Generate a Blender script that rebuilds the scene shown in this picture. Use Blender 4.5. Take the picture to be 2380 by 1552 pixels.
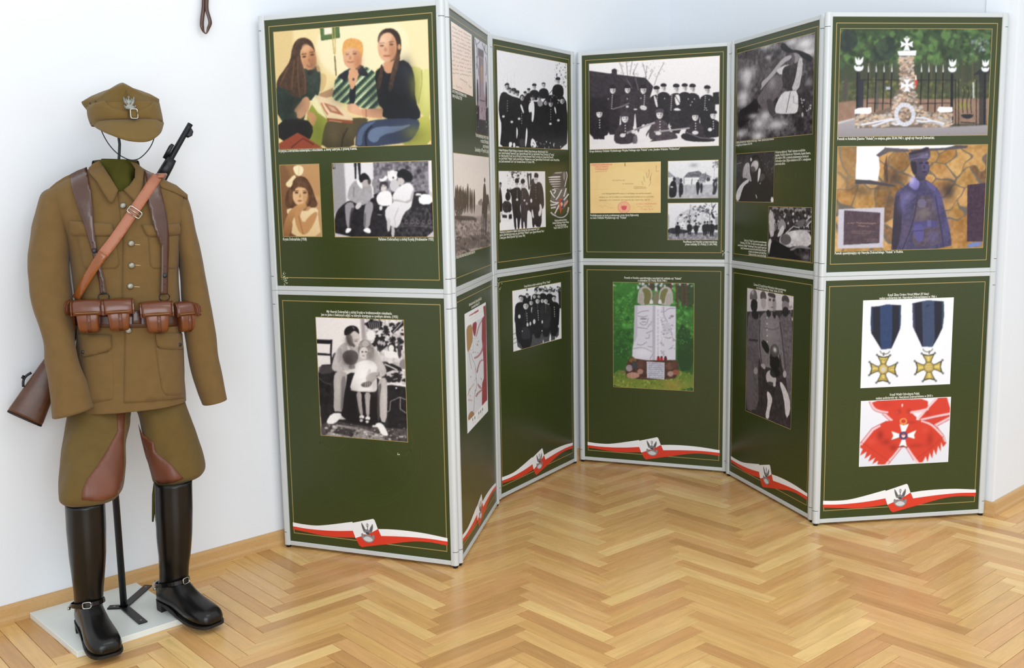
import bpy, bmesh, math, random
import numpy as np
from mathutils import Vector, Matrix, noise
from mathutils.bvhtree import BVHTree
from mathutils.geometry import delaunay_2d_cdt

# ------------------------------------------------------------------ clear
for o in list(bpy.data.objects):
    bpy.data.objects.remove(o, do_unlink=True)
scene = bpy.context.scene
COL = scene.collection

# ------------------------------------------------------------------ camera
IW, IH = 2380, 1552
FPX = 2368.664
PITCH = math.radians(8.192306)
ROLL = math.radians(1.028461)
CAMH = 1.37834944
cam_data = bpy.data.cameras.new('camera')
cam_data.sensor_fit = 'HORIZONTAL'
cam_data.sensor_width = 36.0
cam_data.lens = 36.0 * FPX / IW
cam_data.clip_start = 0.05
cam = bpy.data.objects.new('camera', cam_data)
COL.objects.link(cam)
cam.matrix_world = (Matrix.Translation((0, 0, CAMH)) @
                    Matrix.Rotation(math.radians(90) - PITCH, 4, 'X') @
                    Matrix.Rotation(-ROLL, 4, 'Z'))
scene.camera = cam

# ------------------------------------------------------------------ world, lights, exposure
world = bpy.data.worlds.new('world')
scene.world = world
world.use_nodes = True
wb = world.node_tree.nodes['Background']
wb.inputs['Color'].default_value = (0.90, 0.95, 1.0, 1)
wb.inputs['Strength'].default_value = 0.98


def area_light(name, loc, target, sx, sy, power, color):
    d = bpy.data.lights.new(name, 'AREA')
    d.shape = 'RECTANGLE'
    d.size, d.size_y = sx, sy
    d.energy = power
    d.color = color
    o = bpy.data.objects.new(name, d)
    COL.objects.link(o)
    o.location = loc
    o.rotation_euler = (Vector(target) - Vector(loc)).to_track_quat('-Z', 'Y').to_euler()
    return o


# fluorescent ceiling lamp, and an added cool frontal fill from behind the camera
area_light('ceiling_lamp_light', (1.0, 1.7, 3.15), (0.1, 3.5, 0.8), 2.0, 1.3, 17, (1.0, 0.97, 0.93))
area_light('front_fill_light', (0.6, -1.5, 1.45), (0.1, 3.8, 0.75), 3.2, 2.3, 84, (0.88, 0.94, 1.0))
scene.view_settings.view_transform = 'Standard'
scene.view_settings.look = 'None'
scene.view_settings.gamma = 1.0
scene.view_settings.use_curve_mapping = False
scene.view_settings.exposure = 0.19

# ------------------------------------------------------------------ measuring helpers
CP, SP = math.cos(PITCH), math.sin(PITCH)
CR, SR = math.cos(ROLL), math.sin(ROLL)


def ray(u, v):
    a = (u - IW / 2) / FPX
    b = -(v - IH / 2) / FPX
    a, b = a * CR + b * SR, -a * SR + b * CR
    return Vector((a, CP + b * SP, -SP + b * CP))


def on_floor(u, v, z=0.0):
    r = ray(u, v)
    t = (z - CAMH) / r.z
    return Vector((0, 0, CAMH)) + r * t


def on_plane(u, v, p0, n):
    r = ray(u, v)
    o = Vector((0, 0, CAMH))
    t = (Vector(p0) - o).dot(n) / r.dot(n)
    return o + r * t


# ------------------------------------------------------------------ object helpers
def link(o, parent=None):
    COL.objects.link(o)
    if parent is not None:
        o.parent = parent
    return o


def empty(name, label, cat, loc=(0, 0, 0), rz=0.0, group=None):
    o = bpy.data.objects.new(name, None)
    o.empty_display_size = 0.05
    COL.objects.link(o)
    o.location = loc
    o.rotation_euler = (0, 0, rz)
    o['label'] = label
    o['category'] = cat
    if group:
        o['group'] = group
    return o


def mobj(name, verts, faces, mat, parent=None, smooth=False, label=None):
    me = bpy.data.meshes.new(name)
    me.from_pydata([tuple(v) for v in verts], [], faces)
    me.update()
    if smooth:
        for p in me.polygons:
            p.use_smooth = True
    if mat is not None:
        me.materials.append(mat)
    o = bpy.data.objects.new(name, me)
    link(o, parent)
    if label:
        o['label'] = label
    return o


def bobj(name, bm, mat, parent=None, smooth=False, label=None):
    me = bpy.data.meshes.new(name)
    bmesh.ops.recalc_face_normals(bm, faces=bm.faces[:])
    bm.to_mesh(me)
    bm.free()
    if smooth:
        for p in me.polygons:
            p.use_smooth = True
    if mat is not None:
        me.materials.append(mat)
    o = bpy.data.objects.new(name, me)
    link(o, parent)
    if label:
        o['label'] = label
    return o


def recalc(o):
    bm = bmesh.new()
    bm.from_mesh(o.data)
    bmesh.ops.recalc_face_normals(bm, faces=bm.faces[:])
    bm.to_mesh(o.data)
    bm.free()
    return o


def add_box(bm, x0, x1, y0, y1, z0, z1, bevel=0.0, seg=2):
    vs = [bm.verts.new((x, y, z)) for x in (x0, x1) for y in (y0, y1) for z in (z0, z1)]
    idx = [(0, 1, 3, 2), (4, 6, 7, 5), (0, 4, 5, 1), (2, 3, 7, 6), (0, 2, 6, 4), (1, 5, 7, 3)]
    fs = [bm.faces.new([vs[i] for i in f]) for f in idx]
    if bevel > 0:
        es = list({e for f in fs for e in f.edges})
        bmesh.ops.bevel(bm, geom=es, offset=bevel, segments=seg, affect='EDGES', profile=0.5)


def box(name, x0, x1, y0, y1, z0, z1, mat, parent=None, bevel=0.0, smooth=False, label=None):
    bm = bmesh.new()
    add_box(bm, x0, x1, y0, y1, z0, z1, bevel)
    return bobj(name, bm, mat, parent, smooth, label)


def tube(name, pts, rad, mat, parent=None, seg=10, label=None, flat=None):
    """round (or flattened: flat=(width, thick)) tube along a polyline of Vectors"""
    pts = [Vector(p) for p in pts]
    verts, faces = [], []
    n = len(pts)
    up = Vector((0, 0, 1))
    prev = None
    for i, p in enumerate(pts):
        t = (pts[min(i + 1, n - 1)] - pts[max(i - 1, 0)]).normalized()
        if prev is None:
            a = t.cross(up)
            if a.length < 1e-3:
                a = t.cross(Vector((0, 1, 0)))
            a.normalize()
        else:
            a = (prev - t * prev.dot(t)).normalized()
        prev = a
        b = t.cross(a)
        r = rad[i] if isinstance(rad, (list, tuple)) else rad
        for k in range(seg):
            w = 2 * math.pi * k / seg
            verts.append(p + a * math.cos(w) * r + b * math.sin(w) * r)
    for i in range(n - 1):
        for k in range(seg):
            faces.append((i * seg + k, i * seg + (k + 1) % seg, (i + 1) * seg + (k + 1) % seg, (i + 1) * seg + k))
    faces.append(tuple(range(seg))[::-1])
    faces.append(tuple((n - 1) * seg + k for k in range(seg)))
    return recalc(mobj(name, verts, faces, mat, parent, True, label))


# ------------------------------------------------------------------ materials
def srgb(h):
    h = h.lstrip('#')
    c = [int(h[i:i + 2], 16) / 255 for i in (0, 2, 4)]
    return tuple((x / 12.92 if x <= 0.04045 else ((x + 0.055) / 1.055) ** 2.4) for x in c)


def mat(name, col, rough=0.5, metal=0.0, spec=0.5, noise_amt=0.0, noise_scale=20.0, bump=0.0, bump_scale=200.0,
        coat=0.0, stretch=None, sheen=0.0):
    m = bpy.data.materials.new(name)
    m.use_nodes = True
    nt = m.node_tree
    b = nt.nodes['Principled BSDF']
    c = srgb(col) if isinstance(col, str) else col
    b.inputs['Base Color'].default_value = (*c, 1)
    b.inputs['Roughness'].default_value = rough
    b.inputs['Metallic'].default_value = metal
    b.inputs['Specular IOR Level'].default_value = spec
    if coat:
        b.inputs['Coat Weight'].default_value = coat
        b.inputs['Coat Roughness'].default_value = 0.12
    if sheen:
        b.inputs['Sheen Weight'].default_value = sheen
    tc = nt.nodes.new('ShaderNodeTexCoord')
    mp = nt.nodes.new('ShaderNodeMapping')
    nt.links.new(tc.outputs['Object'], mp.inputs['Vector'])
    if stretch:
        mp.inputs['Scale'].default_value = stretch
    nz = nt.nodes.new('ShaderNodeTexNoise')
    nz.inputs['Scale'].default_value = noise_scale
    nz.inputs['Detail'].default_value = 5
    nt.links.new(mp.outputs['Vector'], nz.inputs['Vector'])
    mix = nt.nodes.new('ShaderNodeMix')
    mix.data_type = 'RGBA'
    mix.inputs['A'].default_value = (*[x * (1 - noise_amt) for x in c], 1)
    mix.inputs['B'].default_value = (*[min(1, x * (1 + noise_amt)) for x in c], 1)
    nt.links.new(nz.outputs['Fac'], mix.inputs['Factor'])
    nt.links.new(mix.outputs['Result'], b.inputs['Base Color'])
    if bump > 0:
        n2 = nt.nodes.new('ShaderNodeTexNoise')
        n2.inputs['Scale'].default_value = bump_scale
        n2.inputs['Detail'].default_value = 4
        nt.links.new(mp.outputs['Vector'], n2.inputs['Vector'])
        bp = nt.nodes.new('ShaderNodeBump')
        bp.inputs['Strength'].default_value = bump
        bp.inputs['Distance'].default_value = 0.002
        nt.links.new(n2.outputs['Fac'], bp.inputs['Height'])
        nt.links.new(bp.outputs['Normal'], b.inputs['Normal'])
    return m


def wood_mat(name, island=False):
    """oak parquet: tone differs from plank to plank, grain runs along local x"""
    m = bpy.data.materials.new(name)
    m.use_nodes = True
    nt = m.node_tree
    L = nt.links.new
    b = nt.nodes['Principled BSDF']
    tc = nt.nodes.new('ShaderNodeTexCoord')
    if island:
        rnd = nt.nodes.new('ShaderNodeNewGeometry').outputs['Random Per Island']
    else:
        rnd = nt.nodes.new('ShaderNodeObjectInfo').outputs['Random']
    ramp = nt.nodes.new('ShaderNodeValToRGB')
    el = ramp.color_ramp.elements
    el[0].position = 0.0
    el[0].color = (*srgb('#c19258'), 1)
    el[1].position = 1.0
    el[1].color = (*srgb('#eec886'), 1)
    for p, c in ((0.15, '#d09c62'), (0.35, '#d7a968'), (0.55, '#dfb472'), (0.72, '#d9a76c'), (0.88, '#e6bf7c')):
        e = el.new(p)
        e.color = (*srgb(c), 1)
    L(rnd, ramp.inputs['Fac'])
    off = nt.nodes.new('ShaderNodeVectorMath')
    off.operation = 'SCALE'
    off.inputs[0].default_value = (17.3, 9.1, 4.7)
    L(rnd, off.inputs['Scale'])
    add = nt.nodes.new('ShaderNodeVectorMath')
    L(tc.outputs['Object'], add.inputs[0])
    L(off.outputs['Vector'], add.inputs[1])
    mp = nt.nodes.new('ShaderNodeMapping')
    mp.inputs['Scale'].default_value = (3.2, 42, 30)
    L(add.outputs['Vector'], mp.inputs['Vector'])
    n1 = nt.nodes.new('ShaderNodeTexNoise')
    n1.inputs['Scale'].default_value = 1.5
    n1.inputs['Detail'].default_value = 6
    n1.inputs['Distortion'].default_value = 0.9
    L(mp.outputs['Vector'], n1.inputs['Vector'])
    mr = nt.nodes.new('ShaderNodeMapRange')
    mr.inputs['From Min'].default_value = 0.3
    mr.inputs['From Max'].default_value = 0.75
    mr.inputs['To Min'].default_value = 0.86
    mr.inputs['To Max'].default_value = 1.1
    L(n1.outputs['Fac'], mr.inputs['Value'])
    mul = nt.nodes.new('ShaderNodeMix')
    mul.data_type = 'RGBA'
    mul.blend_type = 'MULTIPLY'
    mul.inputs['Factor'].default_value = 1
    L(ramp.outputs['Color'], mul.inputs['A'])
    L(mr.outputs['Result'], mul.inputs['B'])
    L(mul.outputs['Result'], b.inputs['Base Color'])
    b.inputs['Roughness'].default_value = 0.27
    b.inputs['Specular IOR Level'].default_value = 0.45
    mr2 = nt.nodes.new('ShaderNodeMapRange')
    mr2.inputs['To Min'].default_value = 0.17
    mr2.inputs['To Max'].default_value = 0.36
    L(n1.outputs['Fac'], mr2.inputs['Value'])
    L(mr2.outputs['Result'], b.inputs['Roughness'])
    bp = nt.nodes.new('ShaderNodeBump')
    bp.inputs['Strength'].default_value = 0.05
    bp.inputs['Distance'].default_value = 0.001
    L(n1.outputs['Fac'], bp.inputs['Height'])
    L(bp.outputs['Normal'], b.inputs['Normal'])
    return m


def print_mat():
    m = bpy.data.materials.new('printed_photo')
    m.use_nodes = True
    nt = m.node_tree
    b = nt.nodes['Principled BSDF']
    a = nt.nodes.new('ShaderNodeVertexColor')
    a.layer_name = 'ink'
    nt.links.new(a.outputs['Color'], b.inputs['Base Color'])
    b.inputs['Roughness'].default_value = 0.38
    b.inputs['Specular IOR Level'].default_value = 0.4
    return m


M = {}
M['wall'] = mat('white_wall_paint', (0.81, 0.845, 0.885), 0.75, spec=0.25, noise_amt=0.02, noise_scale=3, bump=0.08, bump_scale=90)
M['plank'] = wood_mat('oak_plank')
M['plank_island'] = wood_mat('oak_plank_far', True)
M['joint'] = mat('dark_joint', '#6b4a28', 0.8)
M['base'] = mat('oak_baseboard', '#c79f6a', 0.4, noise_amt=0.16, noise_scale=5, stretch=(1.5, 30, 60), spec=0.4)
M['alu'] = mat('anodised_aluminium', '#ced3d4', 0.34, metal=0.08, spec=0.5, noise_amt=0.008, noise_scale=8)
M['slot'] = mat('dark_slot', '#141414', 0.6)
M['rubber'] = mat('black_rubber', '#0d0d0d', 0.6)
M['poster'] = mat('dark_green_print', '#37411b', 0.28, spec=0.45, noise_amt=0.05, noise_scale=2.5)
M['gold'] = mat('gold_print', '#a5915a', 0.4, spec=0.4)
M['goldtext'] = mat('cream_text_print', '#e6e6d8', 0.45)
M['watermark'] = mat('faint_green_print', '#3c4620', 0.28, spec=0.45)
M['white'] = mat('white_print', '#f2f3f5', 0.38)
M['red'] = mat('red_print', '#dc3b26', 0.38)
M['scuff'] = mat('scuffed_paper', '#c9d2b4', 0.6)
M['ink'] = print_mat()
M['wool'] = mat('olive_brown_wool', '#705835', 0.95, spec=0.12, noise_amt=0.13, noise_scale=34, bump=0.35, bump_scale=420, sheen=0.12)
M['woolcap'] = mat('olive_wool_cap', '#705a31', 0.95, spec=0.12, noise_amt=0.1, noise_scale=40, bump=0.35, bump_scale=420, sheen=0.12)
M['breech'] = mat('olive_wool_breeches', '#63502b', 0.95, spec=0.12, noise_amt=0.13, noise_scale=30, bump=0.4, bump_scale=380, sheen=0.12)
M['lining'] = mat('green_cotton_lining', '#48461a', 0.9, spec=0.1, noise_amt=0.3, noise_scale=25, bump=0.2, bump_scale=300)
M['leather'] = mat('brown_leather', '#4c2f22', 0.28, coat=0.25, spec=0.5, noise_amt=0.3, noise_scale=22, bump=0.12, bump_scale=160)
M['patch'] = mat('red_brown_leather', '#683b27', 0.42, spec=0.45, noise_amt=0.25, noise_scale=14, bump=0.25, bump_scale=70)
M['sling'] = mat('tan_leather', '#a2664a', 0.45, spec=0.45, noise_amt=0.12, noise_scale=18, bump=0.1, bump_scale=150)
M['slingdark'] = mat('chestnut_leather', '#8a4d22', 0.25, spec=0.5, noise_amt=0.2, noise_scale=18, coat=0.2)
M['pouch'] = mat('saddle_leather', '#6e3b1c', 0.3, spec=0.5, noise_amt=0.28, noise_scale=18, bump=0.1, bump_scale=120, coat=0.15)
M['pouchflap'] = mat('dark_saddle_leather', '#63351d', 0.27, spec=0.5, noise_amt=0.25, noise_scale=22, bump=0.1, bump_scale=120, coat=0.2)
M['boot'] = mat('black_polished_leather', '#0a0807', 0.27, spec=0.4, noise_amt=0.25, noise_scale=9, bump=0.06, bump_scale=60)
M['sole'] = mat('black_sole', '#0c0b0a', 0.55)
M['chrome'] = mat('nickel', '#b9b7b0', 0.22, metal=0.95)
M['oldsilver'] = mat('aged_silver', '#8f8c80', 0.38, metal=0.85, noise_amt=0.4, noise_scale=120, bump=0.5, bump_scale=300)
M['badge'] = mat('grey_metal_eagle', '#85877f', 0.45, metal=0.7, noise_amt=0.3, noise_scale=160, bump=0.5, bump_scale=260)
M['iron'] = mat('black_painted_iron', '#131417', 0.42, spec=0.5, noise_amt=0.2, noise_scale=40)
M['gunmetal'] = mat('gun_steel', '#26272a', 0.35, metal=0.6, noise_amt=0.3, noise_scale=60)
M['stock'] = mat('walnut_stock', '#51301d', 0.38, spec=0.5, noise_amt=0.45, noise_scale=9, stretch=(1.2, 7, 7), bump=0.05, bump_scale=80)
M['plinth'] = mat('white_board', '#dfe3dd', 0.4, spec=0.4, noise_amt=0.03, noise_scale=15)
M['stitch'] = mat('pale_thread', '#b59f74', 0.8)

# ------------------------------------------------------------------ setting
TH = math.radians(41.3)                       # direction of half the planks
EX = Vector((math.cos(TH), math.sin(TH), 0))
EY = Vector((-EX.y, EX.x, 0))
TW = math.radians(43.3)                       # direction of the left wall
WX = Vector((math.cos(TW), math.sin(TW), 0))
WY = Vector((-WX.y, WX.x, 0))
BB = 0.016                                    # baseboard thickness at the foot
WALL_A = Vector((-1.684, 3.130, 0)) + WY * BB  # a point on the left wall face
CORN = Vector((1.966, 4.032, 0)) + WX * BB + WY * (0.0)  # convex corner of the back wall
# corner of left wall (line WALL_A + s WX) and back wall (line CORN' + t WY)
CORNW = Vector((1.966, 4.032, 0)) + WX * BB - WY * 0.0
s_c = (CORNW - WALL_A).dot(WX)
CORNER = on_plane(1557, 60, WALL_A, WY)
CORNER.z = 0
HWALL = 3.2


def wall(name, a, b, out, h=HWALL, t=0.12, z0=0.0):
    """vertical slab whose room face runs a -> b, thickness going along out"""
    vs = []
    for z in (z0, h):
        for p in (a, b, b + out * t, a + out * t):
            vs.append((p.x, p.y, z))
    fs = [(0, 1, 5, 4), (1, 2, 6, 5), (2, 3, 7, 6), (3, 0, 4, 7), (4, 5, 6, 7), (3, 2, 1, 0)]
    o = recalc(mobj(name, vs, fs, M['wall']))
    o['kind'] = 'structure'
    return o


wall('wall_left', WALL_A - WX * 2.2, CORNER, WY)
cv = Vector((CORNW.x, CORNW.y, 0)) - WY * 0.0
cvx = cv + WY * 0.016
BDIR = (CORNER - cvx).normalized()
BOUT = Vector((BDIR.y, -BDIR.x, 0))
wall('wall_back', CORNER + BDIR * 0.12, cvx, BOUT, t=0.02)
wall('wall_right', cvx + WX * 0.004, cvx + WX * 1.9, WY)


def baseboard(name, a, b, inward, h=0.06, parent=None):
    """oak skirting with a stepped foot, running a -> b along the wall face; inward points into the room"""
    prof = [(0, 0), (0.016, 0), (0.016, 0.012), (0.0125, 0.022), (0.0115, 0.05), (0.009, 0.058), (0.004, h), (0, h)]
    vs = []
    for p in (a, b):
        for d, z in prof:
            q = p + inward * d
            vs.append((q.x, q.y, z))
    n = len(prof)
    fs = [(i, (i + 1) % n, n + (i + 1) % n, n + i) for i in range(n)]
    fs += [tuple(range(n)), tuple(range(n, 2 * n))]
    o = recalc(mobj(name, vs, fs, M['base']))
    o['kind'] = 'structure'
    return o


baseboard('baseboard_left', WALL_A - WX * 2.2, CORNER, -WY)
baseboard('baseboard_back', CORNER, cvx - BDIR * 0.016, -BOUT)
baseboard('baseboard_right', cvx + WX * 0.0, cvx + WX * 1.9, -WY)

# floor: dark bed with oak planks laid in herringbone
floor = mobj('floor', [(-4, -1.5, -0.012), (5, -1.5, -0.012), (5, 7, -0.012), (-4, 7, -0.012),
                       (-4, -1.5, -0.08), (5, -1.5, -0.08), (5, 7, -0.08), (-4, 7, -0.08)],
             [(0, 1, 2, 3), (7, 6, 5, 4), (0, 4, 5, 1), (1, 5, 6, 2), (2, 6, 7, 3), (3, 7, 4, 0)], M['joint'])
floor['kind'] = 'structure'
PL, PW = 0.3903, 0.0546
ox, oy = (0.0845 + 0.152) / 2, (0.0845 - 0.152) / 2
gap = 0.0014
bmp = bmesh.new()
add_box(bmp, -PL / 2 + gap / 2, PL / 2 - gap / 2, -PW / 2 + gap / 2, PW / 2 - gap / 2, -0.012, 0, 0.0006, 1)
plank_me = bpy.data.meshes.new('plank')
bmesh.ops.recalc_face_normals(bmp, faces=bmp.faces[:])
bmp.to_mesh(plank_me)
bmp.free()
plank_me.materials.append(M['plank'])


def proj(p):
    x, y, z = p[0], p[1], p[2] - CAMH
    d = y * CP - z * SP
    if d < 0.1:
        return None
    a, b = x / d, (z * CP + y * SP) / d
    a, b = a * CR - b * SR, a * SR + b * CR
    return IW / 2 + FPX * a, IH / 2 - FPX * b


cands = []
for k in range(-90, 130):
    for n in range(-12, 12):
        for ab in (0, 1):
            if ab == 0:
                cx, cy, rot = k * PW + n * PL + PL / 2, k * PW - n * PL + PW / 2, 0.0
            else:
                cx, cy, rot = k * PW + PL + n * PL + PW / 2, k * PW + PW - PL - n * PL + PL / 2, math.pi / 2
            c = EX * (cx + ox) + EY * (cy + oy)
            if c.y < 0.6 or c.y > 6 or c.x < -3.2 or c.x > 3.6:
                continue
            # inside the room (or just running under the skirting)
            dl = (c - WALL_A).dot(WY)
            db = (c - cvx).dot(WX)
            dr = (c - cvx).dot(WY)
            if dl > 0.1 and db < 0:
                continue
            if db > 0.1 and dr > 0.1:
                continue
            if db > 2.0:
                continue
            q = proj(c)
            vis = q is not None and -90 < q[0] < IW + 90 and q[1] < IH + 60
            cands.append((c.length, c, rot, vis))
cands.sort(key=lambda t: t[0])
vis_list = [c for c in cands if c[3]]
# leave planks wholly behind the panels for the joined part
rng = random.Random(4)
single = vis_list[:300]
rest = vis_list[300:] + [c for c in cands if not c[3]]
for i, (d, c, rot, v) in enumerate(single):
    o = bpy.data.objects.new('plank', plank_me)
    COL.objects.link(o)
    o.parent = floor
    o.location = (c.x, c.y, rng.uniform(-0.0002, 0.0))
    o.rotation_euler = (0, 0, TH + rot + (math.pi if rng.random() < 0.5 else 0))
pv, pf = [], []
pm = [v.co.copy() for v in plank_me.vertices]
pfaces = [tuple(p.vertices) for p in plank_me.polygons]
FAR = [r for r in rest]
# two joined sheets, one per grain direction, so that the grain runs along the planks
for rsel in (0.0, math.pi / 2):
    vs, fs = [], []
    ang = TH + rsel
    rot_m = Matrix.Rotation(-ang, 3, 'Z')
    for d, c, rot, v in FAR:
        if abs(rot - rsel) > 0.1:
            continue
        cl = rot_m @ c
        base = len(vs)
        vs += [(p.x + cl.x, p.y + cl.y, p.z) for p in pm]
        fs += [tuple(base + i for i in f) for f in pfaces]
    o = mobj('far_planks', vs, fs, M['plank_island'], floor)
    o.rotation_euler = (0, 0, ang)
    o['kind'] = 'stuff'

# ------------------------------------------------------------------ exhibition panels
PANELS = {1: (-0.8809, 3.8271, -21.1333), 2: (-0.1980, 3.6203, 79.7526), 3: (-0.0607, 4.3820, 58.0483),
          4: (0.3563, 5.0028, -21.3694), 5: (1.0172, 4.6979, -74.4510), 6: (1.2312, 3.9706, 7.4449)}
OPW = 0.6891                                  # clear width of a poster
ZL = (0.0271, 0.9934)
ZU = (1.0268, 1.9931)
OPH = ZU[1] - ZU[0]
RAIL, STILE, FT = 0.0165, 0.027, 0.024        # rail height, stile width, frame depth
REC = 0.004                                   # the poster lies this far behind the frame's face

ROOTS = {}
POSTERS = {}


def frame_of(i):
    x, y, t = PANELS[i]
    t = math.radians(t)
    ux = Vector((math.cos(t), math.sin(t), 0))
    nn = Vector((ux.y, -ux.x, 0))             # faces the visitor
    return Vector((x, y, 0)), ux, nn, t


def stile_mesh():
    """rounded upright: flat inner edge at x=0, half-round outer edge at x=STILE; front at y=-0.003"""
    prof = [(0, FT - 0.002), (0, -0.001), (0.002, -0.003), (0.010, -0.0045)]
    cx, r = STILE - 0.0125, 0.0125
    for k in range(9):
        a = math.radians(-90 + 180 * k / 8)
        prof.append((cx + r * math.cos(a), 0.0085 + 0.0135 * math.sin(a)))
    prof.append((0.004, FT - 0.002))
    return prof


STPROF = stile_mesh()


def loft_profile(prof, z0, z1):
    n = len(prof)
    vs = [(x, y, z) for z in (z0, z1) for x, y in prof]
    fs = [(i, (i + 1) % n, n + (i + 1) % n, n + i) for i in range(n)]
    fs += [tuple(range(n)), tuple(range(n, 2 * n))]
    return vs, fs


def shared(name, vs, fs, m, smooth=False):
    o = recalc(mobj(name, vs, fs, m, None, smooth))
    me = o.data
    bpy.data.objects.remove(o)
    return me


def inst(name, me, parent, loc=(0, 0, 0), scale=(1, 1, 1), rot=(0, 0, 0), label=None):
    o = bpy.data.objects.new(name, me)
    COL.objects.link(o)
    o.parent = parent
    o.location, o.scale, o.rotation_euler = loc, scale, rot
    if label:
        o['label'] = label
    return o


HMOD = OPH + 2 * RAIL
v_, f_ = loft_profile(STPROF, -RAIL + 0.0004, OPH + RAIL - 0.0004)
ST_R = shared('stile', v_, f_, M['alu'])
v_, f_ = loft_profile([(-x, y) for x, y in STPROF], -RAIL + 0.0004, OPH + RAIL - 0.0004)
ST_L = shared('stile', v_, f_, M['alu'])
# rails: shallow U profile, along x
rp = [(0, FT - 0.002), (0, 0.0015), (0.0015, 0), (RAIL - 0.0008, 0), (RAIL - 0.0002, 0.0012), (RAIL - 0.0002, FT - 0.002)]
RAIL_ME = shared('rail', [(x, y, z) for x in (0.0, OPW) for z, y in rp],
                 [(i, (i + 1) % 6, 6 + (i + 1) % 6, 6 + i) for i in range(6)] + [tuple(range(6)), tuple(range(6, 12))], M['alu'])
# dark hinge slot that wraps the front of a stile
sv, sf = [], []
arc = [(x, y) for x, y in STPROF if y < 0.013 and x > 0.006]
for x, y in arc:
    dx, dy = x - (STILE - 0.0125), y - 0.0085
    l = math.hypot(dx, dy)
    for z in (-0.0009, 0.0009):
        sv.append((x + dx / l * 0.0004, y + dy / l * 0.0004, z))
for k in range(len(arc) - 1):
    sf.append((2 * k, 2 * k + 2, 2 * k + 3, 2 * k + 1))
SLOT_R = shared('hinge_slot', sv, sf, M['slot'])
SLOT_L = shared('hinge_slot', [(-x, y, z) for x, y, z in sv], sf, M['slot'])
fv, ff = [], []
for zz, rr in ((0, 0.0085), (0.0085, 0.0105), (0.0104, 0.0105)):
    for k in range(14):
        a = 2 * math.pi * k / 14
        fv.append((rr * math.cos(a), rr * math.sin(a), zz))
for j in range(2):
    for k in range(14):
        ff.append((j * 14 + k, j * 14 + (k + 1) % 14, (j + 1) * 14 + (k + 1) % 14, (j + 1) * 14 + k))
ff += [tuple(range(14)), tuple(range(28, 42))]
FOOT = shared('foot', fv, ff, M['rubber'], True)

PANEL_LABELS = {
    '1U': 'upper green board with three women on a sofa and two old photos',
    '1L': 'lower green board with black and white photo of a seated man holding a little girl',
    '2U': 'upper green board seen edge on with handwritten letter, stone obelisk and mounted troops',
    '2L': 'lower green board seen edge on with a red and white map sheet',
    '3U': 'upper green board with soldiers standing in snow and a silver winged badge',
    '3L': 'lower green board with small black and white group of uniformed men, otherwise empty',
    '4U': 'upper green board with riflemen before a dark barn and a yellow typed letter',
    '4L': 'lower green board with colour photo of white stone monument in a green wood',
    '5U': 'upper green board with three black and white photos of fallen man and crowd',
    '5L': 'lower green board with tall black and white photo of helmeted soldiers',
    '6U': 'upper green board with stone cross monument photo above bronze statue photo',
    '6L': 'lower green board with two crosses on blue ribbons and a red sash'}


def rect_line(name, x0, x1, z0, z1, w, y, m, parent, label=None):
    vs, fs = [], []
    for (a0, a1, b0, b1) in ((x0, x1, z1 - w, z1), (x0, x1, z0, z0 + w), (x0, x0 + w, z0 + w, z1 - w), (x1 - w, x1, z0 + w, z1 - w)):
        k = len(vs)
        vs += [(a0, y, b0), (a1, y, b0), (a1, y, b1), (a0, y, b1)]
        fs.append((k, k + 1, k + 2, k + 3))
    return mobj(name, vs, fs, m, parent, False, label)


def ring_poly(vs, fs, cx, cz, r0, r1, a0, a1, y, n=40, sx=1.0):
    k = len(vs)
    for i in range(n + 1):
        a = math.radians(a0 + (a1 - a0) * i / n)
        vs.append((cx + r0 * sx * math.cos(a), y, cz + r0 * math.sin(a)))
        vs.append((cx + r1 * sx * math.cos(a), y, cz + r1 * math.sin(a)))
    for i in range(n):
        fs.append((k + 2 * i, k + 2 * i + 1, k + 2 * i + 3, k + 2 * i + 2))


for i in range(1, 7):
    p0, ux, nn, t = frame_of(i)
    for s, (zb, zt) in (('U', ZU), ('L', ZL)):
        key = f'{i}{s}'
        root = empty('exhibition_board', PANEL_LABELS[key], 'display board', (p0.x, p0.y, zb), t,
                     'aluminium framed exhibition boards')
        ROOTS[key] = root
        inst('stile', ST_R, root, (OPW, 0, 0))
        inst('stile', ST_L, root, (0, 0, 0))
        inst('rail', RAIL_ME, root, (0, 0, OPH))
        inst('rail', RAIL_ME, root, (0, 0, 0), (1, 1, -1))
        for zz in (0.036, OPH - 0.036):
            inst('hinge_slot', SLOT_R, root, (OPW, 0, zz))
            inst('hinge_slot', SLOT_L, root, (0, 0, zz))
        if s == 'L':
            inst('foot', FOOT, root, (-STILE / 2, 0.009, -zb))
            inst('foot', FOOT, root, (OPW + STILE / 2, 0.009, -zb))
        # poster board: a thin sheet
        po = box('poster', 0, OPW, REC, REC + 0.008, 0, OPH, M['poster'], root)
        POSTERS[key] = po
        yl = REC - 0.0002
        rect_line('gold_border', 0.016, OPW - 0.016, 0.032 if s == 'L' else 0.030, OPH - 0.021, 0.0030, yl, M['gold'], po)
        # faint emblem behind everything
        vs, fs = [], []
        cz = 0.44 if s == 'L' else 0.42
        cx = OPW / 2
        for r in (0.235, 0.222, 0.19):
            ring_poly(vs, fs, cx, cz - 0.03, r, r + 0.003, 180, 360, REC - 0.0001)
        ring_poly(vs, fs, cx - 0.14, cz - 0.0, 0.06, 0.066, 150, 380, REC - 0.0001, 24)
        ring_poly(vs, fs, cx + 0.14, cz - 0.0, 0.06, 0.066, 160, 390, REC - 0.0001, 24)
        mobj('watermark_emblem', vs, fs, M['watermark'], po)


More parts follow.
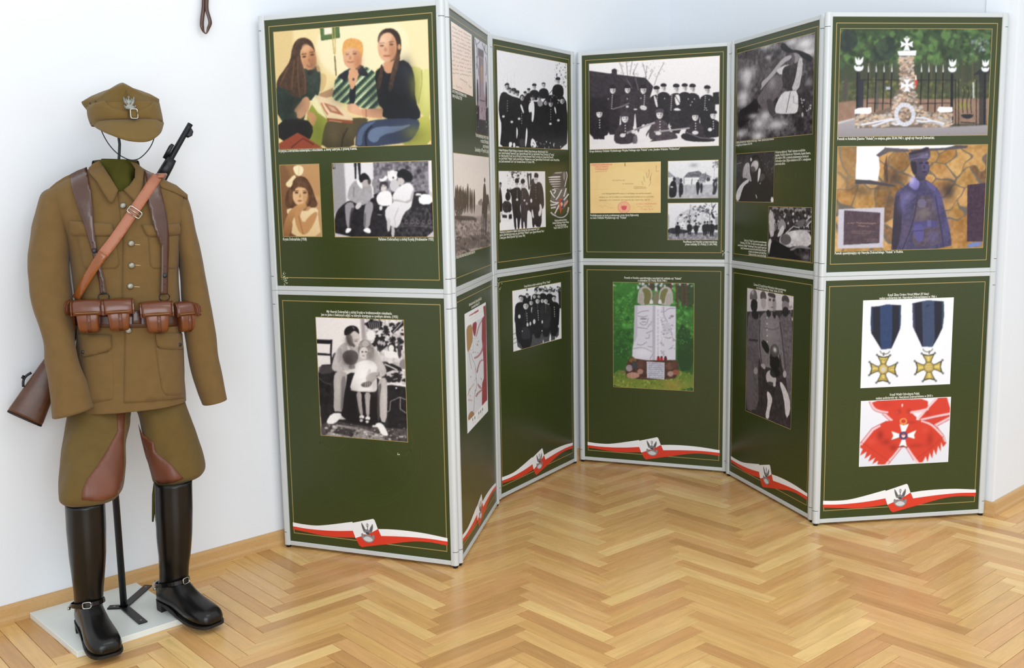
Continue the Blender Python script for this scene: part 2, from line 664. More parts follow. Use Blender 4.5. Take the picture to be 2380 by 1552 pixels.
def panel_uv(key, u, v):
    """image measurement -> metres on the poster (x from its left edge, z from its lower edge)"""
    i = int(key[0])
    p0, ux, nn, t = frame_of(i)
    p = on_plane(u, v, p0 - nn * (REC - 0.0003), nn)
    return (p - p0).dot(ux), p.z - (ZU if key[1] == 'U' else ZL)[0]


# ------------------------------------------------------------------ ribbon and eagle at the foot of every lower poster
def smooth_curve(pts, n=60):
    pts = np.array(pts, float)
    out = []
    P = np.vstack([2 * pts[0] - pts[1], pts, 2 * pts[-1] - pts[-2]])
    per = max(2, n // (len(pts) - 1))
    for k in range(1, len(P) - 2):
        p0_, p1_, p2_, p3_ = P[k - 1], P[k], P[k + 1], P[k + 2]
        for j in range(per):
            s = j / per
            out.append(0.5 * ((2 * p1_) + (-p0_ + p2_) * s + (2 * p0_ - 5 * p1_ + 4 * p2_ - p3_) * s * s +
                              (-p0_ + 3 * p1_ - 3 * p2_ + p3_) * s ** 3))
    out.append(pts[-1])
    return out


def band(name, top, bot, y, m, parent):
    a, b = smooth_curve(top), smooth_curve(bot)
    vs = [(p[0], y, p[1]) for p in a] + [(p[0], y, p[1]) for p in b]
    n = len(a)
    return mobj(name, vs, [(i, i + 1, n + i + 1, n + i) for i in range(n - 1)], m, parent)


def ngon(name, pts, y, m, parent):
    return mobj(name, [(p[0], y, p[1]) for p in pts], [tuple(range(len(pts)))], m, parent)


def ribbon(key):
    # measured on the fourth lower poster (crop 1300,950 zoom 5.174)
    f = lambda x, y: panel_uv('4L', 1300 + x / 5.174, 950 + y / 5.174)
    po = POSTERS[key]
    y1, y2, y3 = REC - 0.0004, REC - 0.0006, REC - 0.0008
    b1 = band('white_ribbon', [f(340, 397), f(450, 412), f(580, 420), f(720, 408), f(960, 374)],
              [f(340, 434), f(480, 452), f(640, 462), f(800, 464), f(960, 458)], y1, M['white'], po)
    band('red_ribbon', [f(340, 434), f(480, 452), f(640, 462), f(800, 464), f(985, 458)],
         [f(340, 462), f(480, 485), f(640, 510), f(800, 522), f(985, 521)], y1, M['red'], po)
    band('white_ribbon', [f(1222, 434), f(1340, 433), f(1500, 440), f(1700, 460), f(1928, 497)],
         [f(1250, 497), f(1400, 496), f(1560, 499), f(1740, 508), f(1928, 529)], y1, M['white'], po)
    band('red_ribbon', [f(1245, 497), f(1400, 496), f(1560, 499), f(1740, 508), f(1928, 529)],
         [f(1170, 590), f(1330, 570), f(1560, 540), f(1740, 540), f(1928, 566)], y1, M['red'], po)
    # folded flag plate
    wp = [f(952, 385), f(1175, 340), f(1190, 352), f(1220, 434), f(1130, 480), f(985, 525), f(955, 440)]
    rp_ = [f(985, 525), f(1130, 480), f(1220, 434), f(1250, 497), f(1175, 590), f(1045, 608), f(1020, 590)]
    ngon('white_flag', wp, y2, M['white'], po)
    ngon('red_flag', rp_, y2, M['red'], po)
    return f, y3


# ------------------------------------------------------------------ raster drawing used for printed photographs
def hexc(c):
    if isinstance(c, (int, float)):
        return np.array([c, c, c]) / 255.0
    c = c.lstrip('#')
    if len(c) == 2:
        c = c * 3
    return np.array([int(c[k:k + 2], 16) for k in (0, 2, 4)]) / 255.0


def vnoise(w, h, cell, rs):
    gw, gh = int(w / cell) + 3, int(h / cell) + 3
    g = rs.rand(gh, gw)
    ys, xs = np.arange(h) / cell, np.arange(w) / cell
    y0, x0 = ys.astype(int), xs.astype(int)
    fy, fx = ys - y0, xs - x0
    fy, fx = (fy * fy * (3 - 2 * fy))[:, None], (fx * fx * (3 - 2 * fx))[None, :]
    a, b = g[y0][:, x0], g[y0][:, x0 + 1]
    c, d = g[y0 + 1][:, x0], g[y0 + 1][:, x0 + 1]
    return (a * (1 - fx) + b * fx) * (1 - fy) + (c * (1 - fx) + d * fx) * fy


CELL = 0.0021


class Pic:
    """a print on one poster; shapes are given in the coordinates of a measuring crop (x0, y0, zoom)"""

    def __init__(self, key, crop, corners, seed=1, cell=CELL):
        self.key, self.crop = key, crop
        cs = [self.uv(*c) for c in corners]           # TL TR BR BL
        self.x0 = (cs[0][0] + cs[3][0]) / 2
        self.x1 = (cs[1][0] + cs[2][0]) / 2
        self.z1 = (cs[0][1] + cs[1][1]) / 2
        self.z0 = (cs[2][1] + cs[3][1]) / 2
        self.w = max(8, int(round((self.x1 - self.x0) / cell)))
        self.h = max(8, int(round((self.z1 - self.z0) / cell)))
        self.a = np.zeros((self.h, self.w, 3))
        self.rs = np.random.RandomState(seed)

    def uv(self, x, y):
        return panel_uv(self.key, self.crop[0] + x / self.crop[2], self.crop[1] + y / self.crop[2])

    def c(self, x, y):
        u, z = self.uv(x, y)
        return (u - self.x0) / (self.x1 - self.x0) * self.w, (self.z1 - z) / (self.z1 - self.z0) * self.h

    def pts(self, pts):
        return [self.c(*p) for p in pts]

    @staticmethod
    def chaikin(p, it, closed=True):
        p = np.array(p, float)
        for _ in range(it):
            if closed:
                q = np.roll(p, -1, 0)
                p = np.stack([0.75 * p + 0.25 * q, 0.25 * p + 0.75 * q], 1).reshape(-1, 2)
            else:
                q = np.stack([0.75 * p[:-1] + 0.25 * p[1:], 0.25 * p[:-1] + 0.75 * p[1:]], 1).reshape(-1, 2)
                p = np.vstack([p[:1], q, p[-1:]])
        return p

    def mask(self, P):
        P = np.asarray(P, float)
        xa, ya = np.floor(P.min(0)).astype(int)
        xb, yb = np.ceil(P.max(0)).astype(int) + 1
        xa, ya, xb, yb = max(0, xa), max(0, ya), min(self.w, xb), min(self.h, yb)
        if xb <= xa or yb <= ya:
            return None
        m = np.zeros((yb - ya, xb - xa))
        for sx in (0.25, 0.75):
            for sy in (0.25, 0.75):
                X = np.arange(xa, xb)[None, :] + sx
                Y = np.arange(ya, yb)[:, None] + sy
                ins = np.zeros(m.shape, bool)
                for k in range(len(P)):
                    (ax, ay), (bx, by) = P[k - 1], P[k]
                    if ay == by:
                        continue
                    cr = ((ay > Y) != (by > Y)) & (X < (bx - ax) * (Y - ay) / (by - ay) + ax)
                    ins ^= cr
                m += ins * 0.25
        return xa, ya, xb, yb, m

    def fillP(self, P, col, al=1.0, tex=0.0, cell=3.0, g=None):
        r = self.mask(P)
        if r is None:
            return
        xa, ya, xb, yb, m = r
        c = hexc(col)
        C = np.ones(m.shape + (3,)) * c
        if g is not None:                             # second colour towards the bottom of the shape
            tt = np.linspace(0, 1, m.shape[0])[:, None, None]
            C = C * (1 - tt) + hexc(g) * tt
        if tex:
            nz = vnoise(xb - xa, yb - ya, cell, self.rs) * 0.65 + vnoise(xb - xa, yb - ya, cell / 2.2, self.rs) * 0.35
            C = np.clip(C + ((nz - 0.5) * 2 * tex)[..., None], 0, 1)
        m = (m * al)[..., None]
        self.a[ya:yb, xa:xb] = self.a[ya:yb, xa:xb] * (1 - m) + C * m

    def bg(self, col, col2=None, tex=0.0, cell=6):
        P = [(-2, -2), (self.w + 2, -2), (self.w + 2, self.h + 2), (-2, self.h + 2)]
        self.fillP(P, col, g=col2, tex=tex, cell=cell)

    def poly(self, pts, col, sm=1, **k):
        P = self.pts(pts)
        if sm:
            P = self.chaikin(P, sm)
        self.fillP(P, col, **k)

    def ell(self, cx, cy, rx, ry, col, rot=0, **k):
        r = math.radians(rot)
        pts = []
        for i in range(20):
            a = 2 * math.pi * i / 20
            x, y = rx * math.cos(a), ry * math.sin(a)
            pts.append((cx + x * math.cos(r) - y * math.sin(r), cy + x * math.sin(r) + y * math.cos(r)))
        self.fillP(self.pts(pts), col, **k)

    def line(self, pts, wd, col, sm=0, **k):
        P = np.array(pts, float)
        if sm:
            P = self.chaikin(P, sm, False)
        wd = wd / 2
        n = len(P)
        L, R = [], []
        for i in range(n):
            t = P[min(i + 1, n - 1)] - P[max(i - 1, 0)]
            t = t / (np.hypot(*t) + 1e-9)
            nn_ = np.array([-t[1], t[0]])
            L.append(P[i] + nn_ * wd)
            R.append(P[i] - nn_ * wd)
        self.fillP(self.pts(L + R[::-1]), col, **k)

    def spots(self, x0, y0, x1, y1, n, rmin, rmax, cols, al=0.8, asp=1.0, poly=None):
        for _ in range(n):
            x, y = self.rs.uniform(x0, x1), self.rs.uniform(y0, y1)
            r = self.rs.uniform(rmin, rmax)
            k = self.rs.randint(5, 8)
            ph = self.rs.uniform(0, 6.28)
            pts = [(x + r * asp * self.rs.uniform(0.5, 1.2) * math.cos(ph + 6.283 * i / k),
                    y + r * self.rs.uniform(0.5, 1.2) * math.sin(ph + 6.283 * i / k)) for i in range(k)]
            self.fillP(self.pts(pts), cols[self.rs.randint(len(cols))], al=al)

    def glow(self, cx, cy, rx, ry, col, al=0.6):
        """soft tone of the printed picture itself"""
        x, y = self.c(cx, cy)
        xr, yr = abs(self.c(cx + rx, cy)[0] - x) + 0.5, abs(self.c(cx, cy + ry)[1] - y) + 0.5
        X, Y = np.meshgrid(np.arange(self.w) + 0.5, np.arange(self.h) + 0.5)
        m = (al * np.exp(-(((X - x) / xr) ** 2 + ((Y - y) / yr) ** 2)))[..., None]
        self.a = self.a * (1 - m) + hexc(col) * m

    def grain(self, amt, cell=1.5):
        nz = vnoise(self.w, self.h, cell, self.rs)
        self.a = np.clip(self.a + ((nz - 0.5) * 2 * amt)[..., None], 0, 1)

    def blur(self, r=1):
        for _ in range(r):
            p = np.pad(self.a, ((1, 1), (1, 1), (0, 0)), 'edge')
            self.a = (p[:-2, 1:-1] + p[2:, 1:-1] + p[1:-1, :-2] + p[1:-1, 2:] + 2 * p[1:-1, 1:-1]) / 6

    def tint(self, col, amt):
        g = self.a.mean(2, keepdims=True)
        self.a = self.a * (1 - amt) + g * hexc(col) * amt

    def build(self, name, border='gold', label=None, y=None):
        w, h = self.w, self.h
        y = REC - 0.0008 if y is None else y
        xs = np.linspace(self.x0, self.x1, w + 1)
        zs = np.linspace(self.z1, self.z0, h + 1)
        X, Z = np.meshgrid(xs, zs)
        co = np.stack([X, np.full_like(X, y), Z], -1).reshape(-1, 3)
        idx = np.arange((w + 1) * (h + 1)).reshape(h + 1, w + 1)
        fc = np.stack([idx[1:, :-1], idx[1:, 1:], idx[:-1, 1:], idx[:-1, :-1]], -1).reshape(-1, 4)
        me = bpy.data.meshes.new(name)
        me.vertices.add(len(co))
        me.vertices.foreach_set('co', co.astype(np.float32).ravel())
        me.loops.add(fc.size)
        me.loops.foreach_set('vertex_index', fc.astype(np.int32).ravel())
        me.polygons.add(len(fc))
        me.polygons.foreach_set('loop_start', np.arange(0, fc.size, 4, dtype=np.int32))
        me.update(calc_edges=True)
        # colours at the grid corners = mean of the touching cells
        p = np.pad(self.a, ((1, 1), (1, 1), (0, 0)), 'edge')
        v = (p[:-1, :-1] + p[1:, :-1] + p[:-1, 1:] + p[1:, 1:]) / 4
        v = np.clip(v, 0, 1)
        lin = np.where(v <= 0.04045, v / 12.92, ((v + 0.055) / 1.055) ** 2.4)
        at = me.color_attributes.new('ink', 'FLOAT_COLOR', 'POINT')
        rgba = np.concatenate([lin.reshape(-1, 3), np.ones((len(co), 1))], 1)
        at.data.foreach_set('color', rgba.astype(np.float32).ravel())
        me.materials.append(M['ink'])
        o = bpy.data.objects.new(name, me)
        link(o, POSTERS[self.key])
        if label:
            o['label'] = label
        if border:
            b = 0.0022
            rect_line('photo_border', self.x0 - b, self.x1 + b, self.z0 - b, self.z1 + b, b, y, M[border], POSTERS[self.key])
        return o


def caption(key, lines, x, z, size, align='LEFT', m='goldtext', space=1.25, bold=0.0):
    """printed caption; x, z in poster metres (top line's baseline)"""
    cu = bpy.data.curves.new('caption', 'FONT')
    cu.body = '\n'.join(lines)
    cu.size = size
    cu.align_x = align
    cu.space_line = space
    cu.offset = bold
    cu.resolution_u = 2
    tmp = bpy.data.objects.new('caption_tmp', cu)
    COL.objects.link(tmp)
    dg = bpy.context.evaluated_depsgraph_get()
    me = bpy.data.meshes.new_from_object(tmp.evaluated_get(dg))
    bpy.data.objects.remove(tmp)
    bpy.data.curves.remove(cu)
    me.name = 'caption'
    for v in me.vertices:
        v.co = (v.co.x + x, REC - 0.0006, v.co.y + z)
    me.materials.clear()
    me.materials.append(M[m])
    o = bpy.data.objects.new('caption', me)
    link(o, POSTERS[key])
    return o


def cap_px(key, lines, u0, v0, u1, v1, align='LEFT', m='goldtext', bold=0.0):
    """caption fitted between two measured points: left/right ends of its widest line's baseline row (first line)"""
    xa, za = panel_uv(key, u0, v0)
    xb, zb = panel_uv(key, u1, v1)
    o = caption(key, lines, 0, 0, 0.01, align, m, 0.86, 0.00018)
    xs = [v.co.x for v in o.data.vertices]
    wdt = max(xs) - min(xs)
    k = (xb - xa) / wdt
    n = len(lines)
    mn, mx = min(xs), max(xs)
    zz = (za + zb) / 2
    ky = k * 1.45
    for v in o.data.vertices:
        v.co.x = xa + (v.co.x - mn) * k
        v.co.z = zz + 0.0012 + v.co.z * ky
    return o

# ------------------------------------------------------------------ uniform on its stand
BOARD_T = 0.020
O = on_floor(288, 1409, BOARD_T + 0.004)
O.z = 0
VD = Vector((O.x, O.y, 0)).normalized()       # horizontal direction from the camera to the stand
VX = Vector((VD.y, -VD.x, 0))                 # to the right as one faces it


def L2W(x, y, z):
    return Vector((O.x, O.y, 0)) + VX * x + VD * y + Vector((0, 0, z))


def px(u, v, y=0.0):
    """measured point at local depth y (positive = behind the stand's post) -> world"""
    return on_plane(u, v, Vector((O.x, O.y, 0)) + VD * y, VD)


def pl(u, v, y=0.0):
    p = px(u, v, y) - Vector((O.x, O.y, 0))
    return p.dot(VX), p.dot(VD), p.z


def sup(a, p):
    c, s = math.cos(a), math.sin(a)
    return math.copysign(abs(c) ** (2 / p), c), math.copysign(abs(s) ** (2 / p), s)


class Loft:
    """stack of rings, each (ul, vl, ur, vr, half depth, depth offset) measured on the photo"""

    def __init__(self, rings, p=2.3):
        self.p = p
        self.r = []
        for (ul, vl, ur, vr, d, yo) in rings:
            a, b = px(ul, vl, yo), px(ur, vr, yo)
            self.r.append((a, b, d, yo))
        loc = [(((a + b) / 2 - Vector((O.x, O.y, 0))), (b - a).length / 2, d, yo) for a, b, d, yo in self.r]
        self.tab = sorted([(c.z, c.dot(VX), hw, d, yo) for c, hw, d, yo in loc])

    def front(self, x, z):
        t = self.tab
        if z <= t[0][0]:
            r = t[0]
        elif z >= t[-1][0]:
            r = t[-1]
        else:
            for i in range(len(t) - 1):
                if t[i][0] <= z <= t[i + 1][0]:
                    f = (z - t[i][0]) / max(1e-6, t[i + 1][0] - t[i][0])
                    r = [t[i][k] * (1 - f) + t[i + 1][k] * f for k in range(5)]
                    break
        s = min(0.985, abs((x - r[1]) / r[2]))
        return r[4] - r[3] * (1 - s ** self.p) ** (1 / self.p)

    def hit(self, u, v, off=0.0):
        """point on the front of the loft seen at (u, v), lifted off towards the viewer"""
        y = -0.1
        for _ in range(6):
            x, yy, z = pl(u, v, y)
            y = 0.5 * y + 0.5 * self.front(x, z)
        x, yy, z = pl(u, v, y - off)
        return L2W(x, y - off, z)

    def build(self, name, m, parent, nseg=40, sub=4, cap0=False, cap1=False, wr=0.0, wrs=14.0, solid=0.0, label=None, seed=0.0, fold=None, cut=None):
        # smooth interpolation between rings
        R = []
        src = [(np.array(a), np.array(b), d, yo) for a, b, d, yo in self.r]
        n = len(src)
        for i in range(n - 1):
            q = [src[max(0, i - 1)], src[i], src[i + 1], src[min(n - 1, i + 2)]]
            for j in range(sub):
                s = j / sub
                w = (-0.5 * s + s * s - 0.5 * s ** 3, 1 - 2.5 * s * s + 1.5 * s ** 3, 0.5 * s + 2 * s * s - 1.5 * s ** 3, -0.5 * s * s + 0.5 * s ** 3)
                R.append(tuple(sum(w[k] * q[k][e] for k in range(4)) for e in range(3)))
        R.append(src[-1][:3])
        vs, fs = [], []
        for a, b, d in R:
            c, h = (a + b) / 2, (b - a) / 2
            for k in range(nseg):
                x, y = sup(2 * math.pi * k / nseg, self.p)
                v = Vector(c + h * x) + VD * (d * y)
                if wr:
                    q = Vector((v.x, v.y, v.z * (0.45 if fold is None else fold))) * wrs + Vector((seed, 0, 0))
                    nrm = (VX * x + VD * y).normalized()
                    v = v + nrm * (noise.noise(q) * wr + noise.noise(q * 2.3) * wr * 0.45)
                vs.append(v)
        m_ = len(R)
        for i in range(m_ - 1):
            for k in range(nseg):
                f4 = (i * nseg + k, i * nseg + (k + 1) % nseg, (i + 1) * nseg + (k + 1) % nseg, (i + 1) * nseg + k)
                if cut is not None:
                    cc_ = (vs[f4[0]] + vs[f4[1]] + vs[f4[2]] + vs[f4[3]]) / 4
                    if (cc_ - Vector((O.x, O.y, 0))).dot(VD) < 0 and inside(proj(cc_), cut):
                        continue
                fs.append(f4)
        if cap0:
            fs.append(tuple(range(nseg)))
        if cap1:
            fs.append(tuple((m_ - 1) * nseg + k for k in range(nseg)))
        o = recalc(mobj(name, vs, fs, m, None, True, label))
        attach(o, parent)
        if solid:
            md = o.modifiers.new('thick', 'SOLIDIFY')
            md.thickness = solid
            md.offset = -1
        return o


def attach(o, parent):
    """parent an object whose mesh is in world coordinates"""
    o.parent = parent
    o.matrix_parent_inverse = parent_matrix(parent).inverted()


def parent_matrix(p):
    mm = Matrix.Translation(p.location) @ p.rotation_euler.to_matrix().to_4x4()
    if p.parent is not None:
        mm = parent_matrix(p.parent) @ p.matrix_parent_inverse @ mm
    return mm


def inside(p, poly):
    x, y = p
    r = False
    for i in range(len(poly)):
        (ax, ay), (bx, by) = poly[i - 1], poly[i]
        if (ay > y) != (by > y) and x < (bx - ax) * (y - ay) / (by - ay) + ax:
            r = not r
    return r


def resample(poly, step):
    out = []
    for i in range(len(poly)):
        a, b = poly[i], poly[(i + 1) % len(poly)]
        n = max(1, int(math.hypot(b[0] - a[0], b[1] - a[1]) / step))
        for k in range(n):
            out.append((a[0] + (b[0] - a[0]) * k / n, a[1] + (b[1] - a[1]) * k / n))
    return out


def decal(name, poly, surf, t, m, parent, base=0.0, step=6.0, sm=0, rim=0.45, label=None, sink=0.002):
    """cloth or leather piece lying on a surface: outline in measured pixels, surf(u, v, off) gives its place"""
    if sm:
        poly = [tuple(p) for p in Pic.chaikin(poly, sm)]
    ol = resample(poly, step)
    n = len(ol)
    xs, ys = [p[0] for p in ol], [p[1] for p in ol]
    pts = list(ol)
    gx = min(xs) + step / 2
    while gx < max(xs):
        gy = min(ys) + step / 2
        while gy < max(ys):
            if inside((gx, gy), ol):
                dmin = min((gx - p[0]) ** 2 + (gy - p[1]) ** 2 for p in ol)
                if dmin > (step * 0.55) ** 2:
                    pts.append((gx, gy))
            gy += step
        gx += step
    res = delaunay_2d_cdt([Vector(p) for p in pts], [(i, (i + 1) % n) for i in range(n)], [], 1, 1e-4)
    V2, F2, orig = res[0], res[2], res[3]
    bnd = set()
    for vi, og in enumerate(orig):
        if any(k < n for k in og):
            bnd.add(vi)
    vs, fs = [], []
    for vi, p in enumerate(V2):
        vs.append(surf(p.x, p.y, base + (t * rim if vi in bnd else t)))
    nv = len(V2)
    for vi, p in enumerate(V2):
        vs.append(surf(p.x, p.y, base - sink))
    ed = {}
    for f in F2:
        f = tuple(f)
        fs.append(f)
        fs.append(tuple(nv + k for k in f[::-1]))
        for i in range(len(f)):
            a, b = f[i], f[(i + 1) % len(f)]
            ed[(min(a, b), max(a, b))] = ed.get((min(a, b), max(a, b)), 0) + 1
    for (a, b), c in ed.items():
        if c == 1:
            fs.append((a, b, nv + b, nv + a))
    o = recalc(mobj(name, vs, fs, m, None, True, label))
    attach(o, parent)
    return o


def flatsurf(depth):
    """surface that is a plane (or depth function) in front of the stand"""
    def s(u, v, off):
        d = depth(u, v) if callable(depth) else depth
        x, y, z = pl(u, v, d - off)
        return L2W(x, d - off, z)
    return s


def strip_poly(cl, wd):
    cl = Pic.chaikin(cl, 2, False)
    L, R = [], []
    n = len(cl)
    for i in range(n):
        t = cl[min(i + 1, n - 1)] - cl[max(i - 1, 0)]
        t = t / (np.hypot(*t) + 1e-9)
        w = wd(i / (n - 1)) if callable(wd) else wd
        nn_ = np.array([-t[1], t[0]]) * w / 2
        L.append(tuple(cl[i] + nn_))
        R.append(tuple(cl[i] - nn_))
    return L + R[::-1]


def disc(name, c, nrm, r, h, m, parent, dome=0.5, seg=18, label=None):
    """domed button"""
    nrm = Vector(nrm).normalized()
    a = nrm.orthogonal().normalized()
    b = nrm.cross(a)
    prof = [(r, 0), (r, h * (1 - dome)), (r * 0.8, h * (1 - dome * 0.35)), (r * 0.45, h * (1 - dome * 0.08)), (0.0001, h)]
    vs, fs = [], []
    for rr, hh in prof:
        for k in range(seg):
            w = 2 * math.pi * k / seg
            vs.append(Vector(c) + a * rr * math.cos(w) + b * rr * math.sin(w) + nrm * hh)
    for j in range(len(prof) - 1):
        for k in range(seg):
            fs.append((j * seg + k, j * seg + (k + 1) % seg, (j + 1) * seg + (k + 1) % seg, (j + 1) * seg + k))
    o = recalc(mobj(name, vs, fs, m, None, True, label))
    attach(o, parent)
    return o


def wtube(name, pts, rad, m, parent, seg=10, label=None):
    o = tube(name, pts, rad, m, None, seg, label)
    attach(o, parent)
    return o


# white board on the floor, parallel to the wall
bF = on_floor(180, 1529, 0.0)
br_root = None
bd_x = (on_floor(447, 1449, 0.0) - bF).length
bL = on_floor(93, 1416, BOARD_T)
bd_y = min(abs((bL - bF).dot(WY)), ((WALL_A - WY * 0.018) - bF).dot(WY) - 0.002)
board = box('plinth_board', 0, bd_x, 0, bd_y, 0, BOARD_T, M['plinth'], None, 0.0015)
board.location = (bF.x, bF.y, 0)
board.rotation_euler = (0, 0, TW)
board['label'] = 'flat white board on the parquet under the uniform stand and boots'
board['category'] = 'board'

# iron display stand
st = empty('display_stand', 'black iron display stand with flat three-legged foot holding up the uniform', 'display stand', (O.x, O.y, BOARD_T))
ztop_neck = pl(268, 300, 0.0)[2]
SZ = BOARD_T
pole = wtube('pole', [L2W(0, 0, SZ + 0.004), L2W(0, 0, pl(275, 430, 0)[2])], 0.011, M['iron'], st, 14)
neck_pts = [px(u, v, 0.0) for u, v in ((275, 430), (275, 385), (277, 360), (278, 335), (275, 312), (272, 285))]
wtube('neck_rod', neck_pts, 0.0045, M['iron'], st, 10)
for (u, v) in ((345, 1360), (333, 1447), (252, 1411)):
    e = on_floor(u, v, SZ + 0.003)
    d = Vector((e.x - O.x, e.y - O.y, 0))
    ln = d.length
    leg = box('base_leg', -0.012, ln, -0.014, 0.014, 0, 0.005, M['iron'], None, 0.001)
    leg.parent = st
    leg.location = (0, 0, 0.0005)
    leg.rotation_euler = (0, 0, math.atan2(d.y, d.x))
    sc = disc('screw', L2W(0, 0, 0), (0, 0, 1), 0.004, 0.0015, M['badge'], st)
    off = d.normalized() * (ln - 0.02)
    sc.location = sc.location + Vector((off.x, off.y, SZ + 0.0055))

# ---------------- tunic
tun = empty('uniform_tunic', 'olive brown wool soldier tunic with long sleeves and silver buttons on the stand', 'tunic', (O.x, O.y, 0.7))
T = Loft([(232, 383, 322, 385, 0.048, 0.0), (205, 393, 343, 397, 0.062, 0.0), (172, 407, 374, 411, 0.074, 0.0),
          (136, 424, 404, 429, 0.084, 0.0), (112, 440, 428, 447, 0.090, 0.0), (101, 462, 438, 468, 0.096, 0.0),
          (112, 495, 435, 498, 0.104, 0.0), (142, 535, 426, 538, 0.112, 0.0), (158, 575, 419, 577, 0.116, 0.0),
          (164, 620, 416, 622, 0.116, 0.0), (170, 680, 418, 680, 0.110, 0.0), (176, 735, 421, 735, 0.104, 0.0),
          (176, 785, 423, 783, 0.108, 0.0), (174, 840, 427, 836, 0.116, 0.0), (170, 900, 431, 892, 0.122, 0.0),
          (168, 953, 433, 927, 0.126, 0.0)])
NECK_V = [(214, 370), (330, 370), (322, 400), (306, 428), (287, 445), (274, 445), (256, 420), (236, 395)]
T.build('tunic_body', M['wool'], tun, 110, 9, wr=0.0042, wrs=11.0, solid=0.003, fold=0.4, cut=NECK_V)
SRs = Loft([(118, 437, 148, 432, 0.03, 0.01), (97, 452, 158, 436, 0.058, 0.01), (82, 497, 162, 486, 0.072, 0.005),
           (71, 560, 162, 556, 0.076, 0.0), (66, 620, 160, 622, 0.076, -0.01), (69, 685, 168, 690, 0.072, -0.02),
           (81, 745, 173, 748, 0.070, -0.035), (98, 798, 178, 800, 0.066, -0.05), (107, 850, 187, 845, 0.064, -0.062),
           (114, 905, 204, 890, 0.060, -0.075), (121, 971, 222, 941, 0.058, -0.085)])
SRs.build('sleeve', M['wool'], tun, 44, 6, cap0=True, wr=0.0085, wrs=9.0, solid=0.003, seed=7.0, fold=0.75)
SLl = Loft([(398, 434, 428, 446, 0.03, 0.01), (392, 444, 440, 462, 0.058, 0.01), (398, 500, 449, 500, 0.070, 0.005),
            (406, 560, 460, 560, 0.072, 0.0), (416, 620, 473, 618, 0.070, -0.002), (422, 690, 486, 686, 0.066, -0.004),
            (426, 750, 496, 745, 0.063, -0.008), (432, 810, 504, 805, 0.060, -0.012), (443, 862, 511, 855, 0.057, -0.016),
            (456, 905, 518, 895, 0.054, -0.02), (468, 940, 523, 925, 0.052, -0.022)])
SLl.build('sleeve', M['wool'], tun, 44, 6, cap0=True, wr=0.007, wrs=9.0, solid=0.003, seed=3.0, fold=0.6)

hit = T.hit
# green lining seen in the neck opening
lin_l = Loft([(233, 369, 309, 372, 0.050, -0.005), (228, 384, 318, 388, 0.054, -0.005), (232, 410, 314, 412, 0.060, -0.01), (240, 440, 318, 444, 0.07, -0.01), (240, 470, 318, 474, 0.075, -0.01)])
lb = lin_l.build('neck_lining', M['lining'], tun, 48, 6, wr=0.010, wrs=22, solid=0.002, label='green cotton neck lining')


def neck_depth(u, v):
    # collar leaves rise from the chest to the neck
    x, y, z = pl(u, v, -0.06)
    f = T.front(x, z)
    return max(f, -0.106) - 0.004


colsurf = flatsurf(lambda u, v: min(-0.045, neck_depth(u, v) - 0.006))
decal('collar_leaf', [(206, 390), (217, 379), (231, 373), (243, 391), (256, 411), (275, 442), (262, 471), (255, 471), (240, 448), (225, 422), (208, 402)],
      colsurf, 0.008, M['wool'], tun, 0.001, 5, rim=0.5, sink=0.004)
decal('collar_leaf', [(303, 376), (318, 379), (331, 390), (335, 403), (331, 430), (327, 455), (322, 477), (305, 460), (287, 441), (301, 430), (313, 413), (314, 392)],
      colsurf, 0.008, M['wool'], tun, 0.001, 5, rim=0.5, sink=0.004)
# collar band round the back of the neck
bk = []
for k in range(15):
    a = math.pi * (0.02 + 0.96 * k / 14)
    bk.append((math.cos(a), math.sin(a)))
zb0, zb1 = pl(270, 400, 0.0)[2], pl(270, 374, 0.03)[2]
cxn = (pl(216, 388, 0)[0] + pl(322, 388, 0)[0]) / 2
vsb, fsb = [], []
for (r, zz) in ((0.070, zb0), (0.066, zb1 - 0.004), (0.063, zb1), (0.059, zb1 - 0.003), (0.060, zb0)):
    for cx_, sy_ in bk:
        vsb.append(L2W(cxn + cx_ * r * 1.05, -0.012 + sy_ * r * 0.95, zz + 0.006 * sy_))
for j in range(4):
    for k in range(14):
        fsb.append((j * 15 + k, j * 15 + k + 1, (j + 1) * 15 + k + 1, (j + 1) * 15 + k))
attach(recalc(mobj('collar_band', vsb, fsb, M['wool'], None, True)), tun)

# front edge
decal('front_panel', [(274, 445), (287, 445), (306, 432), (322, 412), (340, 402), (372, 413), (402, 430), (424, 450), (428, 500), (421, 540), (414, 577), (411, 620), (413, 680), (416, 735), (418, 783), (422, 836), (426, 892), (428, 924),
                      (360, 932), (288, 936), (290, 850), (291, 783), (288, 730), (285, 680), (286, 620), (287, 561), (280, 500)], hit, 0.0045, M['wool'], tun, 0.001, 9, rim=0.75)
hitR = lambda u, v, off: hit(u, v, off + 0.0045)
for (u, v) in ((286, 478), (305, 566), (306, 617), (303, 665), (299, 768)):
    c = hit(u, v, 0.0062)
    disc('button', c, (-VD + VX * 0.1), 0.0098, 0.006, M['oldsilver'], tun)
for (u, v) in ((318, 568), (319, 616), (317, 666)):
    decal('buttonhole', [(u - 6, v - 1), (u + 8, v), (u + 8, v + 1.6), (u - 6, v + 1)], hitR, 0.0012, M['stitch'], tun, 0.0012, 5)
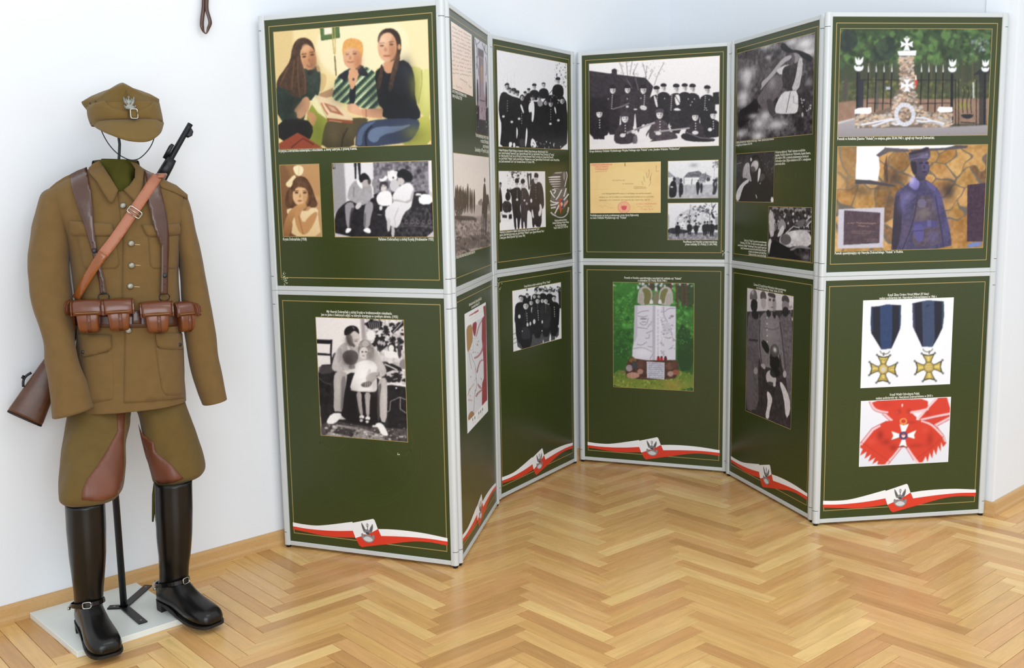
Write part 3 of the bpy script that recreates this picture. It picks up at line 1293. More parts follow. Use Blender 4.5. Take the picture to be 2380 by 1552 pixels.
# chest pockets and flaps
decal('pocket', [(176, 543), (186, 585), (192, 616), (202, 627), (270, 623), (277, 612), (272, 580), (264, 545)], hit, 0.0028, M['wool'], tun, 0.001, 8)
decal('pocket', [(344, 545), (347, 590), (349, 616), (356, 624), (408, 625), (414, 616), (417, 580), (418, 543)], hitR, 0.0028, M['wool'], tun, 0.001, 8)
decal('pocket_flap', [(161, 513), (210, 516), (260, 520), (267, 541), (261, 548), (215, 549), (168, 547), (161, 540)], hit, 0.007, M['wool'], tun, 0.0035, 7, rim=0.5)
decal('pocket_flap', [(329, 521), (370, 523), (417, 519), (425, 540), (419, 545), (380, 548), (349, 550), (340, 545)], hitR, 0.007, M['wool'], tun, 0.0035, 7, rim=0.5)
# skirt pockets and flaps
decal('pocket', [(190, 826), (225, 820), (262, 812), (266, 860), (268, 915), (262, 929), (225, 935), (196, 937), (190, 880)], hit, 0.0045, M['wool'], tun, 0.0, 9)
decal('pocket', [(361, 806), (367, 850), (376, 905), (386, 919), (420, 919), (429, 912), (429, 860), (427, 806)], hitR, 0.0045, M['wool'], tun, 0.0, 9)
decal('pocket_flap', [(180, 776), (258, 778), (259, 808), (249, 816), (220, 824), (194, 829), (187, 822)], hit, 0.007, M['wool'], tun, 0.0045, 8, rim=0.5)
decal('pocket_flap', [(361, 774), (424, 774), (427, 811), (398, 812), (372, 809), (364, 800)], hitR, 0.007, M['wool'], tun, 0.0045, 8, rim=0.5)
disc('pocket_button', hit(193, 818, 0.0115), -VD, 0.0058, 0.004, M['iron'], tun)
disc('pocket_button', hit(418, 801, 0.0155), -VD + VX * 0.4, 0.0058, 0.004, M['iron'], tun)
# shoulder straps
decal('shoulder_strap', [(116, 436), (130, 424), (150, 411), (180, 398), (190, 408), (160, 422), (140, 432), (121, 443)], hit, 0.004, M['wool'], tun, 0.002, 6)
decal('shoulder_strap', [(350, 402), (378, 416), (410, 430), (436, 452), (437, 463), (405, 447), (375, 436), (352, 418)], hitR, 0.004, M['wool'], tun, 0.002, 6)

# ---------------- breeches
bre = empty('riding_breeches', 'olive wool riding breeches with red-brown leather knees below the tunic', 'breeches', (O.x, O.y, 0.4))
LR = Loft([(166, 905, 302, 905, 0.085, 0.01), (159, 942, 303, 938, 0.092, 0.0), (153, 985, 300, 978, 0.10, -0.03), (145, 1035, 291, 1030, 0.102, -0.07),
           (137, 1090, 291, 1084, 0.100, -0.11), (131, 1135, 288, 1128, 0.094, -0.135), (131, 1157, 277, 1148, 0.084, -0.145), (140, 1167, 258, 1160, 0.068, -0.148),
           (158, 1170, 238, 1164, 0.050, -0.15)])
LLg = Loft([(296, 905, 428, 905, 0.085, 0.01), (302, 940, 432, 934, 0.095, 0.005), (314, 965, 438, 960, 0.104, -0.005), (324, 1010, 451, 1002, 0.100, -0.02),
            (337, 1060, 466, 1050, 0.097, -0.035), (350, 1098, 473, 1084, 0.092, -0.05), (356, 1118, 468, 1098, 0.084, -0.055), (364, 1127, 452, 1108, 0.068, -0.058),
            (370, 1129, 432, 1113, 0.052, -0.06)])
def mesh_surf(o, fallback):
    """surface of a finished cloth mesh as seen from the front"""
    bv = BVHTree.FromPolygons([v.co.copy() for v in o.data.vertices], [tuple(p.vertices) for p in o.data.polygons])

    def s(u, v, off):
        d = ray(u, v).normalized()
        loc, nrm, idx, dist = bv.ray_cast(Vector((0, 0, CAMH)), d)
        if loc is None:
            return fallback(u, v, off)
        return loc - d * off
    return s


legR = LR.build('trouser_leg', M['breech'], bre, 64, 8, wr=0.015, wrs=9.0, solid=0.003, seed=11.0, fold=0.25)
legL = LLg.build('trouser_leg', M['breech'], bre, 64, 8, wr=0.014, wrs=9.0, solid=0.003, seed=5.0, fold=0.25)
patch_r = [(271, 940), (274, 1000), (256, 1034), (228, 1080), (203, 1113), (192, 1138), (190, 1161), (215, 1164), (240, 1164), (262, 1156), (276, 1148), (285, 1130), (289, 1085), (287, 1030), (292, 940)]
patch_l = [(321, 984), (330, 1006), (357, 1029), (362, 1051), (399, 1081), (427, 1112), (405, 1121), (387, 1124), (368, 1123), (358, 1114), (349, 1090), (338, 1060), (327, 1016)]
decal('leather_patch', patch_r, mesh_surf(legR, LR.hit), 0.003, M['patch'], bre, 0.001, 7, rim=0.4, sink=0.006, label='red-brown leather knee patch')
decal('leather_patch', patch_l, mesh_surf(legL, LLg.hit), 0.003, M['patch'], bre, 0.001, 7, rim=0.4, sink=0.006, label='red-brown leather knee patch')
# hanging tie at the knee of the far leg
tiep = [px(u, v, -0.075) for u, v in ((361, 1122), (358, 1150), (357, 1185), (355, 1212))]
wtube('knee_tie', tiep, [0.006, 0.007, 0.006, 0.003], M['lining'], bre, 6)

# ---------------- riding boots
def build_boot(label, ankle_uv, yaw, top_uv, spur_side, toe_len=0.215):
    foot_c = on_floor(ankle_uv[0], ankle_uv[1], BOARD_T)
    root = empty('riding_boot', label, 'boot', (foot_c.x, foot_c.y, BOARD_T), yaw, 'tall black riding boots')
    # height and lean of the shaft
    dpt = (Vector((foot_c.x, foot_c.y, 0)) - Vector((O.x, O.y, 0))).dot(VD)
    tp = px(top_uv[0], top_uv[1], dpt)
    rel = tp - Vector((foot_c.x, foot_c.y, BOARD_T))
    inv = Matrix.Rotation(-yaw, 3, 'Z')
    rel = inv @ rel
    H = rel.z
    N = 32
    # shaft
    prof = [(0.075, 0.052, 0.040, -0.012), (0.105, 0.054, 0.042, -0.008), (0.14, 0.052, 0.043, -0.003), (0.19, 0.055, 0.048, 0.0),
            (0.26, 0.060, 0.054, 0.0), (0.34, 0.063, 0.057, 0.0), (H - 0.03, 0.061, 0.057, 0.0), (H, 0.061, 0.0575, 0.0)]
    vs, fs = [], []
    rings = []
    for a, b in zip(prof[:-1], prof[1:]):
        for j in range(3):
            s = j / 3
            rings.append([a[k] * (1 - s) + b[k] * s for k in range(4)])
    rings.append(list(prof[-1]))
    # inner rim
    rings.append([H - 0.001, 0.058, 0.0545, 0.0])
    rings.append([H - 0.05, 0.057, 0.0535, 0.0])
    for z, rx, ry, xo in rings:
        lx, ly = rel.x * z / H, rel.y * z / H
        for k in range(N):
            a = 2 * math.pi * k / N
            w = 0.0022 * noise.noise(Vector((math.cos(a) * 1.3, math.sin(a) * 1.3, z * 16))) * (1 if z < 0.2 else 0.5)
            vs.append(((rx + w) * math.cos(a) + xo + lx, (ry + w) * math.sin(a) + ly, z))
    for i in range(len(rings) - 1):
        for k in range(N):
            fs.append((i * N + k, i * N + (k + 1) % N, (i + 1) * N + (k + 1) % N, (i + 1) * N + k))
    recalc(mobj('boot_shaft', vs, fs, M['boot'], root, True))
    # foot: stations along x -> half width, height, floor of the upper
    stn = [(-0.072, 0.016, 0.075, 0.03), (-0.066, 0.026, 0.092, 0.024), (-0.05, 0.034, 0.106, 0.020), (-0.02, 0.038, 0.122, 0.018), (0.02, 0.040, 0.128, 0.016),
           (0.05, 0.040, 0.113, 0.014), (0.08, 0.043, 0.092, 0.012), (0.11, 0.047, 0.076, 0.011), (0.14, 0.049, 0.066, 0.010),
           (0.165, 0.0485, 0.060, 0.009), (0.185, 0.0455, 0.055, 0.009), (0.2, 0.039, 0.049, 0.009), (0.209, 0.031, 0.042, 0.010), (0.213, 0.020, 0.033, 0.012)]
    K = 24
    vs, fs = [], []
    for x, hw, top, bot in stn:
        for k in range(K):
            a = 2 * math.pi * k / K
            sx, sz = sup(a, 3.4)
            mid = (top * 0.38 + bot * 0.62)
            z = mid + (sz * (top - mid) if sz > 0 else sz * (mid - bot))
            y = sx * hw * (1.0 if sz < 0.2 else 1.0 - 0.25 * (sz - 0.2))
            cr = 0.0018 * math.sin(x * 220) * max(0, sz) if 0.07 < x < 0.13 else 0
            vs.append((x * toe_len / 0.213, y, z + cr))
    n = len(stn)
    for i in range(n - 1):
        for k in range(K):
            fs.append((i * K + k, i * K + (k + 1) % K, (i + 1) * K + (k + 1) % K, (i + 1) * K + k))
    fs += [tuple(range(K)), tuple((n - 1) * K + k for k in range(K))]
    recalc(mobj('boot_foot', vs, fs, M['boot'], root, True))

    def outline(scale, x0, x1):
        up, dn = [], []
        for x, hw, top, bot in stn:
            if x0 <= x <= x1:
                w = hw * scale + 0.0008
                if x > 0.02 and x < 0.1:
                    w = hw * scale * 0.97 + 0.002
                up.append((x * toe_len / 0.213, w))
                dn.append((x * toe_len / 0.213, -w))
        return up + dn[::-1]

    def plate(name, ol, z0f, z1f, m):
        nn_ = len(ol)
        vs_ = [(x, y, z0f(x)) for x, y in ol] + [(x, y, z1f(x)) for x, y in ol]
        fs_ = [tuple(range(nn_)), tuple(range(nn_, 2 * nn_))] + [(i, (i + 1) % nn_, nn_ + (i + 1) % nn_, nn_ + i) for i in range(nn_)]
        recalc(mobj(name, vs_, fs_, m, root))
    arch = lambda x: 0.0 if x > 0.09 else min(0.024, (0.09 - x) * 0.35)
    plate('sole', [(x * 1.006 + 0.0005, y * 1.02) for x, y in outline(1.0, -0.08, 0.22)], lambda x: arch(x), lambda x: max(arch(x) + 0.008, 0.009 + arch(x)), M['sole'])
    plate('heel', outline(1.0, -0.08, -0.019) if True else None, lambda x: 0.0, lambda x: 0.026, M['sole'])
    # spur strap over the instep
    sp = []
    for k in range(33):
        a = 2 * math.pi * k / 32
        x = -0.006 + 0.0635 * math.cos(a)
        y = 0.0475 * math.sin(a)
        z = 0.098 + 0.016 * math.cos(a)
        sp.append((x, y, z))
    vs, fs = [], []
    for (x, y, z) in sp:
        for dz, dr in ((-0.006, 0), (-0.006, 0.0022), (0.006, 0.0022), (0.006, 0)):
            l = math.hypot(x, y)
            vs.append((x + x / l * dr - 0.15 * dz, y + y / l * dr, z + dz))
    for i in range(len(sp) - 1):
        for k in range(4):
            fs.append((i * 4 + k, i * 4 + (k + 1) % 4, (i + 1) * 4 + (k + 1) % 4, (i + 1) * 4 + k))
    recalc(mobj('spur_strap', vs, fs, M['boot'], root, False))
    # buckle: rounded rectangle ring
    ba = math.radians(spur_side)
    bc = Vector((-0.006 + 0.067 * math.cos(ba), 0.051 * math.sin(ba), 0.098 + 0.016 * math.cos(ba)))
    nr = Vector((math.cos(ba), math.sin(ba), 0.15)).normalized()
    tx = Vector((-math.sin(ba), math.cos(ba), 0))
    tz = nr.cross(tx)
    ring_ = []
    for k in range(25):
        a = 2 * math.pi * k / 24
        sx, sy = sup(a, 4)
        ring_.append(bc + tx * sx * 0.012 + tz * sy * 0.0092)
    tube('buckle', ring_, 0.0017, M['chrome'], root, 6)
    # spur: heel yoke with short neck
    yk = []
    for k in range(17):
        a = math.radians(105 + 150 * k / 16)
        yk.append((-0.008 + 0.074 * math.cos(a), 0.053 * math.sin(a), 0.083))
    spo = tube('spur', yk, 0.0042, M['chrome'], root, 8)
    nk = tube('spur_neck', [(-0.082, 0, 0.083), (-0.097, 0, 0.081), (-0.108, 0, 0.076)], [0.004, 0.0035, 0.0025], M['chrome'], spo, 8)
    for sgn in (-1, 1):
        e = tube('spur_stud', [(-0.027, sgn * 0.051, 0.085), (-0.027, sgn * 0.056, 0.085)], 0.0055, M['chrome'], spo, 10)
    return root


build_boot('black riding boot nearest the viewer with square buckle on its instep', (211, 1470), math.radians(-54), (198, 1166), -20)
build_boot('black riding boot farther from the viewer with chrome spur facing out', (408, 1418), math.radians(-38), (403, 1117), 8)

# ---------------- belt, pouches, braces
belt = empty('leather_belt', 'dark brown leather waist belt round the tunic', 'belt', (O.x, O.y, 0.9))
BT = Loft([(172, 721, 425, 721, 0.112, 0.0), (172, 752, 425, 752, 0.113, 0.0)], 2.3)
BT.build('belt_strap', M['leather'], belt, 60, 3, solid=0.004)
decal('belt_keeper', [(307, 722), (329, 722), (329, 753), (307, 753)], BT.hit, 0.004, M['leather'], belt, 0.002, 6)


def pouch_set(label, comps):
    root = None
    for j, (uc, vt, wpx, hpx, yaw, lift) in enumerate(comps):
        base = BT.hit(uc, vt + hpx * 0.5, 0.003)
        if root is None:
            root = empty('ammunition_pouch', label, 'pouch', (base.x, base.y, base.z))
        s = 0.00138
        w, h, d = wpx * s, hpx * s, 0.046
        nrm = (-VD * math.cos(yaw) + VX * math.sin(yaw)).normalized()
        tan = Vector((-nrm.y, nrm.x, 0))
        if tan.dot(VX) < 0:
            tan = -tan
        top = BT.hit(uc, vt, 0.0) - nrm * 0.0
        cbot = top - Vector((0, 0, h))

        def P(a, b, c):
            return top + tan * a + nrm * b + Vector((0, 0, c))
        # body: tapers downwards, rounded bottom
        bm = bmesh.new()
        lv = []
        for (zz, k, dd) in ((-0.008, 0.98, 0.88), (-h * 0.45, 0.90, 1.0), (-h * 0.82, 0.80, 0.98), (-h * 0.95, 0.76, 0.85), (-h, 0.66, 0.55)):
            rg = []
            for q in range(24):
                sx, sy = sup(2 * math.pi * q / 24, 5)
                bl = d * 0.5 * dd
                rg.append(bm.verts.new(P(sx * w * 0.40 * k, 0.002 + bl + sy * bl, zz)))
            lv.append(rg)
        for a_, b_ in zip(lv[:-1], lv[1:]):
            for q in range(24):
                bm.faces.new((a_[q], a_[(q + 1) % 24], b_[(q + 1) % 24], b_[q]))
        bm.faces.new(lv[0])
        bm.faces.new(lv[-1][::-1])
        o = bobj('pouch_body', bm, M['pouch'], None, True)
        attach(o, root)
        # lid: wraps over the top and down the front
        bm = bmesh.new()
        prof = [(0.0, -0.004), (0.002, 0.004), (d * 0.5, 0.009), (d * 0.88, 0.005), (d * 1.03, -0.006), (d * 1.07, -h * 0.26), (d * 1.05, -h * 0.40)]
        rows = []
        for (b, c) in prof:
            row = []
            for q in range(9):
                f = -1 + 2 * q / 8
                crown = -0.003 * f * f
                row.append(bm.verts.new(P(f * w * 0.5, b - 0.004 * abs(f) ** 4, c + crown)))
            rows.append(row)
        for a_, b_ in zip(rows[:-1], rows[1:]):
            for q in range(8):
                bm.faces.new((a_[q], a_[q + 1], b_[q + 1], b_[q]))
        o2 = bobj('pouch_flap', bm, M['pouchflap'], None, True)
        md = o2.modifiers.new('thick', 'SOLIDIFY')
        md.thickness = 0.003
        attach(o2, root)
        # closed lid cheeks
        for sg in (-1, 1):
            ch = [P(sg * w * 0.49, b, c - 0.002) for b, c in prof[1:]] + [P(sg * w * 0.49, 0.003, -h * 0.22)]
            ch2 = [p + tan * (-sg * 0.003) for p in ch]
            nn_ = len(ch)
            o3 = recalc(mobj('flap_cheek', ch + ch2, [tuple(range(nn_)), tuple(range(nn_, 2 * nn_))[::-1]] +
                             [(i, (i + 1) % nn_, nn_ + (i + 1) % nn_, nn_ + i) for i in range(nn_)], M['pouchflap'], None))
            attach(o3, root)
        # closing tab down the front and its stud underneath
        tb = []
        bm = bmesh.new()
        pr = [(d * 1.0, -h * 0.36), (d * 1.03, -h * 0.6), (d * 0.98, -h * 0.85), (d * 0.8, -h * 0.98)]
        rows = [[bm.verts.new(P(x + w * 0.04, b, c)) for x in (-0.006, 0.006)] for b, c in pr]
        for a_, b_ in zip(rows[:-1], rows[1:]):
            bm.faces.new((a_[0], a_[1], b_[1], b_[0]))
        o4 = bobj('closing_tab', bm, M['pouchflap'], None, True)
        md = o4.modifiers.new('thick', 'SOLIDIFY')
        md.thickness = 0.002
        attach(o4, root)
        # stitch row along the lid edge
        stp = [P(f * w * 0.42, d * 1.085 - 0.004 * abs(f) ** 4, -h * 0.33) for f in np.linspace(-1, 1, 9)]
        wtube('stitching', stp, 0.0005, M['stitch'], root, 4)
    return root


pouch_set('brown leather three-cell ammunition pouch beside the bent sleeve', [(163, 699, 60, 66, -0.9, 0), (207, 700, 68, 68, -0.18, 0), (273, 698, 66, 66, 0.0, 0)])
pouch_set('brown leather three-cell ammunition pouch beside the straight sleeve', [(362, 704, 72, 66, 0.0, 0), (423, 704, 58, 66, 0.35, 0), (441, 705, 52, 62, 1.0, 0)])

brc = empty('leather_braces', 'dark brown leather shoulder braces running down to the pouches', 'braces', (O.x, O.y, 1.2))
sL = [(163, 405), (180, 396), (202, 388), (204, 402), (207, 420), (213, 450), (216, 480), (217, 515), (221, 548), (226, 578), (223, 584), (212, 582), (206, 560), (196, 525), (184, 490), (172, 454), (165, 425)]
sR = [(335, 396), (352, 402), (370, 411), (372, 432), (380, 465), (388, 500), (393, 545), (393, 580), (391, 622), (390, 684), (373, 684), (375, 622), (375, 572), (367, 553), (354, 515), (344, 470), (337, 435)]
decal('brace_strap', sL, hit, 0.0035, M['leather'], brc, 0.0125, 6, rim=0.5, sink=0.001)
decal('brace_strap', sR, hit, 0.0035, M['leather'], brc, 0.0175, 6, rim=0.5, sink=0.001)
decal('brace_end', [(212, 575), (226, 575), (236, 625), (243, 650), (248, 683), (233, 685), (230, 655), (221, 620)], hit, 0.003, M['leather'], brc, 0.006, 6)
for (u, v) in ((219, 583), (383, 640)):
    disc('stud', hit(u, v, 0.0205 if u > 300 else 0.0155), -VD, 0.0075, 0.005, M['iron'], brc)
for (u, v) in ((216, 563), (234, 645), (237, 665), (383, 619), (382, 660)):
    disc('strap_hole', hit(u, v, 0.0208 if u > 300 else (0.0158 if v < 600 else 0.0098)), -VD, 0.0022, 0.0006, M['slot'], brc)
for (u, v) in ((241, 690), (382, 690)):
    c = hit(u, v, 0.012)
    rg = [c + VX * (0.0155 * math.cos(2 * math.pi * k / 24)) + Vector((0, 0, 0.0125 * math.sin(2 * math.pi * k / 24))) for k in range(25)]
    wtube('ring', rg, 0.0018, M['gunmetal'], brc, 6)

# ---------------- rifle behind the back, sling across the chest
rf = empty('rifle', 'bolt-action rifle slung diagonally behind the tunic with walnut stock', 'rifle', (O.x, O.y, 1.0))
Bt = px(56, 970, 0.020)
Mz = px(444, 289, 0.155)
ax = (Mz - Bt)
RLn = ax.length
ax.normalize()
sd = ax.cross(VD).normalized()                # in-plane perpendicular, towards the upper left / lower right
if sd.dot(VX) < 0:
    sd = -sd                                  # +sd = right/down side (underside of the rifle)
dp = ax.cross(sd).normalized()


def RP(t, s, q):
    """t along from butt (m), s across, q depth"""
    return Bt + ax * t + sd * s + dp * q


def rloft(name, st_, m, N=20, p=2.6, label=None):
    vs, fs = [], []
    for (t, s0, s1, hd) in st_:
        for k in range(N):
            x, y = sup(2 * math.pi * k / N, p)
            vs.append(RP(t, (s0 + s1) / 2 + x * (s1 - s0) / 2, y * hd))
    n = len(st_)
    for i in range(n - 1):
        for k in range(N):
            fs.append((i * N + k, i * N + (k + 1) % N, (i + 1) * N + (k + 1) % N, (i + 1) * N + k))
    fs += [tuple(range(N)), tuple((n - 1) * N + k for k in range(N))]
    o = recalc(mobj(name, vs, fs, m, None, True, label))
    attach(o, rf)
    return o


K_ = RLn
rloft('stock', [(0.0, -0.052, 0.058, 0.021), (0.01, -0.052, 0.058, 0.022), (0.10, -0.044, 0.045, 0.021), (0.20, -0.034, 0.032, 0.020), (0.27, -0.026, 0.020, 0.019),
                (0.32, -0.022, 0.020, 0.019), (0.38, -0.022, 0.026, 0.021), (0.55, -0.020, 0.024, 0.021), (0.75, -0.018, 0.020, 0.019), (0.885, -0.016, 0.018, 0.017), (0.90, -0.014, 0.016, 0.015)], M['stock'])
rloft('butt_plate', [(-0.005, -0.0525, 0.0585, 0.0215), (0.0, -0.053, 0.059, 0.022)], M['gunmetal'])
rloft('upper_band', [(0.872, -0.0185, 0.021, 0.0195), (0.93, -0.017, 0.019, 0.018), (0.955, -0.016, 0.017, 0.0165)], M['gunmetal'], p=3)
rloft('barrel', [(0.40, -0.014, 0.012, 0.013), (0.7, -0.013, 0.009, 0.011), (0.95, -0.0125, 0.0075, 0.010), (K_ - 0.02, -0.0115, 0.0065, 0.009), (K_, -0.0115, 0.0065, 0.009)], M['gunmetal'], p=2)
rloft('front_sight', [(K_ - 0.045, 0.004, 0.013, 0.006), (K_ - 0.032, 0.004, 0.021, 0.0045), (K_ - 0.018, 0.004, 0.018, 0.004), (K_ - 0.012, 0.004, 0.009, 0.004)], M['gunmetal'], p=4)
rloft('bayonet_lug', [(0.945, -0.026, -0.012, 0.006), (0.99, -0.027, -0.013, 0.006), (1.0, -0.024, -0.013, 0.005)], M['gunmetal'], p=4)
rloft('bolt', [(0.42, -0.028, -0.006, 0.012), (0.56, -0.028, -0.006, 0.012)], M['gunmetal'], p=2)
sw = [RP(0.11, -0.046 - 0.012 * math.sin(math.pi * k / 10), -0.016 + 0.032 * k / 10) for k in range(11)]
wtube('sling_swivel', [RP(0.085 + 0.05 * k / 10, -0.047 - 0.010 * math.sin(math.pi * k / 10), -0.004) for k in range(11)], 0.004, M['gunmetal'], rf, 8)
wtube('swivel_screw', [RP(0.112, -0.058, -0.006), RP(0.112, -0.066, -0.006)], 0.006, M['gunmetal'], rf, 8)
cl1 = [(366, 408), (344, 442), (318, 480), (288, 525), (262, 562), (238, 592)]
cl2 = [(240, 589), (222, 615), (203, 645), (190, 668), (176, 694)]
def slsurf(u, v, off):
    return hit(u, v, off)
decal('sling', strip_poly(cl1, 25), slsurf, 0.0035, M['sling'], rf, 0.0205, 6, rim=0.5, sink=0.0, label='tan leather rifle sling')
decal('sling', strip_poly(cl2, lambda f: 25 - 7 * f), slsurf, 0.0035, M['slingdark'], rf, 0.0225, 6, rim=0.5, sink=0.0, label='chestnut leather sling end')
# sling over the shoulder to the back of the rifle
shp = [px(u, v, y) for u, v, y in ((368, 408, -0.075), (374, 400, -0.03), (377, 402, 0.02), (372, 412, 0.075), (360, 430, 0.105))]
vs, fs = [], []
for i, p in enumerate(shp):
    vs += [p - VX * 0.015 - Vector((0, 0, 0.003)), p + VX * 0.015 + Vector((0, 0, -0.003))]
for i in range(len(shp) - 1):
    fs.append((2 * i, 2 * i + 1, 2 * i + 3, 2 * i + 2))
o = mobj('sling_back', vs, fs, M['sling'], None, True)
md = o.modifiers.new('thick', 'SOLIDIFY')
md.thickness = 0.004
attach(o, rf)
# slide buckle on the sling
c = hit(313, 493, 0.0275)
da = (hit(300, 512, 0.02) - hit(326, 476, 0.02)).normalized()
db = da.cross(VD).normalized()
rg = []
for k in range(29):
    sx, sy = sup(2 * math.pi * k / 28, 6)
    rg.append(c + da * sx * 0.011 + db * sy * 0.021)
wtube('slide_buckle', rg, 0.0019, M['chrome'], rf, 6)
wtube('buckle_bar', [c - db * 0.02, c + db * 0.02], 0.0016, M['chrome'], rf, 6)

# ---------------- four-cornered field cap
cap = empty('field_cap', 'olive wool four-cornered field cap with visor and grey eagle badge above the collar', 'cap', (O.x, O.y, pl(290, 300)[2]))
CB = Loft([(203, 246, 371, 240, 0.118, 0.0), (201, 258, 374, 254, 0.122, 0.0), (203, 272, 377, 268, 0.124, 0.0), (208, 286, 379, 281, 0.123, 0.0), (212, 293, 379, 284, 0.12, 0.0)], 2.2)
CB.build('cap_flap', M['woolcap'], cap, 56, 5, wr=0.002, wrs=18, solid=0.003)
CB2 = Loft([(207, 236, 367, 232, 0.112, 0.0), (206, 260, 371, 256, 0.116, 0.0), (213, 290, 376, 283, 0.115, 0.0)], 2.2)
# crown: grows from the round band to a square with its corners left, right, front and back
cl_, cr_ = pl(205, 262), pl(369, 258)
cxm, hwm = (cl_[0] + cr_[0]) / 2, (cr_[0] - cl_[0]) / 2
zc0 = pl(290, 262, -0.05)[2]
kl, kr = pl(189, 236, 0.0), pl(370, 229, 0.0)
ktop = pl(289, 197, -0.06)
vs, fs = [], []
N = 64
levels = 14
for j in range(levels + 1):
    f = j / levels
    for k in range(N):
        a = 2 * math.pi * k / N
        ca, sa = math.cos(a), math.sin(a)
        # round ring
        rx, ry = hwm * ca, 0.112 * sa
        # diamond ring with four corners
        dia = 1.0 / (abs(ca) + abs(sa)) ** 0.9
        ex = (kr[0] - cxm) if ca > 0 else (cxm - kl[0])
        dx, dy = ex * ca * dia, 0.128 * sa * dia
        if f <= 0.72:
            g = f / 0.72
            g2 = g * g * (3 - 2 * g)
            x, y = rx * (1 - g2) + dx * g2, ry * (1 - g2) + dy * g2
            zr = (kr[2] if ca > 0 else kl[2]) * abs(ca) ** 1.2 + (1 - abs(ca) ** 1.2) * (ktop[2] - 0.006)
            z = zc0 * (1 - g) + zr * g
        else:
            g = (f - 0.72) / 0.28
            zr = (kr[2] if ca > 0 else kl[2]) * abs(ca) ** 1.2 + (1 - abs(ca) ** 1.2) * (ktop[2] - 0.006)
            x, y = dx * (1 - g), dy * (1 - g)
            z = zr * (1 - g) + (ktop[2] + 0.004) * g + 0.006 * math.sin(math.pi * g)
        p = L2W(cxm + x, y, z)
        p += Vector((0, 0, 1)) * 0.003 * noise.noise(p * 18)
        vs.append(p)
for j in range(levels):
    for k in range(N):
        fs.append((j * N + k, j * N + (k + 1) % N, (j + 1) * N + (k + 1) % N, (j + 1) * N + k))
crown = recalc(mobj('cap_crown', vs, fs, M['woolcap'], None, True))
attach(crown, cap)
# crown seam
sm_ = [px(u, v, -0.135 + 0.0 * v) for u, v in ((289, 198), (293, 208), (296, 218))]
wtube('crown_seam', [px(287, 197, -0.075), px(291, 204, -0.105), px(294, 212, -0.124), px(296, 222, -0.130)], 0.0011, M['breech'], cap, 6)
# folded flap edge at the front: two curved wings meeting under the badge
fl = lambda u, v, off: CB.hit(u, v, off)
decal('flap_wing', [(201, 250), (215, 240), (243, 234), (250, 243), (262, 251), (278, 255), (300, 257), (300, 276), (262, 279), (228, 281), (210, 286), (203, 268)], fl, 0.005, M['woolcap'], cap, 0.001, 6, rim=0.4, sink=0.004)
decal('flap_wing', [(300, 257), (320, 256), (338, 252), (350, 243), (355, 236), (368, 242), (373, 260), (378, 281), (350, 278), (320, 276), (300, 276)], fl, 0.005, M['woolcap'], cap, 0.001, 6, rim=0.4, sink=0.004)
# visor
inn = [(213, 288, -0.02), (230, 281, -0.085), (262, 277.5, -0.116), (300, 276, -0.123), (338, 276, -0.116), (365, 278, -0.085), (379, 284, -0.02)]
out = [(214, 290, -0.025), (231, 302, -0.115), (262, 314, -0.175), (302, 326, -0.195), (345, 327, -0.178), (372, 311, -0.125), (381, 288, -0.035)]
vs, fs = [], []
ia, oa = smooth_curve(inn, 42), smooth_curve(out, 42)
NV = 8
for a, b in zip(ia, oa):
    for j in range(NV + 1):
        s = j / NV
        q = a * (1 - s) + b * s
        bow = math.sin(math.pi * s) * 3.0
        vs.append(px(q[0], q[1] - bow, q[2]))
for i in range(len(ia) - 1):
    for j in range(NV):
        k = i * (NV + 1) + j
        fs.append((k, k + 1, k + NV + 2, k + NV + 1))
vis_ = recalc(mobj('visor', vs, fs, M['woolcap'], None, True))
md = vis_.modifiers.new('thick', 'SOLIDIFY')
md.thickness = 0.004
attach(vis_, cap)
# badge: eagle with raised wings on a shield
bs = flatsurf(lambda u, v: -0.1325 + 0.00005 * (v - 240))
W_ = lambda pts: [(x / 3.785, 150 + y / 3.785) for x, y in pts]
bp_ = [(1083, 283), (1094, 288), (1104, 306), (1112, 288), (1121, 312), (1124, 296), (1119, 284), (1130, 274), (1142, 286), (1139, 302), (1144, 314), (1150, 288), (1160, 305), (1171, 287), (1182, 284), (1186, 312), (1183, 345), (1172, 358),
       (1180, 364), (1194, 352), (1199, 372), (1192, 392), (1165, 400), (1120, 398), (1098, 388), (1089, 366), (1092, 352), (1106, 360), (1114, 356), (1100, 348), (1088, 330), (1083, 305)]
eg = decal('eagle_badge', W_(bp_), bs, 0.004, M['badge'], cap, 0.0, 2.2, rim=0.3, sink=0.002, label='grey metal eagle badge')
for pts in ([(1120, 300), (1130, 330), (1142, 300)],):
    pass
for (a, b) in (((1095, 300), (1120, 345)), ((1108, 310), (1126, 350)), ((1172, 300), (1148, 345)), ((1160, 312), (1142, 350))):
    wtube('wing_feather', [px(*W_([a])[0], -0.1365), px(*W_([b])[0], -0.1375)], 0.0012, M['badge'], eg, 6)
wtube('shield_rim', [px(*W_([q])[0], -0.1375) for q in ((1098, 365), (1110, 385), (1145, 392), (1178, 386), (1190, 365))], 0.0015, M['badge'], eg, 6)
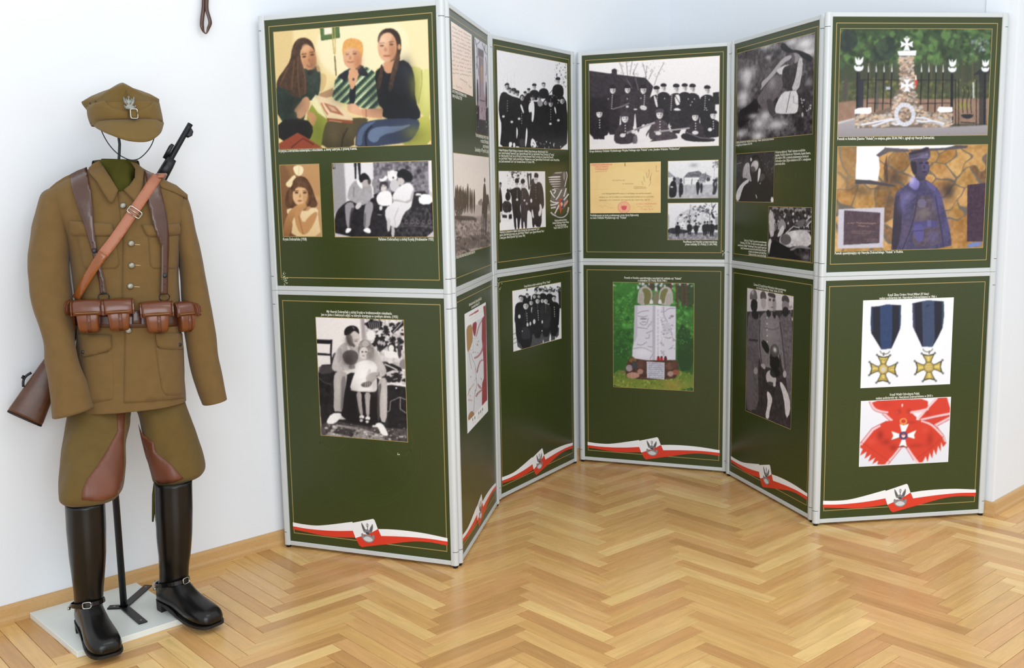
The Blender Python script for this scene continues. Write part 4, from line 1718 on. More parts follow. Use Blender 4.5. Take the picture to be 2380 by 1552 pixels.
# strap and buckle under the badge
decal('cap_strap', W_([(1135, 392), (1205, 388), (1208, 470), (1150, 475)]), flatsurf(-0.134), 0.004, M['woolcap'], cap, 0.0, 3, sink=0.006)
rg = []
qc = W_([(1180, 432)])[0]
for k in range(25):
    sx, sy = sup(2 * math.pi * k / 24, 6)
    rg.append(px(qc[0] + sx * 8.2 + sy * 1.0, qc[1] + sy * 11.0, -0.1425))
wtube('cap_buckle', rg, 0.0017, M['chrome'], cap, 6)
for (u, v) in ((209, 240), (222, 235.5), (352, 239)):
    xx, yy, zz = pl(u, v, -0.06)
    s_ = min(0.98, abs((xx - cxm) / hwm))
    yv = -0.118 * math.sqrt(1 - s_ * s_) - 0.006
    disc('eyelet', px(u, v, yv), -VD, 0.0028, 0.0012, M['iron'], cap)
# thin chin cord
cc = [(234, 300, -0.03), (243, 319, -0.05), (255, 338, -0.065), (272, 356, -0.075), (292, 368, -0.08), (308, 372, -0.08), (324, 368, -0.078), (340, 354, -0.07), (352, 337, -0.06), (359, 318, -0.045), (361, 304, -0.03)]
wtube('chin_cord', [px(*p) for p in smooth_curve(cc, 40)], 0.0016, M['iron'], cap, 8)

# ---------------- leather strap hanging on the wall, high up beside the panels
nW = -WY
hw0 = WALL_A - WY * 0.0
def wp(u, v, off):
    return on_plane(u, v, WALL_A - WY * off, WY)
hs = empty('hanging_strap', 'brown leather strap loop hanging on the white wall at the upper edge', 'strap', tuple(wp(478, 0, 0.02)))
lft = [(475, -260, 0.014), (475, -120, 0.016), (474, -30, 0.018), (473, 15, 0.020), (470, 40, 0.022), (469, 58, 0.022), (472, 72, 0.022), (478, 79, 0.023)]
rgt = [(480, -260, 0.022), (481, -120, 0.024), (481, -20, 0.026), (480, 10, 0.026), (481, 25, 0.026), (486, 42, 0.027), (488, 54, 0.027), (484, 66, 0.026), (481, 75, 0.025), (478, 79, 0.023)]
for nm, pts_, wd in (('strap_band', lft, 0.0068), ('strap_band', rgt, 0.0062)):
    cps = smooth_curve(pts_, 48)
    vs, fs = [], []
    for p in cps:
        w3 = wp(p[0], p[1], p[2])
        tp_ = 1.0 if p[1] < 62 else max(0.35, 1 - (p[1] - 62) / 26)
        vs += [w3 - WX * wd * tp_, w3 + WX * wd * tp_ - WY * 0.002]
    for i in range(len(cps) - 1):
        fs.append((2 * i, 2 * i + 1, 2 * i + 3, 2 * i + 2))
    o = mobj(nm, vs, fs, M['leather'], None, True)
    md = o.modifiers.new('thick', 'SOLIDIFY')
    md.thickness = 0.003
    md.offset = 0
    attach(o, hs)
nl = [wp(477, -262, 0.0), wp(477, -264, 0.045)]
wtube('wall_hook', nl, 0.004, M['iron'], hs, 10)

# ------------------------------------------------------------------ printed pictures
def stripes(p, pts, ang, per, cols, al=1.0, sm=1):
    P = p.chaikin(p.pts(pts), sm)
    r = p.mask(P)
    if r is None:
        return
    xa, ya, xb, yb, m = r
    X, Y = np.meshgrid(np.arange(xa, xb), np.arange(ya, yb))
    a = math.radians(ang)
    t = (X * math.cos(a) + Y * math.sin(a)) / per
    k = np.floor(t * len(cols)).astype(int) % len(cols)
    C = np.array([hexc(c) for c in cols])[k]
    m = (m * al)[..., None]
    p.a[ya:yb, xa:xb] = p.a[ya:yb, xa:xb] * (1 - m) + C * m


def face(p, x, y, rx, ry, skin, dark, turn=0.0, eye=None, mouth=None, lite=None):
    """head seen from the front: shade, eyes, brows, nose, mouth"""
    eye = eye or dark
    mouth = mouth or dark
    p.ell(x, y, rx, ry, skin)
    p.ell(x + rx * 0.55, y + ry * 0.1, rx * 0.42, ry * 0.8, dark, al=0.22)
    if lite:
        p.ell(x - rx * 0.2, y - ry * 0.45, rx * 0.5, ry * 0.3, lite, al=0.5)
    for s in (-1, 1):
        ex_ = x + s * rx * 0.42 + turn * rx
        p.ell(ex_, y - ry * 0.06, rx * 0.2, ry * 0.07, eye, al=0.85)
        p.line([(ex_ - rx * 0.22, y - ry * 0.2), (ex_ + rx * 0.22, y - ry * 0.22)], ry * 0.06, dark, al=0.6)
    p.poly([(x + turn * rx, y), (x + turn * rx + rx * 0.16, y + ry * 0.3), (x + turn * rx - rx * 0.12, y + ry * 0.32)], dark, al=0.35)
    p.ell(x + turn * rx * 0.8, y + ry * 0.56, rx * 0.34, ry * 0.06, mouth, al=0.8)


def soldier(p, x, y, s, coat='1b191c', skin='d8d4d6', capc='1a181b', legs=True, w=1.0, capk=1, h=6.4, buttons=True):
    """standing man in a dark coat: head centre (x, y), head half height s"""
    b = y + s * h
    p.poly([(x - 1.9 * s * w, y + 2.0 * s), (x - 0.7 * s, y + 1.1 * s), (x + 0.7 * s, y + 1.1 * s), (x + 1.9 * s * w, y + 2.0 * s), (x + 2.1 * s * w, y + 4.4 * s),
            (x + 1.5 * s * w, b), (x - 1.5 * s * w, b), (x - 2.1 * s * w, y + 4.4 * s)], coat, tex=0.05, cell=4)
    if legs:
        for k in (-1, 1):
            p.poly([(x + k * 1.4 * s * w, b - s), (x + k * 0.15 * s, b - s), (x + k * 0.25 * s, b + 2.6 * s), (x + k * 1.1 * s, b + 2.6 * s)], coat)
    p.ell(x, y, 0.72 * s, s, skin)
    p.ell(x + 0.3 * s, y + 0.1 * s, 0.35 * s, 0.8 * s, '55', al=0.4)
    for k in (-1, 1):
        p.ell(x + k * 0.3 * s, y + 0.02 * s, 0.2 * s, 0.12 * s, '30', al=0.6)
    p.ell(x, y + 0.5 * s, 0.22 * s, 0.1 * s, '40', al=0.4)
    if capk == 1:
        p.poly([(x - 0.85 * s, y - 0.35 * s), (x - 0.8 * s, y - 1.1 * s), (x, y - 1.4 * s), (x + 0.85 * s, y - 1.05 * s), (x + 0.8 * s, y - 0.35 * s)], capc, sm=1)
    else:
        p.poly([(x - 0.75 * s, y - 0.1 * s), (x - 0.7 * s, y - 0.9 * s), (x, y - 1.15 * s), (x + 0.7 * s, y - 0.85 * s), (x + 0.72 * s, y - 0.1 * s), (x + 0.4 * s, y - 0.6 * s), (x - 0.4 * s, y - 0.6 * s)], capc)
    if buttons:
        for k in range(5):
            p.ell(x, y + (1.7 + 0.55 * k) * s, 0.1 * s, 0.1 * s, 'c8')


def script_lines(p, rows, amp, wd, col, al=0.8, gapp=0.14):
    """rows of handwriting or typing: (x0, y0, x1, y1)"""
    for (x0, y0, x1, y1) in rows:
        n = max(4, int(abs(x1 - x0) / (amp * 0.9)))
        pts = []
        for k in range(n + 1):
            f = k / n
            if p.rs.rand() < gapp and len(pts) > 1:
                p.line(pts, wd, col, al=al)
                pts = []
                continue
            pts.append((x0 + (x1 - x0) * f, y0 + (y1 - y0) * f + p.rs.uniform(-amp, amp)))
        if len(pts) > 1:
            p.line(pts, wd, col, al=al)


# ---- board 1, upper: three women with a book
p = Pic('1U', (600, 0, 4.311), [(155, 322), (1700, 198), (1730, 1447), (212, 1493)], 3)
p.bg('ecd8a0', 'e6cf93')
p.poly([(140, 300), (350, 290), (370, 900), (150, 900)], 'dfc388', sm=0)
p.ell(1050, 470, 470, 360, 'f8f0d2', al=0.55)
p.ell(1560, 420, 250, 330, 'f3e7bd', al=0.5)
p.blur(14)
p.poly([(618, 262), (812, 250), (820, 378), (632, 408)], '3f5a2e', sm=0)
p.poly([(630, 262), (802, 252), (808, 366), (642, 394)], '55703c', sm=0)
p.poly([(658, 262), (742, 258), (746, 338), (664, 350)], 'efe6d0', sm=0)
p.line([(742, 265), (748, 400), (765, 560)], 9, 'b89a50')
p.line([(768, 262), (772, 400), (774, 560)], 9, 'c7a860')
p.poly([(745, 545), (792, 545), (790, 562), (750, 565)], 'f4e8c0')
p.line([(768, 560), (782, 760)], 11, '5e4d26')
p.poly([(612, 740), (650, 735), (688, 752), (682, 850), (640, 930), (600, 900)], 'd8b87c')
p.poly([(610, 940), (750, 880), (760, 960), (620, 1000)], 'b08a62', sm=0)
p.poly([(1150, 700), (1300, 655), (1560, 660), (1648, 690), (1642, 830), (1604, 1040), (1540, 1080), (1180, 900)], 'cfcb76', g='a9aa50')
p.poly([(1640, 700), (1735, 690), (1740, 1180), (1640, 1165), (1600, 1045)], 'dad684', g='bcbb60')
p.line([(1640, 700), (1640, 840), (1604, 1045)], 8, '8c8d40')
p.poly([(1610, 1170), (1740, 1165), (1745, 1460), (1480, 1470), (1400, 1380)], 'b9b857', g='9fa042')
p.line([(1510, 1430), (1620, 1230)], 6, '73752f')
p.poly([(500, 1030), (720, 1000), (710, 1250), (650, 1500), (480, 1420)], '9ba03c', g='7c8030')
# left
p.poly([(175, 840), (240, 740), (330, 700), (470, 690), (590, 650), (632, 740), (612, 960), (560, 1000), (500, 1010), (470, 1180), (430, 1240), (195, 1230)], '26332a', tex=0.05, cell=4)
p.poly([(195, 1200), (480, 1185), (565, 1285), (510, 1420), (200, 1430)], '14120f')
p.poly([(340, 480), (380, 400), (450, 372), (520, 395), (560, 455), (582, 580), (575, 640), (520, 500), (430, 480), (420, 560), (450, 650), (485, 800), (500, 930), (440, 965), (400, 990), (340, 965), (300, 900), (180, 870), (195, 790), (260, 700), (322, 610)], '47301e', tex=0.06, cell=5)
for a in ([(400, 560), (395, 750), (420, 980)], [(362, 600), (350, 750), (335, 900)], [(455, 700), (478, 820), (470, 940)], [(300, 680), (260, 760), (220, 850)]):
    p.line(a, 16, '6f4b2d', sm=2, al=0.7)
p.poly([(590, 640), (628, 690), (610, 730), (580, 700)], 'caa070')
p.ell(505, 578, 78, 128, 'd29a6d', rot=-10)
p.ell(545, 590, 38, 105, 'c08255', rot=-10, al=0.5)
p.ell(480, 480, 45, 40, 'e0b088', al=0.6)
for a, b in ((462, 568), (542, 548)):
    p.ell(a, b, 20, 9, '38241a', rot=-8)
    p.line([(a - 26, b - 22), (a + 22, b - 30)], 8, '3a271a')
p.poly([(505, 570), (530, 615), (500, 625)], 'b57a52')
p.poly([(478, 645), (515, 655), (550, 632), (530, 672), (500, 676)], 'a2543e')
p.poly([(488, 650), (515, 657), (540, 643), (520, 664)], 'f2e4d6')
p.poly([(500, 700), (560, 700), (560, 740), (490, 760)], '17140f')
p.poly([(468, 962), (512, 980), (522, 1050), (492, 1130), (430, 1192), (386, 1180), (392, 1130), (352, 1112), (402, 1050)], 'cf9a72')
for k in range(3):
    p.line([(405 + 28 * k, 1178 - 10 * k), (430 + 24 * k, 1080)], 6, 'a8714c', al=0.7)
p.poly([(490, 1115), (550, 1130), (592, 1170), (572, 1235), (545, 1275), (500, 1180)], 'c88f66')
p.poly([(190, 1510), (205, 1440), (395, 1328), (470, 1368), (660, 1490), (660, 1520)], '8f4128', sm=0)
p.line([(330, 1480), (450, 1385), (560, 1450)], 12, '54200f')
# centre
jk = [(775, 775), (880, 700), (1010, 645), (1120, 685), (1185, 740), (1212, 900), (1212, 1100), (1080, 1090), (960, 1060), (900, 1045), (738, 1000), (762, 880)]
stripes(p, jk, 52, 22, ['24342e', '5b7a58', 'c6d0a0', '45614c', '2b3c36', '8fab72', 'dbe0c0', '35503f'])
p.poly([(905, 690), (1000, 690), (1012, 750), (952, 905), (930, 885), (898, 790)], 'd9a27a')
p.poly([(915, 875), (945, 905), (985, 830), (968, 1060), (915, 1060)], '15181e')
p.poly([(778, 775), (908, 685), (906, 760), (862, 832), (842, 785)], '1b1f27')
p.poly([(998, 668), (1028, 636), (1122, 760), (1060, 765), (1002, 745)], '1b1f27')
p.ell(955, 795, 10, 14, '3a3230')
p.poly([(845, 520), (848, 440), (880, 395), (945, 380), (1015, 398), (1052, 440), (1050, 540), (1030, 600), (860, 600)], 'd3914a')
p.ell(945, 580, 92, 112, 'dba680')
p.ell(1000, 600, 40, 95, 'c8895e', al=0.45)
p.poly([(842, 500), (862, 410), (940, 384), (1020, 400), (1052, 455), (1042, 570), (1012, 505), (950, 470), (890, 488), (856, 560)], 'e0a357', tex=0.05, cell=3)
for a, b in ((895, 543), (968, 538)):
    p.ell(a, b, 20, 7, '573626')
    p.line([(a - 24, b - 20), (a + 24, b - 21)], 6, '8f6038')
    p.line([(a - 18, b + 20), (a + 18, b + 20)], 5, 'b98058', al=0.7)
p.poly([(925, 545), (940, 595), (905, 597)], 'bf835c')
p.line([(893, 618), (925, 625), (958, 617)], 9, 'a3523f')
p.line([(880, 600), (870, 640)], 5, 'b77c56', al=0.6)
p.poly([(700, 1200), (960, 1180), (1110, 1180), (1080, 1250), (960, 1370), (965, 1480), (630, 1500), (655, 1290)], '51462d', g='3d341f')
p.line([(835, 1480), (850, 1370), (900, 1280)], 16, '241d10', sm=1)
p.poly([(522, 1020), (572, 955), (692, 1195), (600, 1130)], 'ece2b0', sm=0)
p.poly([(568, 948), (790, 1012), (952, 1195), (942, 1212), (690, 1182)], 'e6cda6', sm=0)
p.poly([(655, 1028), (772, 1066), (862, 1160), (722, 1122)], 'a9694a', sm=0)
p.poly([(690, 1050), (760, 1075), (800, 1120), (740, 1110)], 'd8b89a', sm=0, al=0.8)
p.line([(632, 1030), (665, 1100), (700, 1150)], 14, 'b0523c', al=0.8)
p.poly([(690, 1182), (946, 1208), (948, 1240), (692, 1212)], '8c462c', sm=0)
p.line([(712, 1205), (840, 1224)], 7, 'd9b890')
p.poly([(890, 1050), (960, 1030), (1022, 1080), (1052, 1165), (985, 1150), (900, 1120)], 'dca882')
for k in range(4):
    p.line([(892, 1062 + 18 * k), (940, 1066 + 17 * k)], 4, 'b27850', al=0.7)
# right
p.poly([(1165, 730), (1230, 670), (1440, 590), (1530, 645), (1572, 780), (1572, 1000), (1642, 1160), (1570, 1215), (1245, 1195), (1250, 1085), (1205, 1050), (1190, 900)], '121318')
p.ell(1430, 800, 90, 160, '20222b', al=0.5)
p.poly([(1030, 1092), (1252, 1085), (1242, 1188), (1045, 1166)], 'd29a76', sm=0)
p.line([(1082, 1090), (1084, 1180)], 6, '6a4a38')
p.poly([(972, 1480), (975, 1390), (992, 1300), (1060, 1222), (1250, 1190), (1600, 1182), (1625, 1262), (1560, 1385), (1480, 1430), (1180, 1465)], '333d55')
p.poly([(985, 1400), (1010, 1300), (1080, 1235), (1200, 1205), (1120, 1260), (1050, 1330), (1040, 1460), (990, 1460)], '5a6b88', al=0.8)
p.poly([(1095, 1400), (1110, 1310), (1200, 1265), (1420, 1265), (1560, 1240), (1400, 1320), (1240, 1350), (1180, 1440)], '7487a3', al=0.75)
p.line([(1085, 1465), (1075, 1380), (1090, 1310), (1140, 1260)], 16, '161b2a', sm=1)
p.poly([(1258, 610), (1392, 590), (1388, 700), (1300, 745), (1255, 700)], 'cf9872')
p.poly([(1198, 440), (1205, 345), (1260, 290), (1340, 280), (1410, 325), (1436, 420), (1430, 530), (1400, 600), (1300, 620)], '33251a')
p.ell(1293, 470, 96, 150, 'dcab86')
p.ell(1352, 490, 42, 125, 'c58c66', al=0.45)
p.ell(1280, 380, 60, 45, 'e8bf9c', al=0.6)
p.poly([(1196, 430), (1205, 345), (1262, 290), (1340, 280), (1412, 330), (1436, 425), (1425, 500), (1395, 440), (1370, 355), (1310, 318), (1240, 345), (1212, 420)], '33251a')
p.ell(1414, 470, 15, 30, 'cf9872')
for a, b in ((1240, 458), (1336, 446)):
    p.ell(a, b, 21, 9, '4a3122')
    p.line([(a - 28, b - 24), (a + 26, b - 30)], 7, '5a3e2a')
p.poly([(1270, 460), (1302, 512), (1256, 516)], 'c18864')
p.ell(1292, 560, 40, 9, 'b5604e')
p.line([(1258, 558), (1330, 554)], 4, '8e4038')
p.poly([(1395, 520), (1428, 560), (1402, 680), (1362, 800), (1345, 920), (1298, 912), (1322, 780), (1352, 650)], '4b3728', tex=0.08, cell=3)
p.poly([(1238, 620), (1258, 700), (1244, 800), (1218, 905), (1182, 890), (1200, 780)], '412d1f', tex=0.08, cell=3)
for a in ((545, 620, 45, 90, '8a5434', 0.5), (470, 640, 30, 60, 'b47a52', 0.4), (1000, 620, 45, 80, 'a86a42', 0.5), (900, 520, 40, 30, 'efc6a0', 0.5), (1350, 520, 45, 110, 'a06a48', 0.5), (1240, 400, 45, 60, 'f0cdac', 0.5),
          (330, 1060, 120, 120, '10160f', 0.6), (560, 800, 60, 120, '3d4c3e', 0.5), (1480, 700, 60, 120, '2b2e3a', 0.6), (1350, 1000, 150, 150, '07070a', 0.6), (820, 950, 90, 90, '1c2a24', 0.4), (1150, 950, 60, 130, '1c2a24', 0.45),
          (760, 1350, 70, 120, '6d6040', 0.5), (930, 1320, 60, 90, '6d6040', 0.4), (1460, 1360, 140, 60, '1a2034', 0.5), (1690, 900, 60, 200, 'e8e59c', 0.4), (1560, 850, 50, 140, '8f9044', 0.5), (1560, 1330, 120, 70, '86882f', 0.5),
          (420, 1120, 50, 60, 'e0b088', 0.4), (960, 1090, 50, 40, 'ecc2a0', 0.4), (600, 1300, 60, 130, '5f6a20', 0.5)):
    p.glow(*a)
p.blur(1)
p.grain(0.012)
p.build('printed_photo', label='colour photo of three women with a book on a sofa')

# ---- board 1, upper: sepia girl
p = Pic('1U', (600, 330, 4.1957), [(212, 228), (592, 215), (622, 918), (245, 920)], 4)
p.bg('9a6e44', '6f4a2c')
p.ell(540, 330, 150, 240, 'c89a68', al=0.8)
p.ell(570, 780, 120, 250, 'd9b080', al=0.7)
p.ell(240, 520, 90, 300, '7c5432', al=0.8)
p.blur(16)
p.poly([(338, 240), (400, 220), (448, 255), (432, 322), (380, 332), (350, 292)], 'f3e2b8')
p.line([(400, 235), (395, 320)], 6, 'd9bd86')
p.poly([(352, 315), (300, 370), (262, 412), (300, 448), (348, 420), (372, 340)], 'efdbac')
p.poly([(340, 370), (400, 328), (470, 345), (522, 430), (560, 550), (586, 612), (540, 650), (490, 620), (330, 650), (268, 632), (262, 560), (285, 470), (332, 430)], '5a3b23', tex=0.07, cell=5)
p.poly([(300, 480), (330, 450), (340, 600), (300, 620)], '7c5534', al=0.6)
p.poly([(262, 665), (330, 640), (480, 680), (520, 635), (588, 650), (582, 720), (620, 930), (320, 930), (340, 760)], 'ecd3a6', g='dfbf8c')
p.ell(410, 520, 74, 100, 'e0b586')
p.ell(465, 540, 30, 80, 'b88758', al=0.5)
for a in (375, 455):
    p.ell(a, 494, 19, 8, '3f2817')
    p.line([(a - 22, 476), (a + 20, 475)], 6, '6d4526')
p.poly([(408, 490), (425, 540), (395, 543)], 'b98555')
p.ell(406, 573, 22, 7, '8e5636')
p.poly([(350, 395), (420, 360), (490, 420), (480, 470), (440, 440), (370, 440), (345, 500)], '64432a', tex=0.06, cell=4)
p.poly([(478, 592), (420, 602), (360, 622), (290, 690), (242, 840), (240, 925), (312, 925), (342, 720), (440, 640)], 'c9965f', g='8f6036')
p.poly([(345, 680), (400, 650), (470, 605), (480, 625), (400, 700), (440, 800), (500, 720), (572, 670), (580, 720), (505, 870), (440, 915), (378, 850)], 'c08d5a')
p.line([(395, 720), (440, 900)], 10, '8a5b34', al=0.6)
p.blur(1)
p.grain(0.015)
p.build('printed_photo', label='sepia portrait of a girl with a large bow')

# ---- board 1, upper: family on a couch
p = Pic('1U', (600, 330, 4.1957), [(722, 212), (1690, 182), (1708, 922), (755, 925)], 5)
p.bg('d6d2d5', 'c4c0c3')
p.poly([(700, 190), (838, 190), (862, 620), (740, 700)], '9c989b', sm=0)
p.poly([(838, 190), (1125, 180), (1125, 500), (862, 620)], 'e4e1e4', sm=0)
p.blur(4)
p.poly([(722, 205), (748, 205), (752, 262), (726, 262)], '3a373b', sm=0)
p.poly([(734, 205), (742, 205), (745, 252), (736, 252)], 'c8c5c8', sm=0)
p.poly([(935, 190), (961, 190), (957, 362), (944, 362)], '17151a', sm=0)
p.poly([(968, 190), (998, 190), (1001, 345), (984, 345)], '17151a', sm=0)
p.poly([(1122, 180), (1662, 170), (1668, 520), (1128, 500)], '77727a', sm=0, tex=0.22, cell=5)
p.spots(1140, 200, 1650, 460, 70, 8, 22, ['3a363c', 'a39ea6', '55505a'], 0.5)
p.spots(1170, 230, 1640, 330, 5, 22, 34, ['2c282e'], 0.8)
p.poly([(1660, 170), (1700, 165), (1705, 500), (1668, 470)], 'e9e7e9', sm=0)
p.poly([(745, 720), (800, 630), (900, 560), (1130, 560), (1130, 490), (1400, 500), (1700, 470), (1720, 940), (745, 940)], '1e1b1f', tex=0.07, cell=5)
p.poly([(1400, 640), (1710, 625), (1720, 940), (1330, 940)], '2e2a2e', tex=0.2, cell=4)
for k in range(5):
    p.poly([(1430 + 56 * k, 756), (1462 + 56 * k, 756), (1462 + 56 * k, 800), (1432 + 56 * k, 800)], '8d888c', al=0.6)
    p.ell(1447 + 56 * k, 778, 10, 12, '2a262a')
p.line([(1340, 830), (1500, 815), (1710, 830)], 6, '8d888c', al=0.6)
p.poly([(898, 420), (955, 365), (1010, 400), (1080, 388), (1112, 450), (1108, 560), (1050, 605), (1000, 622), (960, 600), (880, 562), (868, 525)], 'a8a4a7', tex=0.05, cell=4)
p.line([(935, 440), (930, 540)], 14, '7d797d', al=0.6)
p.poly([(955, 378), (985, 368), (1022, 420), (1016, 462), (980, 430)], 'f3f2f3')
p.ell(1050, 378, 42, 56, 'b9aeab')
p.poly([(982, 340), (1030, 292), (1080, 330), (1092, 372), (1035, 362), (1005, 405), (985, 372)], '141216')
p.ell(1085, 385, 16, 30, '2a2528', al=0.8)
p.poly([(848, 600), (920, 578), (945, 640), (902, 705), (896, 835), (862, 832), (848, 660)], '969296')
p.poly([(902, 640), (945, 640), (905, 835), (885, 830)], '2c292d', al=0.7)
p.poly([(1048, 590), (1112, 575), (1127, 640), (1102, 720), (1086, 838), (1028, 842), (1030, 700)], '9a969a')
p.poly([(1030, 700), (1055, 680), (1048, 840), (1025, 842)], '5a565a', al=0.7)
p.poly([(958, 602), (1000, 580), (1012, 622), (972, 662), (943, 642)], 'cfcaca')
p.poly([(848, 885), (862, 835), (908, 840), (908, 862), (880, 888)], 'f5f4f5')
p.poly([(1018, 862), (1050, 835), (1090, 840), (1104, 882), (1075, 892)], 'f5f4f5')
p.ell(1130, 400, 20, 45, '8f8a8e')
p.ell(1310, 330, 50, 56, 'efedee')
for s_ in (1275, 1345):
    p.ell(s_, 298, 16, 16, 'e2e0e1')
p.ell(1318, 348, 9, 9, '2a272a')
p.ell(1330, 425, 48, 60, 'cbc8cb')
p.poly([(1162, 515), (1200, 480), (1262, 470), (1305, 500), (1312, 600), (1290, 622), (1178, 622), (1150, 560)], 'f2f0f1')
p.ell(1220, 435, 34, 46, 'd6cecc')
for a in (1208, 1234):
    p.ell(a, 430, 6, 4, '3a3236')
p.poly([(1182, 470), (1186, 395), (1215, 372), (1258, 388), (1272, 470), (1245, 420), (1202, 412), (1195, 480)], '373236')
p.poly([(1176, 352), (1215, 362), (1245, 320), (1266, 350), (1240, 382), (1190, 388)], 'f6f5f6')
p.poly([(1180, 622), (1215, 622), (1210, 665), (1184, 668)], 'dedbdc')
p.poly([(1150, 672), (1215, 664), (1212, 710), (1160, 700)], '0f0d10')
p.line([(1165, 705), (1205, 712)], 6, 'c9c6c8')
p.poly([(1338, 480), (1380, 430), (1470, 388), (1512, 430), (1522, 480), (1502, 590), (1492, 642), (1422, 690), (1372, 838), (1300, 832), (1238, 745), (1240, 640), (1322, 600), (1308, 520)], 'f0eef0', g='d8d5d8')
p.line([(1370, 640), (1330, 740), (1340, 830)], 8, 'a6a2a6', al=0.6)
p.ell(1395, 372, 32, 50, 'cdc5c4')
p.poly([(1348, 325), (1380, 265), (1442, 262), (1510, 318), (1505, 382), (1440, 392), (1405, 345), (1370, 350)], '131116')
p.poly([(1472, 590), (1508, 460), (1527, 482), (1492, 604), (1350, 575), (1308, 585), (1320, 552)], 'b7b1b2')
p.poly([(1255, 740), (1290, 742), (1290, 862), (1258, 882)], 'c9c4c5')
p.poly([(1300, 802), (1332, 832), (1332, 925), (1298, 925)], 'bdb8b9')
p.poly([(1235, 912), (1290, 880), (1300, 925), (1235, 925)], '151316')
p.poly([(1558, 545), (1600, 502), (1690, 515), (1705, 602), (1580, 612)], 'f6f5f6')
p.poly([(1530, 520), (1545, 495), (1600, 505), (1570, 525)], 'e9e7e9')
p.ell(1580, 532, 6, 6, '2a272a')
p.blur(1)
p.grain(0.02)
p.build('printed_photo', label='black and white photo of a family with toys on a couch')

# ---- board 1, lower: man and girl
p = Pic('1L', (725, 730, 5.087), [(47, 40), (1083, 68), (1130, 1507), (110, 1428)], 6)
p.bg('efe9e6', 'e2dcd9')
p.poly([(30, 30), (560, 30), (600, 400), (30, 600)], 'f0e9e6', sm=0)
p.poly([(575, 30), (625, 30), (640, 300), (590, 300)], 'a69c9c', sm=0)
p.blur(5)
# kilim on the right
p.poly([(620, 30), (1110, 40), (1120, 700), (800, 620), (640, 320)], 'cfc9c8', sm=0, tex=0.2, cell=5)
p.spots(640, 60, 1080, 460, 90, 10, 30, ['131114', '1d1a1d', 'ebe6e4', '131114'], 0.95, 1.3)
p.poly([(640, 70), (820, 80), (840, 150), (660, 190)], '17151a', sm=1)
for k in range(6):
    p.line([(670 + 25 * k, 90), (690 + 22 * k, 170)], 6, 'd8d3d2')
for cx_, cy_ in ((880, 210), (952, 300)):
    for k in range(4):
        a = math.pi * k / 4
        p.line([(cx_ - 42 * math.cos(a), cy_ - 42 * math.sin(a)), (cx_ + 42 * math.cos(a), cy_ + 42 * math.sin(a))], 15, '151316')
p.poly([(745, 330), (830, 250), (900, 370), (800, 450)], '1b181c', sm=0)
for k in range(3):
    p.poly([(770 + 32 * k, 330 - 15 * k + 22 * k), (800 + 30 * k, 300 + 8 * k), (818 + 28 * k, 335 + 10 * k), (790 + 30 * k, 365 + 8 * k)], 'b9b3b3', sm=0)
p.poly([(930, 200), (1080, 70), (1085, 130), (960, 230)], '17151a', sm=0)
p.line([(960, 215), (1070, 90)], 10, 'e6e1e0')
# sofa right and dark floor
p.poly([(780, 560), (900, 560), (1110, 660), (1150, 1520), (800, 1500), (860, 900)], '1b181c', tex=0.05, cell=5)
p.poly([(880, 690), (960, 660), (1110, 680), (1115, 860), (890, 830)], 'd2cccb', sm=0, tex=0.15, cell=4)
p.spots(890, 680, 1105, 800, 26, 12, 32, ['171518', '242125'], 0.95, 1.5)
p.line([(890, 835), (960, 815), (1040, 835), (1110, 845)], 16, 'efebea', sm=1)
for a in ([(880, 1160), (920, 1140), (930, 1030), (1040, 980), (1110, 1010)], [(1045, 980), (1045, 1120), (1115, 1170)]):
    p.line(a, 9, 'b3adac')
p.ell(998, 872, 12, 10, 'efebea')
# pierrot doll
p.ell(945, 400, 48, 62, '131114')
p.ell(938, 405, 34, 45, 'e9e4e2')
p.poly([(850, 460), (880, 430), (1000, 440), (1020, 490), (1000, 520), (870, 510)], 'efebe9')
p.poly([(895, 520), (945, 520), (945, 585), (900, 585)], 'ded9d7')
p.poly([(1010, 330), (1040, 330), (1060, 450), (1050, 520), (1020, 520)], '3b373a', tex=0.1, cell=3)
p.ell(1085, 590, 50, 60, '8a8484')
p.ell(700, 250, 52, 62, 'efeae8')
p.line([(860, 590), (930, 620), (1010, 660)], 14, 'e4dfdd', sm=1)
# chair, left dark part
p.poly([(60, 298), (240, 305), (238, 352), (62, 345)], '17141a', sm=0)
p.poly([(60, 455), (225, 468), (222, 492), (65, 482)], '17141a', sm=0)
p.line([(232, 300), (225, 460), (235, 620)], 22, '17141a')
p.poly([(70, 600), (260, 590), (330, 700), (330, 1240), (120, 1440), (90, 1000)], '1c191c', tex=0.05, cell=5)
p.poly([(80, 600), (250, 610), (270, 690), (80, 720)], '4a4444', al=0.8)
for cx_, cy_ in ((120, 830), (190, 880), (170, 1030), (110, 1000)):
    p.ell(cx_, cy_, 34, 52, '0e0c0f')
p.line([(85, 750), (150, 810), (230, 830)], 10, '6a6463', al=0.7)
p.poly([(240, 480), (290, 440), (300, 640), (240, 640)], '151215')
# rug
p.poly([(110, 1300), (300, 1240), (700, 1330), (1140, 1360), (1150, 1530), (100, 1450)], '4b4545', sm=0, tex=0.12, cell=4)
p.poly([(160, 1430), (290, 1300), (560, 1340), (860, 1440), (860, 1500), (500, 1470)], '9a9290', sm=0, tex=0.15, cell=4)
p.poly([(240, 1400), (320, 1330), (520, 1370), (480, 1450)], '3a3535', sm=0, tex=0.12, cell=4)
p.spots(130, 1290, 1110, 1490, 120, 6, 15, ['2a2626', 'cfc8c5', 'e6e0dd', '3d3838'], 0.75, 1.6)
p.poly([(300, 1240), (520, 1250), (720, 1310), (700, 1335), (300, 1270)], '262223', sm=0)
